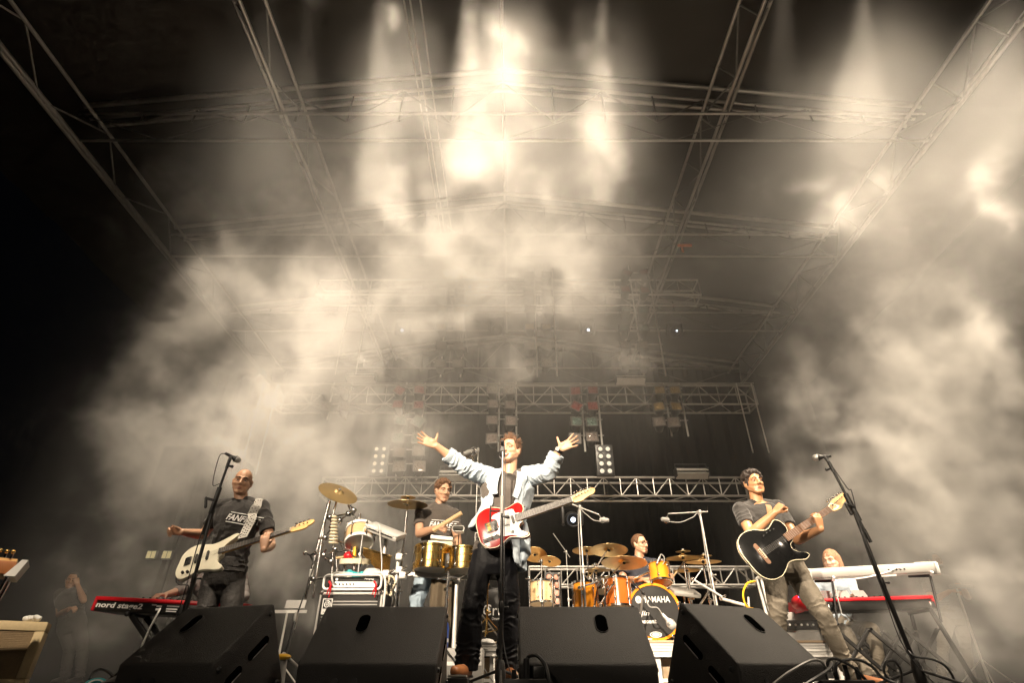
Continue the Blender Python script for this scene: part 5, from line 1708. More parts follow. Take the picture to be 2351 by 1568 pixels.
def right_keys():
    tL, Q2, L2 = nord("red keyboard on the lower tier of the black scissor stand", (1834, 1377), (2141, 1368), 6.1, 6.0, False)
    # upper silver keyboard
    A, B = at(1852, 1308, 6.05), at(2150, 1292, 5.95)
    ux = (B - A).normalized()
    uy = V((-ux.y, ux.x, 0)).normalized()
    uz = ux.cross(uy)
    tilt = Matrix.Rotation(math.radians(9), 3, ux)
    uy2, uz2 = tilt @ uy, tilt @ uz
    L = (B - A).length
    M_ = Matrix((ux, uy2, uz2)).transposed()
    def Q(x, y, z): return A + ux * x + uy2 * y + uz2 * z
    t = thing("synthesizer", "long silver synthesizer on the upper tier at the right", "keyboard", (A + B) / 2)
    MB().rbox(Q(L / 2, .16, -.045), (L, .33, .09), .016, M_).build("case", MT['silver'], t)
    MB().rbox(Q(L / 2, .16, -.098), (L - .05, .30, .02), .006, M_).build("base_plate", MT['grey'], t)
    for x in (.015, L - .015):
        MB().rbox(Q(x, .16, -.05), (.04, .36, .115), .014, M_).build("end_block", MT['white'], t)
    MB().box(Q(L * .60, -.008, -.098), (.17, .012, .016), M_).build("rear_label", MT['print'], t, False)
    for k in range(5):
        MB().cyl(Q(L * (.62 + .03 * k), -.004, -.045), Q(L * (.62 + .03 * k), -.012, -.045), .008, None, 10).build("socket", MT['black'], t)
    cable("pale cables drooping along the back of the silver synthesizer", [Q(L * .66, -.01, -.04), Q(L * .60, -.05, -.06), Q(L * .45, -.04, -.10), Q(L * .28, -.04, -.115), Q(L * .19, -.05, -.12), Q(L * .165, -.05, -.22), Q(L * .17, -.03, -.42)], .007, 'white')
    cable("second pale cable twisted into the synthesizer sockets", [Q(L * .72, -.01, -.04), Q(L * .66, -.045, -.03), Q(L * .58, -.04, -.075), Q(L * .47, -.035, -.09)], .006, 'white')
    # the scissor stand
    s = thing("keyboard_stand", "black two tier scissor stand under the keyboards at the right", "keyboard stand", (Q2(L2 / 2, .2, 0).x, 6.2, 0))
    def bar(p, q, w=.03, nm="bar", m='black'):
        p, q = V(p), V(q)
        MB().rbox((p + q) / 2, (w * .8, (q - p).length, w), .005, rotmat(q - p)).build(nm, MT[m], s)
    xs = [Q2(L2 * f, -.02, 0).x for f in (.06, .30, .56, .82, .97)]
    for f in (.18, .93):
        # main slanting legs on both sides
        for y, dz in ((-.04, 0), (.32, 0)):
            top = Q2(L2 * f, y, -.13)
            bar(top, V((top.x + (.10 if f > .5 else -.02), top.y + (-.1 if y < 0 else .25), .02)), .04, "leg")
        # upper arms carrying the silver synthesizer
        p0, p1 = Q2(L2 * f + .03, -.03, -.10), Q(L * f, .02, -.12)
        MB().cyl(p0 + V((.02, -.02, -.14)), p1, .012, None, 8).build("arm", MT['black'], s)
        MB().rbox(p0, (.05, .05, .09), .01).build("arm_clamp", MT['chrome'], s)
        bar(p1, Q(L * f - .05, .30, -.125), .03, "arm")
        bar(Q2(L2 * f, -.05, -.128), Q2(L2 * f, .36, -.128), .035, "support_bar")
        MB().cyl(p1 + V((0, -.02, .0)), p1 + V((0, -.05, .03)), .014, None, 10).build("end_cap", MT['white'], s)
    # scissor lattice between the legs
    y = Q2(L2 / 2, -.05, 0).y
    x0, x1 = Q2(L2 * .18, 0, 0).x, Q2(L2 * .95, 0, 0).x
    zz0, zz1, zm = .08, .52, .30
    n = 3
    w = (x1 - x0) / n
    for yy in (y, y + .34):
        for k in range(n):
            a = x0 + w * k
            bar((a, yy, zm + .18), (a + w, yy, zm - .16), .034, "scissor_bar")
            bar((a, yy + .02, zm - .16), (a + w, yy + .02, zm + .18), .034, "scissor_bar")
            MB().cyl((a + w / 2, yy - .03, zm + .01), (a + w / 2, yy + .05, zm + .01), .013, None, 10).build("pivot", MT['chrome'], s)
            MB().cyl((a + w, yy - .03, zm - .16), (a + w, yy + .05, zm - .16), .013, None, 10).build("pivot", MT['chrome'], s)
            MB().cyl((a + w, yy - .03, zm + .18), (a + w, yy + .05, zm + .18), .013, None, 10).build("pivot", MT['chrome'], s)
    # sheet music and lamp on the lower keyboard
    for k in range(4):
        p = Q2(L2 * (.12 + .13 * k), .12, .05)
        o = MB().box(p, (.14, .004, .09), Matrix.Rotation(-.5 - .05 * k, 3, 'X') @ Matrix.Rotation(.06 * k - .1, 3, 'Z')).build("music_sheet", MT['print'], None, False)
        tag(o, ["leftmost pale sheet propped on the lower red keyboard", "second pale sheet on the lower red keyboard, next to the leftmost", "third pale sheet on the lower red keyboard, next to the tilted one", "tilted pale sheet, rightmost on the lower red keyboard"][k], "sheet", "sheets on the lower red keyboard")
    # red case by the guitarist's knee and rack gear behind it
    p = at(1842, 1385, 5.9)
    t = thing("stage_monitor_lamp", "small round red case lying behind the guitarist's knee", "case", p)
    MB().ell(p, (.10, .12, .075), None, 18, 10).build("shell", MT['red'], t)
    MB().sph(p + V((-.06, -.09, .045)), .008, 8).build("lamp", MT['bluetiny'], t)
    p = at(1835, 1440, 6.3)
    t = thing("equipment_rack", "grey rack of audio equipment behind the guitarist's knee", "equipment rack", (p.x, 6.3, 0))
    MB().rbox((p.x, 6.5, .33), (.5, .4, .66), .015).build("case", MT['grey'], t)
    for k in range(5):
        MB().box((p.x, 6.295, .10 + .11 * k), (.44, .014, .085)).build("unit", MT['steel'] if k % 2 else MT['black'], t, False)
    for k in range(6):
        MB().cyl((p.x - .16 + .06 * k, 6.29, .54), (p.x - .16 + .06 * k, 6.275, .54), .01, None, 8).build("knob", MT['white'], t)
    # folding chrome frame left of the guitarist
    p = at(1750, 1370, 5.7)
    t = thing("guitar_rack", "chrome guitar stand frame behind the guitarist's left leg", "guitar stand", (p.x, 5.7, 0))
    for a, b, r in (((1737, 1328), (1762, 1412), .014), ((1747, 1330), (1772, 1412), .014), ((1737, 1328), (1755, 1324), .012), ((1758, 1345), (1788, 1412), .010), ((1718, 1372), (1716, 1415), .010)):
        A, B = at(*a, 5.7), at(*b, 5.6)
        MB().cyl(A, V((B.x + (B.x - A.x) * 1.2, B.y - .1, .02)) if b[1] > 1400 else B, r, None, 8).build("tube", MT['aluw'], t)
    cable("yellow cable looped over the guitar stand frame", [at(1735, 1335, 5.6), at(1716, 1340, 5.6), at(1706, 1365, 5.6), at(1714, 1392, 5.6), at(1735, 1400, 5.6)], .009, 'yellow')
right_keys()

# ------------------------------------------------------------------ left edge: combo amplifier and pedal steel
def left_edge():
    Y = 4.75
    C = at(112, 1429, Y)
    D_ = at(-120, 1420, Y)
    zt = C.z
    x1, x0 = C.x, C.x - .62
    t = thing("combo_amplifier", "cream covered guitar amplifier with brown ribbed speaker cloth at the left edge", "guitar amplifier", (x1, Y, 0))
    cx, w = (x0 + x1) / 2, x1 - x0
    fr = .065
    for c, s in (((cx, Y + .13, zt - fr / 2), (w, .26, fr)), ((cx, Y + .13, fr / 2 + .0), (w, .26, fr)), ((x0 + fr / 2, Y + .13, zt / 2), (fr, .258, zt - 2 * fr)), ((x1 - fr / 2, Y + .13, zt / 2), (fr, .258, zt - 2 * fr))):
        MB().rbox(c, s, .010).build("frame_board", MT['tweed'], t)
    MB().box((cx, Y + .03, zt / 2), (w - 2 * fr, .02, zt - 2 * fr)).build("speaker_cloth", MT['grille'], t, False)
    n = 26
    for k in range(n):
        z = fr + .012 + (zt - 2 * fr - .02) * k / (n - 1)
        MB().box((cx, Y + .017, z), (w - 2 * fr, .006, .007)).build("cloth_rib", MT['grille'], t, False)
    MB().box((cx, Y + .25, zt / 2), (w - .02, .02, zt - .02)).build("back_board", MT['tweed'], t, False)
    t.rotation_euler = (0, 0, math.radians(31))
    mb = MB()
    rr = random.Random(5)
    for k in range(9):
        mb.ell((x1 - .20 + .014 * k, Y + .02 + rr.uniform(-.02, .03), zt + .012 + rr.uniform(0, .022)), (rr.uniform(.014, .03), rr.uniform(.014, .03), rr.uniform(.010, .018)), Matrix.Rotation(rr.uniform(-1, 1), 3, 'X'), 8, 6)
    o = mb.build("crumpled_cloth", MT['white'])
    tag(o, "crumpled white cloth lying on the cream guitar amplifier", "cloth")
    # pedal steel guitar
    A, B = at(-70, 1296, 4.05), at(66, 1316, 4.05)
    t = thing("pedal_steel_guitar", "brown wooden pedal steel guitar with metal end plate at the left edge", "steel guitar", (B.x, 4.0, 0))
    ux = V((1, 0, 0))
    zb = at(40, 1326, 4.05).z
    ztop = at(40, 1296, 4.05).z
    MB().rbox((B.x - .50, 4.12, (zb + ztop) / 2), (.90, .30, ztop - zb), .012).build("body", MT['brown'], t)
    ol = [(0, 0), (.045, .0), (.085, ztop - zb + .02), (.045, ztop - zb + .02)]
    MB().prism([(-.06, -.01), (.0, -.01), (.035, ztop - zb + .012), (.0, ztop - zb + .012)], (B.x - .03, 3.955, zb), (1, 0, 0), (0, 0, 1), (0, 1, 0), .33).build("end_plate", MT['aluw'], t, False)
    MB().box((B.x - .46, 4.08, ztop + .012), (.80, .10, .022)).build("neck_plate", MT['maple'], t, False)
    for k in range(10):
        p = V((B.x - .10 - .035 * k, 4.03 + .012 * (k % 2), ztop + .02))
        tn = MB().cyl(p, p + V((0, 0, .04)), .008, None, 8).build("tuner_post", MT['chrome'], t)
        MB().ell(p + V((0, -.012, .045)), (.012, .008, .014), None, 8, 6).build("peg_button", MT['gold'], tn)
    for dx, dy in ((-.07, 3.99), (-.07, 4.25), (-.85, 3.99), (-.85, 4.25)):
        p = V((B.x + dx, dy, zb))
        q = V((B.x + dx - .05 * (1 if dx > -.5 else -1), dy, .01))
        lg = MB().cyl(p, q, .012, None, 10).build("leg", MT['chrome'], t)
        MB().cyl(p.lerp(q, .5), p.lerp(q, .58), .018, None, 10).build("leg_collar", MT['black'], lg)
    MB().rbox((B.x - .45, 4.1, .12), (.75, .08, .03), .006).build("pedal_bar", MT['steel'], t)
    for k in range(4):
        MB().rbox((B.x - .3 - .1 * k, 4.0, .09), (.05, .14, .012), .004).build("pedal", MT['steel'], t)
    t.rotation_euler = (0, 0, math.radians(36))
    # black cable hanging from it
    cable("black cable hanging below the pedal steel guitar", [V((B.x - .32, 3.96, zb)), V((B.x - .30, 3.94, zb - .15)), V((B.x - .26, 3.95, zb - .3)), V((B.x - .20, 3.97, .30)), V((B.x - .17, 3.97, .2)), V((B.x - .24, 3.97, .05))], .014)
    # tape roll and spare stand on the floor
    c = at(226, 1556, 4.2)
    t = thing("tape_roll", "turquoise tape roll lying on the floor left of the bassist's monitor", "tape roll", (c.x, 4.2, 0))
    MB().lathe([(.032, 0), (.062, 0), (.062, .045), (.032, .045), (.032, 0)], (c.x, 4.2, .0), (.2, -.5, .8), 24).build("roll", MT['teal'], t)
    MB().lathe([(.033, .046), (.045, .0465)], (c.x, 4.2, .0), (.2, -.5, .8), 24).build("roll_side", MT['white'], t)
    A, B = at(232, 1567, 3.9), at(310, 1522, 3.9)
    A.z, B.z = .03, at(310, 1540, 3.9).z
    t = thing("folded_stand", "folded dark stand legs lying left of the bassist's monitor", "stand", A)
    MB().cyl(A, B, .014, .012, 8).build("leg", MT['steel'], t)
    MB().cyl(A + V((.0, -.08, 0)), B + V((.05, -.1, -.06)), .012, None, 8).build("leg", MT['black'], t)
    cable("dark cable lying on the floor beside the turquoise tape", [at(205, 1560, 4.0), at(212, 1545, 4.05), at(232, 1537, 4.1), at(250, 1545, 4.0), at(262, 1558, 3.95)], .008)
left_edge()
# ================================================================== people
DG = None
def remesh(mb, voxel, smooth=3, fac=0.5, post=None):
    """closed overlapping volumes -> one continuous skin"""
    me = bpy.data.meshes.new("tmp_body")
    me.from_pydata([tuple(p) for p in mb.v], [], mb.f)
    bm = bmesh.new(); bm.from_mesh(me)
    # every piece is closed and convex-ish: orient outwards piece by piece
    bmesh.ops.recalc_face_normals(bm, faces=bm.faces[:])
    bm.to_mesh(me); bm.free()
    o = bpy.data.objects.new("tmp_body", me)
    COL.objects.link(o)
    r = o.modifiers.new("r", 'REMESH')
    r.mode = 'VOXEL'
    r.voxel_size = voxel
    if smooth:
        s_ = o.modifiers.new("s", 'SMOOTH')
        s_.factor, s_.iterations = fac, smooth
    dg = bpy.context.evaluated_depsgraph_get()
    out = bpy.data.meshes.new_from_object(o.evaluated_get(dg))
    bpy.data.objects.remove(o)
    bpy.data.meshes.remove(me)
    return out
def vcoords(me):
    a = np.empty(len(me.vertices) * 3)
    me.vertices.foreach_get("co", a)
    return a.reshape(-1, 3)
def vnormals(me):
    a = np.empty(len(me.vertices) * 3)
    me.vertex_normals.foreach_get("vector", a)
    return a.reshape(-1, 3)
def setco(me, a):
    me.vertices.foreach_set("co", np.ascontiguousarray(a).ravel())
    me.update()
def finish(name, me, m, parent):
    a = vcoords(me)
    M = WM[parent.name].inverted()
    t = np.array(M.translation)
    R = np.array(M.to_3x3())
    setco(me, a @ R.T + t)
    me.materials.clear()
    me.materials.append(m)
    shade(me, 80)
    return link(name, me, parent)
def folds(me, amp, freq, seed=0.0, stretch=(1, 1, 1), ridged=True):
    """push cloth in and out: creased noise"""
    a, n = vcoords(me), vnormals(me)
    d = np.empty(len(a))
    sx, sy, sz = stretch
    for i, p in enumerate(a):
        q = V((p[0] * freq * sx + seed, p[1] * freq * sy, p[2] * freq * sz))
        v = noise.noise(q)
        if ridged:
            v = 0.5 - abs(v + 0.5 * noise.noise(q * 2.1)) * 1.6
        d[i] = v
    setco(me, a + n * (d[:, None] * amp))
def armfolds(me, A, B, amp, waves, reach, seed=0.0):
    """ring creases across a sleeve or trouser leg that runs from A to B"""
    a, n = vcoords(me), vnormals(me)
    A, B = np.array(A), np.array(B)
    ax = B - A
    L = np.linalg.norm(ax)
    ax = ax / L
    rel = a - A
    t = rel @ ax
    rad = np.linalg.norm(rel - t[:, None] * ax, axis=1)
    w = np.clip((reach - rad) / (reach * .3), 0, 1) * np.clip((t + .03) / .06, 0, 1) * np.clip((L + .03 - t) / .06, 0, 1)
    ph = np.zeros(len(a))
    idx = np.where(w > 0)[0]
    for i in idx:
        ph[i] = 2.6 * noise.noise(V((a[i][0] * 8 + seed, a[i][1] * 8, a[i][2] * 8))) + 1.1 * noise.noise(V((a[i][0] * 19 + seed, a[i][1] * 19, a[i][2] * 19)))
    s_ = np.sin(t / L * waves * 2 * math.pi + ph * 1.6)
    d = (1 - 2 * np.abs(s_) ** .7) * amp
    setco(me, a + n * (d * w)[:, None])

class Frame:
    def __init__(s, c, fwd, up=(0, 0, 1)):
        s.c = V(c)
        s.f = V(fwd).normalized()
        s.s = s.f.cross(V(up)).normalized()      # the person's right side if fwd is where he looks ... points to his right
        s.u = s.s.cross(s.f).normalized()
        s.M = Matrix((s.s, s.f, s.u)).transposed()
    def __call__(s, x, y, z): return s.c + s.s * x + s.f * y + s.u * z
def head_prims(mb, F, k=1.0, smile=False, beard=False):
    def e(c, r, rot=None): mb.ell(F(*(q * k for q in c)), tuple(q * k for q in r), F.M if rot is None else F.M @ rot, 18, 12)
    def cp(a, ra, b, rb): mb.cap(F(*(q * k for q in a)), ra * k, F(*(q * k for q in b)), rb * k, 12)
    e((0, -.014, .030), (.0745, .095, .086))
    e((0, .020, -.022), (.0625, .074, .085))
    e((0, .030, -.078), (.046, .052, .042))
    e((0, .056, -.052), (.043, .034, .040))
    for s in (-1, 1):
        cp((.058 * s, -.008, -.050), .017, (.024 * s, .066, -.100), .017)
        cp((.034 * s, .068, -.030), .022, (.048 * s, .040, -.024), .023)
        cp((.050 * s, .012, -.035), .026, (.034 * s, .052, -.066), .026)
        cp((.052 * s, .0, -.058), .020, (.030 * s, .056, -.088), .021)
        e((.077 * s, -.010, -.012), (.010, .020, .033), Matrix.Rotation(.35 * s, 3, 'Z'))
        e((.082 * s, -.016, .004), (.009, .014, .018))
        e((.012 * s, .100, -.036), (.010, .012, .009))
        cp((.014 * s, .086, .020), .012, (.046 * s, .072, .019), .011)
    e((0, .076, -.102), (.022, .019, .018))
    cp((0, .087, .014), .009, (0, .109, -.030), .0120)
    e((0, .076, -.072), (.030, .014, .024))
def face_dents(me, F, k=1.0, smile=False):
    a = vcoords(me)
    n = np.array(F.f)
    def dent(c, r, d, sq=1.0):
        cc = np.array(F(*(q * k for q in c)))
        rel = a - cc
        x, y, z = rel @ np.array(F.s), rel @ np.array(F.f), rel @ np.array(F.u)
        q = (x / (r[0] * k)) ** 2 + (y / (.04 * k)) ** 2 + (z / (r[1] * k)) ** 2
        a[:] = a - n * (d * k * np.exp(-q * 1.5))[:, None]
    for s in (-1, 1):
        dent((.031 * s, .088, .001), (.019, .012), .0125)
        dent((.034 * s, .09, -.058), (.012, .02), .0015)
    dent((0, .10, -.049), (.018, .006), .004)
    if not smile:
        dent((0, .104, -.0715), (.026, .0035), .006)
    else:
        dent((0, .104, -.070), (.030, .013), .010)
    dent((0, .095, -.088), (.024, .006), .004)
    setco(me, a)
def face_parts(t, F, k=1.0, smile=False, brow='hairk', eyes=True, iris='dark', lid=0.0):
    def P(x, y, z): return F(x * k, y * k, z * k)
    for s in (-1, 1):
        eb = MB().ell(P(.031 * s, .0735, .001), (.0120 * k, .0120 * k, .0078 * k), F.M, 14, 10).build("eye", MT['teeth'], t)
        MB().ell(P(.031 * s, .0815, .001 - .001), (.0062 * k, .006 * k, .0062 * k), F.M, 10, 8).build("iris", MT[iris], eb)
        MB().ell(P(.031 * s, .0755, .0058), (.0150 * k, .0128 * k, .0062 * k), F.M, 14, 8).build("eyelid", t_skin(t), eb)
        pts = [P(.013 * s, .0985, .0185), P(.030 * s, .0955, .0255), P(.050 * s, .080, .0215)]
        MB().tube(spline(pts, 4), .0048 * k, 6, .0028 * k).build("eyebrow", MT[brow], t)
    if smile:
        MB().ell(P(0, .082, -.0705), (.027 * k, .012 * k, .0125 * k), F.M, 16, 8).build("mouth", MT['dark'], t)
        MB().ell(P(0, .0885, -.0665), (.0235 * k, .0085 * k, .0062 * k), F.M, 16, 8).build("teeth", MT['teeth'], t)
        for z, dz in ((-.060, .0055), (-.083, -.006)):
            pts = [P(-.029, .078, -.067), P(-.012, .0955, z), P(0, .097, z - .001), P(.012, .0955, z), P(.029, .078, -.067)]
            MB().tube(spline(pts, 4), .0045 * k, 6).build("lip", MT['lips'], t)
    else:
        for z, y, r in ((-.0668, .0893, .0034), (-.0762, .0885, .0042)):
            pts = [P(-.020, .0815, -.0722), P(-.009, y, z + .0008), P(0, y + .001, z), P(.009, y, z + .0008), P(.020, .0815, -.0722)]
            MB().tube(spline(pts, 4), r * k, 6).build("lip", MT['lips'], t)
SKINOF = {}
def t_skin(t): return SKINOF[t.name]

def hand(mb, w, d, n, s, curl=(20, 20, 20), spread=4, k=1.0, thumb=(.55, .75, .25), thumb_curl=20, each=None):
    """w: wrist, d: towards the fingers, n: out of the palm, s: towards the thumb"""
    d = V(d).normalized()
    n = (V(n) - d * V(n).dot(d)).normalized()
    s = (V(s) - d * V(s).dot(d) - n * V(s).dot(n)).normalized()
    w = V(w)
    st = []
    for x, a, b in ((-.02, .026, .019), (.0, .026, .018), (.03, .036, .016), (.065, .041, .0145), (.092, .041, .012), (.100, .036, .009)):
        st.append((w + d * (x * k), s * (a * k), n * (b * k)))
    mb.loft(st, 16, 2.6)
    mb.ell(w + d * .038 * k + s * .022 * k + n * .008 * k, (.018 * k, .03 * k, .014 * k), Matrix((s, d, n)).transposed(), 12, 8)
    for i in range(4):
        x = .030 - .0205 * i
        base = w + d * ((.094 - .004 * abs(i - 1)) * k) + s * (x * k)
        L = (.074, .082, .076, .060)[i] * k
        a = math.radians(spread * (1.5 - i))
        dd = (d * math.cos(a) + s * math.sin(a)).normalized()
        c = curl if each is None else each[i]
        p, r = base - dd * .012 * k, .0092 * k
        tot = 0
        for j, (f, rr) in enumerate(((.46, .0086), (.30, .0078), (.24, .0068))):
            tot += math.radians(c[j])
            dj = (dd * math.cos(tot) + n * math.sin(tot)).normalized()
            q = p + dj * (L * f + (.012 * k if j == 0 else 0))
            mb.cap(p, r, q, rr * k, 10)
            p, r = q, rr * k
    td = (d * thumb[0] + s * thumb[1] + n * thumb[2]).normalized()
    b = w + d * .022 * k + s * .020 * k + n * .004 * k
    m1 = b + td * .046 * k
    mb.cap(b, .0145 * k, m1, .0110 * k, 10)
    td2 = (td + d * math.sin(math.radians(thumb_curl)) + n * math.sin(math.radians(thumb_curl)) * .4).normalized()
    mb.cap(m1, .0108 * k, m1 + td2 * .034 * k, .0084 * k, 10)
def person(label, J, skin, shirt, trousers, shoes, sleeve=0.55, vox=.0055, group=None, collar=.062, tshirt_len=-.10, belly=0.0, jacket=None, hands=True, neckv=False, sitting=False, build=1.0, headk=1.0, smile=False, brow='hairk', face=True, sole='sole'):
    """J: joints in world space. Returns the thing and useful frames."""
    hip, neck = V(J['hip']), V(J['neck'])
    sL, sR = V(J['shL']), V(J['shR'])        # L / R as seen in the photograph
    t = thing("person", label, "person", (hip.x, hip.y, J.get('foot_z', 0.0)), group)
    SKINOF[t.name] = MT[skin]
    up = (neck - hip).normalized()
    side = (sR - sL).normalized()
    side = (side - up * side.dot(up)).normalized()
    front = side.cross(up).normalized()
    if front.y > 0 and not J.get('back'): front = -front
    hs = V(J.get('hipside', side)).normalized()
    B = build
    H = (neck - hip).length
    F = Frame(J['head'], J['look'], J.get('headup', (0, 0, 1)))
    sw = (sR - sL).length / 2
    def torso(mb, g, t0, t1, shoulder=True, pw=2.3):
        st = []
        ctrl = [(-.30, .150, .105), (-.16, .172, .122), (0, .170, .120), (.2, .150, .108), (.38, .148, .110), (.58, .165, .120), (.76, .182, .122), (.88, .176, .108), (.95, .135, .090), (1.0, .085, .075), (1.04, .062, .062)]
        for tt, a, b in ctrl:
            if tt < t0 - 1e-6 or tt > t1 + 1e-6: continue
            f = min(1, max(0, tt))
            sd = (hs * (1 - f) + side * f).normalized()
            bb = b + belly * max(0, 1 - abs(tt - .25) / .35)
            c = hip + up * (H * tt) + front * (belly * .6 * max(0, 1 - abs(tt - .25) / .35))
            st.append((c, sd * (a * B + g), front * (bb * B + g)))
        mb.loft(st, 24, pw)
        if shoulder:
            for s in (sL, sR):
                mb.cap(neck - up * .07 + (s - neck) * .35, .052 + g, s, .058 * B + g, 14)
                mb.cap(neck + up * .005, .045 + g * .6, s + up * .004, .046 * B + g, 14)
                mb.cap(hip + up * (H * .70) + side * (side.dot(s - hip) * .62), .085 + g, s - up * .02, .055 + g, 14)
    # ---- body: one continuous skin
    mb = MB()
    torso(mb, 0, -.16 if trousers else -.30, 1.0)
    mb.cap(neck - up * .03, .060, F(0, -.020, -.075), .056, 16)
    head_prims(mb, F, headk)
    for a in ('L', 'R'):
        sh, el, wr = V(J['sh' + a]), V(J['el' + a]), V(J['wr' + a])
        mb.cap(sh, .056 * B, sh.lerp(el, .45), .051 * B, 14)
        mb.cap(sh.lerp(el, .45), .051 * B, el, .040 * B, 14)
        mb.cap(el, .041 * B, el.lerp(wr, .3), .044 * B, 14)
        mb.cap(el.lerp(wr, .3), .044 * B, wr, .0275 * B, 14)
        if hands and ('hand' + a) in J:
            hand(mb, wr, **J['hand' + a])
    if 'knL' in J:
        for a, sg in (('L', -1), ('R', 1)):
            hj = hip + hs * (sg * .088) - up * .06
            kn, an = V(J['kn' + a]), V(J['an' + a])
            mb.cap(hj, .082, kn, .056, 14)
            mb.cap(kn, .057, kn.lerp(an, .35), .056, 14)
            mb.cap(kn.lerp(an, .35), .056, an, .038, 14)
            to = V(J['to' + a])
            mb.cap(an - V((0, 0, .02)), .034, to, .028, 10)
    me = remesh(mb, vox, 3, .5)
    if face: face_dents(me, F, headk, smile)
    finish("body", me, MT[skin], t)
    if face: face_parts(t, F, headk, smile, brow)
    # ---- shirt
    if shirt:
        mb = MB()
        torso(mb, .014, tshirt_len * 1.6, 1.0 if not neckv else .95)
        if sleeve:
            for a in ('L', 'R'):
                sh, el, wr = V(J['sh' + a]), V(J['el' + a]), V(J['wr' + a])
                if sleeve <= 1:
                    e = sh.lerp(el, sleeve)
                    mb.sph(sh, .070 * B, 16)
                    mb.cyl(sh, e, .069 * B, .064 * B, 18)
                else:
                    mb.cap(sh, .070 * B, el, .054 * B, 18)
                    e = el.lerp(wr, sleeve - 1)
                    mb.cyl(el, e, .054 * B, .043 * B, 18)
        me = remesh(mb, vox * 1.15, 2, .5)
        folds(me, .009, 6.0, hip.x * 3, (1, 1, .8))
        for a in ('L', 'R'):
            sh, el = V(J['sh' + a]), V(J['el' + a])
            armfolds(me, sh, sh.lerp(el, min(1, sleeve)), .0035, 1.4, .095, hip.x)
        armfolds(me, hip, hip + up * H * .55, .006, 2.2, .24, hip.x + 2)
        so = finish("t_shirt" if sleeve <= 1 else "shirt", me, MT[shirt], t)
    # ---- trousers
    if trousers and 'knL' in J:
        mb = MB()
        torso(mb, .009, -.30, .2, False)
        wide = J.get('wide', 1.0)
        for a, sg in (('L', -1), ('R', 1)):
            hj = hip + hs * (sg * .085) - up * .05
            kn, an = V(J['kn' + a]), V(J['an' + a])
            mb.cap(hj, .098, hj.lerp(kn, .5), .086, 18)
            mb.cap(hj.lerp(kn, .5), .086, kn, .072 * (1 + .25 * (wide - 1)), 18)
            mb.cap(kn, .071, kn.lerp(an, .5), .066 * wide, 18)
            e = an - (an - kn).normalized() * -.02
            mb.cyl(kn.lerp(an, .5), e, .066 * wide, .064 * wide, 18)
            mb.sph(kn.lerp(an, .5), .066 * wide, 14)
        me = remesh(mb, vox * 1.2, 2, .5)
        folds(me, .012, 5.0, hip.x + 5, (1, 1, .5))
        for a in ('L', 'R'):
            kn, an = V(J['kn' + a]), V(J['an' + a])
            armfolds(me, kn.lerp(an, .6), an, .008, 1.6, .12, 1.0)
            armfolds(me, hip.lerp(kn, .75), kn.lerp(an, .3), .006, 1.6, .12, 3.0)
        finish("trousers", me, MT[trousers], t)
    if shoes and 'knL' in J:
        for a in ('L', 'R'):
            an, to = V(J['an' + a]), V(J['to' + a])
            d = to - an; d.z = 0
            d.normalize() if d.length > 1e-4 else None
            dz = (to - an)
            mb = MB()
            heel = an - V((0, 0, .045)) - dz.normalized() * .03
            mb.cap(heel, .038, heel.lerp(to, .55), .042, 14)
            mb.cap(heel.lerp(to, .55), .042, to + dz.normalized() * .015, .033, 14)
            mb.cap(an + V((0, 0, .01)), .045, heel.lerp(to, .4), .040, 14)
            me = remesh(mb, .007, 2)
            sh_ = finish("shoe", me, MT[shoes], t)
            mid = heel.lerp(to, .5)
            so_ = MB()
            fwd = dz.normalized()
            sd = fwd.cross(V((0, 0, 1))).normalized()
            upn = sd.cross(fwd)
            st = [(heel - fwd * .04 - upn * .034, sd * .030, upn * .012), (mid - upn * .038, sd * .044, upn * .012), (to + fwd * .0 - upn * .030, sd * .042, upn * .012), (to + fwd * .05 - upn * .022, sd * .022, upn * .010)]
            so_.loft(st, 14, 2.5)
            so_.build("sole", MT[sole], sh_)
    return t, F, dict(up=up, side=side, front=front, H=H, hip=hip, neck=neck)

def curly(t, F, m, k=1.0, n=150, seed=1, top=.03, r=(.012, .020), low=-.02, front=.055):
    """cap of tight curls"""
    rr = random.Random(seed)
    mb = MB()
    mb.ell(F(0, -.018 * k, .036 * k), (.079 * k, .095 * k, .088 * k), F.M, 18, 12)
    c = 0
    while c < n:
        a, z = rr.uniform(0, 2 * math.pi), rr.uniform(-.45, 1)
        q = math.sqrt(1 - z * z)
        x, y = q * math.cos(a), q * math.sin(a)
        p = V((x * .083, -.017 + y * .102, .033 + z * .096))
        if p.y > front and p.z < .082: continue
        if p.y > .0 and p.z < .035: continue
        if p.z < low and p.y > -.03: continue
        R = rr.uniform(*r)
        mb.sph(F(p.x * k, p.y * k, p.z * k), R * k, 8)
        c += 1
    # keep the face clear
    me = remesh(mb, .0048, 1)
    a = vcoords(me)
    return finish("hair", me, MT[m], t)
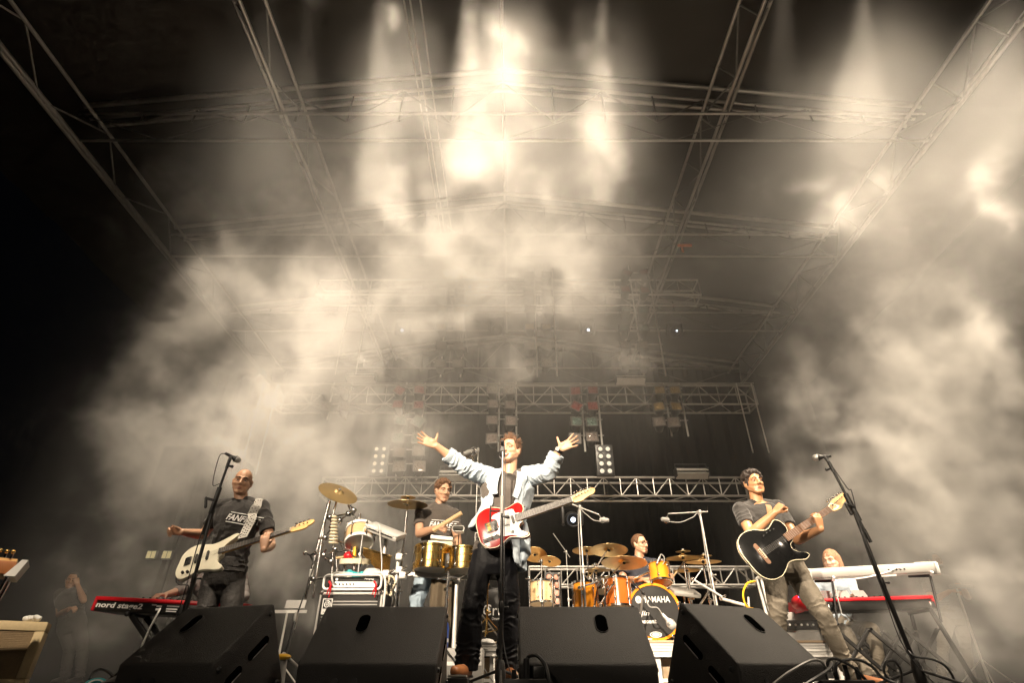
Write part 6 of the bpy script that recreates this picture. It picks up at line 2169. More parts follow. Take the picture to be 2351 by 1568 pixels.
def cap_hair(t, F, m, k=1.0, hl=.070, thick=.008, side_low=-.045, seed=0):
    """close cropped hair: a shell over the skull with a hairline, cut from an ellipsoid"""
    n, mrows = 48, 22
    vs, fs = [], []
    for layer in (0, 1):
        for j in range(mrows + 1):
            for i in range(n):
                az = 2 * math.pi * i / n
                # lowest angle depends on the direction: high over the brow, low at the nape
                fy = math.sin(az)
                q_ = min(1, max(0, (fy - .30) / .42))
                low = (-.36 + 1.06 * q_ * q_ * (3 - 2 * q_)) if fy > -.15 else (-.36 - .42 * min(1, (abs(fy) - .15) / .5))
                el = math.pi / 2 - (math.pi / 2 - low) * j / mrows
                th = (thick if layer else -.006) * (1 if j < mrows else .3)
                nz_ = 1 + .35 * noise.noise(V((math.cos(az) * 6, math.sin(az) * 6, el * 6 + seed)))
                r = (.0765 + th * nz_, .0955 + th * nz_, .088 + th * nz_)
                p = (r[0] * math.cos(el) * math.cos(az), -.014 + r[1] * math.cos(el) * fy, .030 + r[2] * math.sin(el))
                vs.append(F(*(q * k for q in p)))
    o_ = (mrows + 1) * n
    for layer in (0, 1):
        for j in range(mrows):
            for i in range(n):
                a, b = layer * o_ + j * n + i, layer * o_ + j * n + (i + 1) % n
                fs.append((a, b, b + n, a + n))
    for i in range(n):
        a, b = mrows * n + i, mrows * n + (i + 1) % n
        fs.append((a, b, o_ + b, o_ + a))
    return MB().add(vs, fs).build("hair", MT[m], t)
def spiky(t, F, m, k=1.0, seed=4):
    h = cap_hair(t, F, m, k, thick=.012, seed=2)
    rr = random.Random(seed)
    mb = MB()
    for c in range(150):
        a, z = rr.uniform(0, 2 * math.pi), rr.uniform(.15, 1)
        q = math.sqrt(1 - z * z)
        x, y = q * math.cos(a), q * math.sin(a)
        p = V((x * .080, -.016 + y * .096, .032 + z * .092))
        if p.y > .06 and p.z < .088: continue
        d = V((x * .7 + rr.uniform(-.35, .35), y * .6 + rr.uniform(-.3, .35), z * .9 + .35))
        d.normalize()
        L = rr.uniform(.024, .056) * (.45 + .6 * z)
        mb.cyl(F(*(p * k)), F(*((p + d * L) * k)), .0095 * k, .0012, 5)
    mb.build("hair_tuft", MT[m], h)
def print_on(t, body_name, txt, org, ux, uy, height, width, shear=.3, underline=True):
    sh = [c for c in t.children if c.name.startswith(body_name)][0]
    M = WM[t.name]
    me = sh.data
    tr = BVHTree.FromPolygons([M @ v.co for v in me.vertices], [tuple(p.vertices) for p in me.polygons])
    ux, uy = V(ux).normalized(), V(uy).normalized()
    text_obj("lettering", txt, MT['print'], sh, org, ux, uy, height, width=width, shear=shear, onto=tr, lift=.004, bold=.025)
    if underline:
        nz_ = ux.cross(uy).normalized()
        for x0, x1, y in ((.0, 1.0, height * 1.28), (.04, .78, -height * .32)):
            pts = []
            for i in range(15):
                p = V(org) + ux * (width * (x0 + (x1 - x0) * i / 14) + shear * y) + uy * y
                h = tr.ray_cast(p + nz_ * .6, -nz_)
                pts.append(h[0] + nz_ * .003 if h[0] is not None else p)
            MB().tube(pts, height * .07, 5).build("print_line", MT['print'], sh)
    return tr
def ribbon(mb, pts, nrm, w, th=.004):
    """flat strap through points; nrm list of outward directions"""
    vs = []
    m = len(pts)
    for i, (p, n) in enumerate(zip(pts, nrm)):
        d = (V(pts[min(i + 1, m - 1)]) - V(pts[max(i - 1, 0)])).normalized()
        n = V(n).normalized()
        s_ = d.cross(n).normalized()
        for a, b in ((-1, 0), (1, 0), (1, 1), (-1, 1)):
            vs.append(V(p) + s_ * (a * w / 2) + n * (b * th))
    fs = []
    for i in range(m - 1):
        for q in range(4):
            a, b = i * 4 + q, i * 4 + (q + 1) % 4
            fs.append((a, b, b + 4, a + 4))
    fs += [(0, 1, 2, 3), tuple((m - 1) * 4 + q for q in (3, 2, 1, 0))]
    mb.add(vs, fs)
def strap(name, label, m, tr_objs, start, mid, end, w, toward, studs=False):
    """guitar strap over the shoulder hugging the shirt"""
    pts = spline([start, *mid, end], 7)
    out, nn = [], []
    trs = []
    for o in tr_objs:
        M = WM[o.parent.name] if o.parent else Matrix.Identity(4)
        trs.append(BVHTree.FromPolygons([M @ v.co for v in o.data.vertices], [tuple(p.vertices) for p in o.data.polygons]))
    for p in pts:
        best = None
        for tr in trs:
            h = tr.find_nearest(p)
            if h[0] is not None and (best is None or h[3] < best[3]): best = h
        n = best[1] if best[1].dot(V(toward)) > -.9 else V(toward)
        q = best[0] + best[1] * .006 if best[3] < .10 else p
        out.append(q); nn.append(best[1] if best[3] < .10 else V(toward))
    sm = [out[0]] + [(out[i - 1] + out[i] * 2 + out[i + 1]) / 4 for i in range(1, len(out) - 1)] + [out[-1]]
    mb = MB()
    ribbon(mb, sm, nn, w)
    t = thing(name, label, "strap", sm[0])
    mb.build("band", MT[m], t)
    if studs:
        for i in range(2, len(sm) - 2, 2):
            d = (sm[i + 1] - sm[i - 1]).normalized()
            s_ = d.cross(nn[i].normalized())
            for k in (-1, 0, 1):
                MB().sph(sm[i] + s_ * (k * w * .3) + nn[i].normalized() * .005 + d * (.012 * (k % 2)), .0065, 8).build("stud", MT['chrome'], t)
    return t

# ------------------------------------------------------------------ the singer
Ys = 4.5
J = dict(hip=at(1138, 1268, Ys), neck=at(1170, 1094, Ys + .02), shL=at(1119, 1096, Ys + .0), shR=at(1215, 1094, Ys),
         elL=at(1066, 1074, Ys - .17), wrL=at(1002, 1024, Ys - .30), elR=at(1258, 1085, Ys - .19), wrR=at(1284, 1032, Ys - .28),
         head=at(1171.5, 1035, Ys - .02), look=(-.50, -1, .08), headup=(.10, .15, 1),
         knL=at(1084, 1398, Ys - .12), anL=at(1071, 1528, Ys - .05), toL=at(1046, 1541, Ys - .28),
         knR=at(1170, 1404, Ys + .02), anR=at(1166, 1534, Ys + .05), toR=at(1176, 1549, Ys - .10), hipside=(1, .05, 0), wide=1.32)
wl, wr = J['wrL'], J['wrR']
J['handL'] = dict(d=at(960, 1003, Ys - .34) - wl, n=(.12, -1, .1), s=at(993, 985, Ys - .34) - wl, spread=9, each=[(4, 6, 4), (2, 4, 4), (6, 6, 6), (2, 8, 6)], thumb=(.15, .95, -.05), thumb_curl=6, k=1.02)
J['handR'] = dict(d=at(1330, 1006, Ys - .32) - wr, n=(-.12, -1, .1), s=at(1292, 985, Ys - .32) - wr, spread=13, each=[(2, 4, 4), (4, 6, 4), (6, 6, 6), (2, 8, 6)], thumb=(.10, .95, -.05), thumb_curl=6, k=1.02)
J['toL'].z = max(J['toL'].z, .085)
tS, FS, BS = person("singer in pale blue jacket with both arms spread wide", J, 'skin', 'teeb', 'leather', 'brown', sleeve=.3, tshirt_len=0.0, smile=True, brow='hairb', vox=.005)
spiky(tS, FS, 'hairb')
# the open jacket: shell with a gap in front, plus sleeves
def jacket(t, B, J):
    hip, up, side, front, H = B['hip'], B['up'], B['side'], B['front'], B['H']
    mb = MB()
    rows = [(-.30, .215, .165), (-.15, .215, .165), (0, .208, .162), (.2, .195, .155), (.4, .195, .155), (.58, .208, .162), (.74, .222, .162), (.86, .222, .152), (.94, .195, .138), (1.0, .150, .122), (1.05, .105, .100)]
    n = 44
    vs = []
    for layer in (0, 1):
        for tt, a, b in rows:
            gap = .46 if tt > .1 else .46 + .6 * (.1 - tt)
            gap = gap if tt < .86 else .46 + (tt - .86) * 1.6
            for i in range(n + 1):
                ang = -math.pi / 2 + gap + (2 * math.pi - 2 * gap) * i / n
                q = 1.0 if layer else .93
                x, y = math.cos(ang), math.sin(ang)
                flare = .03 * max(0, .1 - tt) / .4 * (1 + .8 * math.sin(ang * 5))
                lim = .24 - .38 * min(1, max(0, .5 + 1.3 * x))
                te = lim + (tt + .30) * (1.05 - lim) / 1.35
                c = hip + up * (H * te)
                vs.append(c + side * ((a * q + flare) * x) - front * ((b * q + flare) * y))
    m = len(rows)
    fs = []
    o_ = m * (n + 1)
    for layer in (0, 1):
        for j in range(m - 1):
            for i in range(n):
                a = layer * o_ + j * (n + 1) + i
                fs.append((a, a + 1, a + n + 2, a + n + 1))
    for i in range(n):
        for j in (0, m - 1):
            a = j * (n + 1) + i
            fs.append((a, a + 1, o_ + a + 1, o_ + a))
    for j in range(m - 1):
        for i in (0, n):
            a = j * (n + 1) + i
            fs.append((a, a + n + 1, o_ + a + n + 1, o_ + a))
    mb.add(vs, fs)
    for s, e, w in (('L', .62, 1), ('R', .78, 1)):
        sh, el, wr_ = V(J['sh' + s]), V(J['el' + s]), V(J['wr' + s])
        mb.cap(sh, .084, sh.lerp(el, .5), .078, 18)
        mb.cap(sh.lerp(el, .5), .078, el, .072, 18)
        mb.cyl(el, el.lerp(wr_, e), .072, .060, 20)
        mb.cap(B['neck'] - up * .10 + (sh - B['neck']) * .55, .075, sh, .084, 16)
        mb.sph(sh + up * .028 - side * side.dot(sh - hip) * .12, .062, 16)
    me = remesh(mb, .0058, 2)
    folds(me, .013, 7.5, 3.0)
    for s, e in (('L', .62), ('R', .78)):
        sh, el, wr_ = V(J['sh' + s]), V(J['el' + s]), V(J['wr' + s])
        armfolds(me, sh.lerp(el, .35), el.lerp(wr_, .12), .0048, 1.9, .13, 1.3)
        armfolds(me, el.lerp(wr_, .02), el.lerp(wr_, e - .10), .0048, 1.7, .12, 4.1)
    j = finish("jacket", me, MT['jacket'], t)
    # lapels
    for s in (-1, 1):
        pts, nn = [], []
        for f, x, y in ((1.03, .080, .085), (.96, .088, .125), (.86, .094, .150), (.74, .092, .164), (.64, .080, .166)):
            pts.append(hip + up * (H * f) + side * (s * x) + front * y)
            nn.append(front + side * (s * .35))
        mbl = MB()
        ribbon(mbl, spline(pts, 5), [nn[min(4, i // 5)] for i in range(len(spline(pts, 5)))], .050, .008)
        mbl.build("lapel", MT['jacket'], j)
    # rolled cuffs
    for s, e in (('L', .62), ('R', .78)):
        el, wr_ = V(J['el' + s]), V(J['wr' + s])
        a, b = el.lerp(wr_, e - .16), el.lerp(wr_, e + .01)
        d = (b - a)
        MB().lathe([(.062, 0), (.067, .01), (.064, d.length), (.058, d.length + .002), (.055, d.length - .03)], a, d, 22).build("cuff", MT['jacket'], j)
    # lining that swings out at the lower right
    c = hip + side * .20 + front * .02 + up * .09
    mb = MB()
    st = [(c + up * .16 + side * -.01, side * .020, front * .07), (c + up * .06, side * .045, front * .09), (c - up * .06 + side * .02, side * .055, front * .085), (c - up * .13 + side * .02, side * .022, front * .05)]
    mb.loft(st, 18, 2)
    me = remesh(mb, .007, 3)
    folds(me, .014, 7, 8)
    finish("jacket_tail", me, MT['jacket'], j)
    return j
jk = jacket(tS, BS, J)
jwatch = V(J['wrR']).lerp(V(J['elR']), .06)
dW = (V(J['elR']) - V(J['wrR'])).normalized()
wt = thing("wristwatch", "black watch on the singer's raised right-of-photo wrist".replace("right-of-photo ", ""), "watch", jwatch)
MB().lathe([(.031, -.014), (.035, -.012), (.035, .012), (.031, .014)], jwatch, dW, 20).build("strap_band", MT['black'], wt)
MB().cyl(jwatch + V((-.01, -.030, 0)), jwatch + V((-.013, -.041, 0)), .018, None, 14).build("case", MT['plast'], wt)
# his strap: crosses the chest from the shoulder on the right of the photo
jc = [c for c in tS.children if c.name.startswith("t_shirt")]
strap("guitar_strap", "pale grey guitar strap over the singer's shoulder under the jacket", 'jacket', jc + [jk], at(1206, 1091, Ys - .1), [at(1200, 1115, Ys - .14), at(1196, 1150, Ys - .15), at(1200, 1178, Ys - .17)], at(1206, 1190, Ys - .17), .055, (0, -1, 0))
# ------------------------------------------------------------------ the bassist
Yb = 5.0
J = dict(hip=at(516, 1318, Yb), neck=at(557, 1153, Yb), shL=at(510, 1163, Yb - .03), shR=at(602, 1166, Yb + .02),
         elL=at(468, 1228, Yb + .10), wrL=at(418, 1222, Yb - .12), elR=at(622, 1252, Yb - .06), wrR=at(606, 1262, 4.60),
         head=at(557, 1106, Yb - .04), look=(.33, -1, -.12), headup=(.06, 0, 1),
         knL=at(470, 1420, Yb - .12), anL=V((0, 0, 0)), toL=V((0, 0, 0)), knR=at(531, 1420, Yb - .10), anR=V((0, 0, 0)), toR=V((0, 0, 0)), hipside=(1, -.05, 0))
for s, px in (('L', 462), ('R', 548)):
    p = at(px, 1540, Yb + .05)
    J['an' + s] = V((p.x, Yb + .05, .095))
    J['to' + s] = V((p.x + .02, Yb - .12, .04))
J['handL'] = dict(d=(-.9, -.25, .12), n=(.25, -.75, -.6), s=(-.15, -.35, .95), each=[(62, 70, 50), (68, 75, 50), (70, 75, 50), (66, 75, 50)], spread=2, thumb=(.55, .55, .45), thumb_curl=35, k=1.0)
J['handR'] = dict(d=(-.12, -.10, 1), n=(0, 1, .1), s=(1, 0, .1), each=[(14, 34, 28), (16, 34, 28), (18, 34, 28), (20, 34, 28)], spread=5, thumb=(.75, .35, .65), thumb_curl=10, k=.95)
tB, FB, BB = person("bald bassist in black printed t-shirt with one hand held out", J, 'skin', 'tee', 'jeank', 'black', sleeve=.66, tshirt_len=0.0, smile=False, brow='hairk', vox=.0055)
trb = print_on(tB, "t_shirt", "FANFRET", at(497, 1186, 4.7), (1, 0, -.16), (.12, -.1, 1), .052, .27, .35)
MB().ell(FB(-.066, -.002, -.015), (.012, .012, .014), None, 8, 6).build("earpiece", MT['white'], tB)
sb = [c for c in tB.children if c.name.startswith("t_shirt")]
strap("guitar_strap", "wide grey studded leather strap over the bald bassist's shoulder", 'strapg', sb, at(597, 1153, Yb + .02), [at(588, 1167, Yb - .12), at(578, 1192, Yb - .2), at(566, 1216, Yb - .24)], at(556, 1236, 4.66), .075, (0, -1, .2), True)
cable("thin black cable looping from the cream bass down past the red keyboard", [at(417, 1312, 4.66), at(404, 1330, 4.6), at(412, 1343, 4.55), at(432, 1345, 4.55), at(428, 1372, 4.6), at(420, 1400, 4.7), at(416, 1440, 4.8)], .005)

# ------------------------------------------------------------------ the guitarist
Yg = 5.1
J = dict(hip=at(1795, 1292, Yg), neck=at(1737, 1158, Yg + .02), shL=at(1700, 1172, Yg - .06), shR=at(1784, 1166, Yg + .06),
         elL=at(1724, 1227, Yg - .22), wrL=at(1778, 1178, Yg - .36), elR=at(1830, 1240, Yg - .14), wrR=at(1884, 1215, 4.60),
         head=at(1730, 1109, Yg - .02), look=(.06, -1, .02), headup=(-.06, 0, 1),
         knL=at(1786, 1412, Yg - .05), knR=at(1888, 1412, Yg - .12), hipside=(1, .12, -.10))
p = at(1783, 1535, Yg); J['anL'] = V((p.x, Yg + .05, .10)); J['toL'] = V((p.x, Yg - .13, .04))
p = at(1950, 1528, Yg - .05); J['anR'] = V((p.x, Yg - .05, .10)); J['toR'] = V((p.x + .12, Yg - .20, .04))
J['handL'] = dict(d=(.62, -.25, .60), n=(.55, .55, -.55), s=(-.2, -.75, .45), each=[(55, 70, 45), (62, 70, 45), (66, 70, 45), (68, 70, 45)], spread=2, thumb=(.75, .35, .5), thumb_curl=35)
J['handR'] = dict(d=(.02, -.12, 1), n=(-.25, 1, .0), s=(.9, .1, .45), each=[(20, 42, 34), (22, 42, 34), (24, 42, 34), (26, 42, 34)], spread=5, thumb=(.7, .3, .7), thumb_curl=10, k=.95)
tG, FG, BG = person("curly haired guitarist in dark v-neck t-shirt leaning back", J, 'skin2', 'tee', 'jeang', 'brown', sleeve=.60, brow='hairk', neckv=True, tshirt_len=0.0)
curly(tG, FG, 'hairk', 1.0, 210, 3)
for s in (-1, 1):
    MB().cap(FG(.070 * s, .022, -.03), .008, FG(.073 * s, .018, .03), .012).build("sideburn", MT['hairk'], tG)
MB().ell(FG(0, .083, -.094), (.012, .008, .010), FG.M, 10, 6).build("goatee", MT['hairk'], tG)
# bare v of the neckline
c = V(J['neck'])
sg = [c_ for c_ in tG.children if c_.name.startswith("t_shirt")]
strap("guitar_strap", "tan leather strap across the curly haired guitarist's chest", 'straps', sg, at(1757, 1158, Yg - .02), [at(1772, 1182, Yg - .16), at(1786, 1204, Yg - .2)], at(1790, 1225, 4.74), .05, (0, -1, .2))

# ------------------------------------------------------------------ the percussionist
Yp = 5.95
J = dict(hip=at(1000, 1290, Yp), neck=at(1008, 1162, Yp), shL=at(966, 1178, Yp - .02), shR=at(1041, 1182, Yp - .02),
         elL=at(962, 1226, Yp - .12), wrL=at(1003, 1212, Yp - .34), elR=at(1050, 1236, Yp - .08), wrR=at(1052, 1268, Yp - .30),
         head=at(1017, 1127, Yp - .03), look=(.55, -1, -.25),
         knL=at(957, 1378, Yp - .05), knR=at(1016, 1378, Yp - .05), hipside=(1, 0, 0))
for s, px in (('L', 938), ('R', 1010)):
    p = at(px, 1500, Yp)
    J['an' + s] = V((p.x, Yp + .05, .095)); J['to' + s] = V((p.x, Yp - .13, .04))
J['handL'] = dict(d=(.85, -.45, .12), n=(.2, .5, -.8), s=(.1, -.75, .5), each=[(60, 65, 45), (65, 70, 45), (66, 70, 45), (66, 70, 45)], spread=1, thumb=(.8, .3, .5), thumb_curl=20)
J['handR'] = dict(d=(.05, -.5, -.75), n=(-.5, .5, -.5), s=(-.6, -.4, .3), each=[(55, 60, 45), (60, 65, 45), (62, 65, 45), (64, 65, 45)], spread=1, thumb=(.8, .3, .5), thumb_curl=20)
tP, FP, BP = person("curly haired percussionist in brown printed t-shirt looking down", J, 'skin', 'teeb', 'jeanl', 'black', sleeve=.60, brow='hairb', vox=.006, belly=.02)
curly(tP, FP, 'hairb', 1.0, 200, 8, r=(.011, .019))
MB().ell(FP(.082, -.006, -.014), (.007, .009, .010), None, 8, 6).build("earpiece", MT['black'], tP)
print_on(tP, "t_shirt", "FANFRET", at(978, 1203, 5.6), (1, 0, -.06), (.02, -.1, 1), .055, .28, .3)
a, b = at(1002, 1214, 5.58), at(1060, 1178, 5.52)
o = MB().cyl(a - (b - a) * .12, b, .022, .022, 12).build("drum_stick", MT['wood'])
tag(o, "thick pair of pale sticks held up by the percussionist", "drum stick")

# ------------------------------------------------------------------ the drummer
Yd = 7.15
J = dict(hip=at(1462, 1385, Yd), neck=at(1468, 1284, Yd), shL=at(1434, 1296, Yd - .02), shR=at(1500, 1296, Yd - .02),
         elL=at(1428, 1334, Yd - .12), wrL=at(1474, 1330, Yd - .32), elR=at(1535, 1335, Yd - .10), wrR=at(1538, 1326, Yd - .32),
         head=at(1469, 1250, Yd - .02), look=(.72, -.9, -.02),
         knL=at(1420, 1400, Yd - .42), knR=at(1515, 1400, Yd - .42), hipside=(1, 0, 0), foot_z=RZ)
for s, px in (('L', 1415), ('R', 1525)):
    p = at(px, 1450, Yd - .45)
    J['an' + s] = V((p.x, Yd - .45, RZ + .10)); J['to' + s] = V((p.x, Yd - .62, RZ + .05))
J['handL'] = dict(d=(.85, -.5, .0), n=(0, .4, -.9), s=(.2, -.7, .5), each=[(60, 65, 45)] * 4, spread=1, thumb=(.8, .3, .5))
J['handR'] = dict(d=(-.2, -.9, .2), n=(0, .1, -.9), s=(-.7, 0, .5), each=[(60, 65, 45)] * 4, spread=1, thumb=(.8, .3, .5))
tD, FD, BD = person("seated drummer with glasses and goatee in dark t-shirt", J, 'skin', 'navy', 'jeank', 'black', sleeve=.62, brow='hairb', vox=.0065)
cap_hair(tD, FD, 'hairb', 1.0, thick=.009)
MB().ell(FD(0, .080, -.104), (.022, .016, .018), FD.M, 12, 8).build("goatee", MT['hairb'], tD)
gl = thing("eyeglasses", "thin dark framed glasses on the drummer's face", "glasses", FD(0, .10, 0))
for s in (-1, 1):
    MB().tube([FD(.031 * s + .021 * math.cos(a), .100 - .012 * abs(math.cos(a)) * (1 if math.cos(a) * s > 0 else 0), .002 + .014 * math.sin(a)) for a in np.linspace(0, 2 * math.pi, 17)], .0022, 6).build("rim", MT['black'], gl)
    MB().tube([FD(.052 * s, .088, .006), FD(.076 * s, .03, .008), FD(.080 * s, -.012, .004)], .0022, 6).build("temple", MT['black'], gl)
MB().tube([FD(-.010, .103, .006), FD(0, .108, .008), FD(.010, .103, .006)], .002, 6).build("bridge", MT['black'], gl)
ds = thing("drum_throne", "round black stool under the seated drummer", "stool", (BD['hip'].x, Yd + .02, RZ))
MB().lathe([(0, 0), (.16, 0), (.17, .03), (.16, .08), (0, .085)], (BD['hip'].x, Yd + .05, BD['hip'].z - .24), (0, 0, 1), 20).build("seat", MT['black'], ds)
MB().cyl((BD['hip'].x, Yd + .05, RZ + .05), (BD['hip'].x, Yd + .05, BD['hip'].z - .24), .016, None, 8).build("post", MT['chrome'], ds)
for k in range(3):
    a = k * 2.094
    MB().cyl((BD['hip'].x, Yd + .05, RZ + .2), (BD['hip'].x + .24 * math.cos(a), Yd + .05 + .24 * math.sin(a), RZ + .012), .01, None, 8).build("leg", MT['chrome'], ds)
a, b = at(1545, 1325, 6.85), at(1572, 1288, 6.8)
o = MB().cyl(a, b, .010, .007, 8).build("drum_stick", MT['wood'])
tag(o, "drum stick raised in the drummer's far hand by the right cymbals", "drum stick")

# ------------------------------------------------------------------ keyboard players
Yk = 6.75
J = dict(hip=at(1925, 1438, Yk), neck=at(1908, 1322, Yk - .05), shL=at(1868, 1340, Yk - .05), shR=at(1950, 1338, Yk - .05),
         elL=at(1868, 1390, Yk - .12), wrL=at(1900, 1372, Yk - .42), elR=at(1968, 1388, Yk - .12), wrR=at(1958, 1370, Yk - .42),
         head=at(1909, 1288, Yk - .07), look=(-1, -.75, -.10), headup=(0, 0, 1),
         knL=at(1940, 1452, Yk - .42), knR=at(2000, 1446, Yk - .42), hipside=(1, .2, 0))
p = at(1985, 1540, Yk - .5); J['anL'] = V((p.x, Yk - .55, .10)); J['toL'] = V((p.x + .03, Yk - .72, .04))
p = at(2022, 1540, Yk - .4); J['anR'] = V((p.x, Yk - .40, .10)); J['toR'] = V((p.x + .02, Yk - .56, .04))
J['handL'] = dict(d=(.2, -.9, -.1), n=(0, .1, -1), s=(.9, 0, 0), each=[(25, 30, 20)] * 4)
J['handR'] = dict(d=(-.1, -.9, -.1), n=(0, .1, -1), s=(-.9, 0, 0), each=[(25, 30, 20)] * 4)
tK2, FK2, BK2 = person("seated keyboard player with shoulder length light brown hair", J, 'skinp', 'jacket', 'jeang', 'black', sleeve=1.7, brow='hairl', vox=.0065)
mb = MB()
mb.ell(FK2(0, -.022, .036), (.084, .100, .094), FK2.M, 18, 12)
for s in (-1, 1):
    mb.cap(FK2(.066 * s, -.02, .03), .036, FK2(.080 * s, -.012, -.10), .034, 12)
    mb.cap(FK2(.080 * s, -.012, -.10), .034, FK2(.088 * s, .0, -.165), .018, 12)
mb.cap(FK2(0, -.07, .0), .062, FK2(0, -.075, -.15), .050, 14)
me = remesh(mb, .006, 1)
folds(me, .006, 26, 2, (1, 1, .25))
finish("hair", me, MT['hairl'], tK2)
st_ = thing("keyboard_stool", "dark stool under the long haired keyboard player", "stool", (BK2['hip'].x, Yk + .03, 0))
MB().rbox((BK2['hip'].x, Yk + .05, BK2['hip'].z - .17), (.40, .32, .08), .03).build("seat", MT['black'], st_)
for sx, sy in ((-1, -1), (1, -1), (-1, 1), (1, 1)):
    MB().cyl((BK2['hip'].x + .12 * sx, Yk + .05 + .1 * sy, BK2['hip'].z - .2), (BK2['hip'].x + .2 * sx, Yk + .05 + .14 * sy, .01), .014, None, 8).build("leg", MT['black'], st_)

Yl = 5.95
J = dict(hip=at(480, 1440, Yl), neck=at(505, 1300, Yl), shL=at(455, 1318, Yl), shR=at(552, 1318, Yl),
         elL=at(428, 1352, Yl - .12), wrL=at(383, 1366, Yl - .38), elR=at(560, 1370, Yl - .12), wrR=at(538, 1378, Yl - .40),
         head=at(528, 1262, Yl), look=(-.2, -1, -.35),
         knL=at(450, 1455, Yl - .42), knR=at(535, 1455, Yl - .42), hipside=(1, 0, 0))
p = at(450, 1540, Yl - .42); J['anL'] = V((p.x, Yl - .45, .10)); J['toL'] = V((p.x, Yl - .62, .04))
p = at(540, 1540, Yl - .42); J['anR'] = V((p.x, Yl - .45, .10)); J['toR'] = V((p.x, Yl - .62, .04))
J['handL'] = dict(d=(-.35, -.9, -.12), n=(0, .1, -1), s=(.9, 0, 0), each=[(30, 35, 20)] * 4)
J['handR'] = dict(d=(-.1, -.9, -.1), n=(0, .1, -1), s=(-.9, 0, 0), each=[(30, 35, 20)] * 4)
# he is hidden behind the bassist but for the arm on the keys
J['head'] = at(540, 1282, Yl)
J['neck'] = at(512, 1312, Yl)
tK1, FK1, BK1 = person("keyboard player in grey shirt hidden behind the bassist, hand on the red keyboard", J, 'skinp', 'shirtg', 'jeank', 'black', sleeve=1.6, brow='hairb', vox=.007)
cap_hair(tK1, FK1, 'hairb')

# ------------------------------------------------------------------ stagehands in the haze
Yh = 9.0
J = dict(hip=at(165, 1432, Yh), neck=at(160, 1356, Yh), shL=at(137, 1364, Yh), shR=at(186, 1364, Yh),
         elL=at(136, 1412, Yh - .05), wrL=at(160, 1398, Yh - .25), elR=at(192, 1380, Yh - .25), wrR=at(178, 1343, Yh - .22),
         head=at(165, 1333, Yh - .02), look=(.55, -1, -.1), knL=at(160, 1490, Yh - .05), knR=at(190, 1490, Yh - .05))
for s, px in (('L', 152), ('R', 186)):
    p = at(px, 1545, Yh); J['an' + s] = V((p.x, Yh, .10)); J['to' + s] = V((p.x, Yh - .17, .04))
J['handL'] = dict(d=(.8, -.4, .1), n=(0, .5, -.8), s=(0, -.6, .6), each=[(40, 45, 30)] * 4)
J['handR'] = dict(d=(-.45, -.1, .7), n=(-.5, .5, -.1), s=(-.3, -.6, .5), each=[(55, 60, 40)] * 4)
tH, FH, BH = person("stagehand in black standing in the dark haze, hand at his chin", J, 'skin2', 'tee', 'jeank', 'black', sleeve=.5, brow='hairk', vox=.008, headk=.95)
cap_hair(tH, FH, 'hairk', .95)
Yi = 8.8
J = dict(hip=at(2185, 1410, Yi), neck=at(2148, 1322, Yi), shL=at(2126, 1336, Yi), shR=at(2186, 1334, Yi),
         elL=at(2140, 1382, Yi - .1), wrL=at(2180, 1358, Yi - .32), elR=at(2222, 1372, Yi - .05), wrR=at(2210, 1346, Yi - .3),
         head=at(2146, 1288, Yi - .03), look=(.2, -1, -.05), knL=at(2165, 1478, Yi - .05), knR=at(2215, 1478, Yi - .05))
for s, px in (('L', 2160), ('R', 2225)):
    p = at(px, 1545, Yi); J['an' + s] = V((p.x, Yi, .10)); J['to' + s] = V((p.x, Yi - .17, .04))
J['handL'] = dict(d=(.9, -.3, .15), n=(0, .2, -1), s=(0, -.9, .2), each=[(45, 50, 30)] * 4)
J['handR'] = dict(d=(-.8, -.3, .2), n=(0, .2, -1), s=(0, -.9, .2), each=[(45, 50, 30)] * 4)
tI, FI, BI = person("bearded stagehand faint in the haze behind the silver keyboard, leaning on a pole", J, 'skin2', 'shirtg', 'jeang', 'black', sleeve=.6, brow='hairk', vox=.008)
cap_hair(tI, FI, 'hairk')
MB().ell(FI(0, .062, -.088), (.050, .045, .034), FI.M, 14, 10).build("beard", MT['hairk'], tI)
a, b = at(2196, 1352, Yi - .38), at(2262, 1545, Yi - .3)
b.z = .01
t = thing("light_stand", "thin pole stand held by the bearded stagehand in the haze", "stand", b)
MB().cyl(b, a, .014, None, 8).build("pole", MT['steel'], t)
MB().rbox(a + V((.08, 0, .03)), (.30, .10, .05), .015).build("cross_bar", MT['grey'], t)
for k in range(3):
    MB().cyl(b.lerp(a, .25), b + V((.35 * math.cos(k * 2.1), .35 * math.sin(k * 2.1), 0)), .009, None, 8).build("leg", MT['steel'], t)
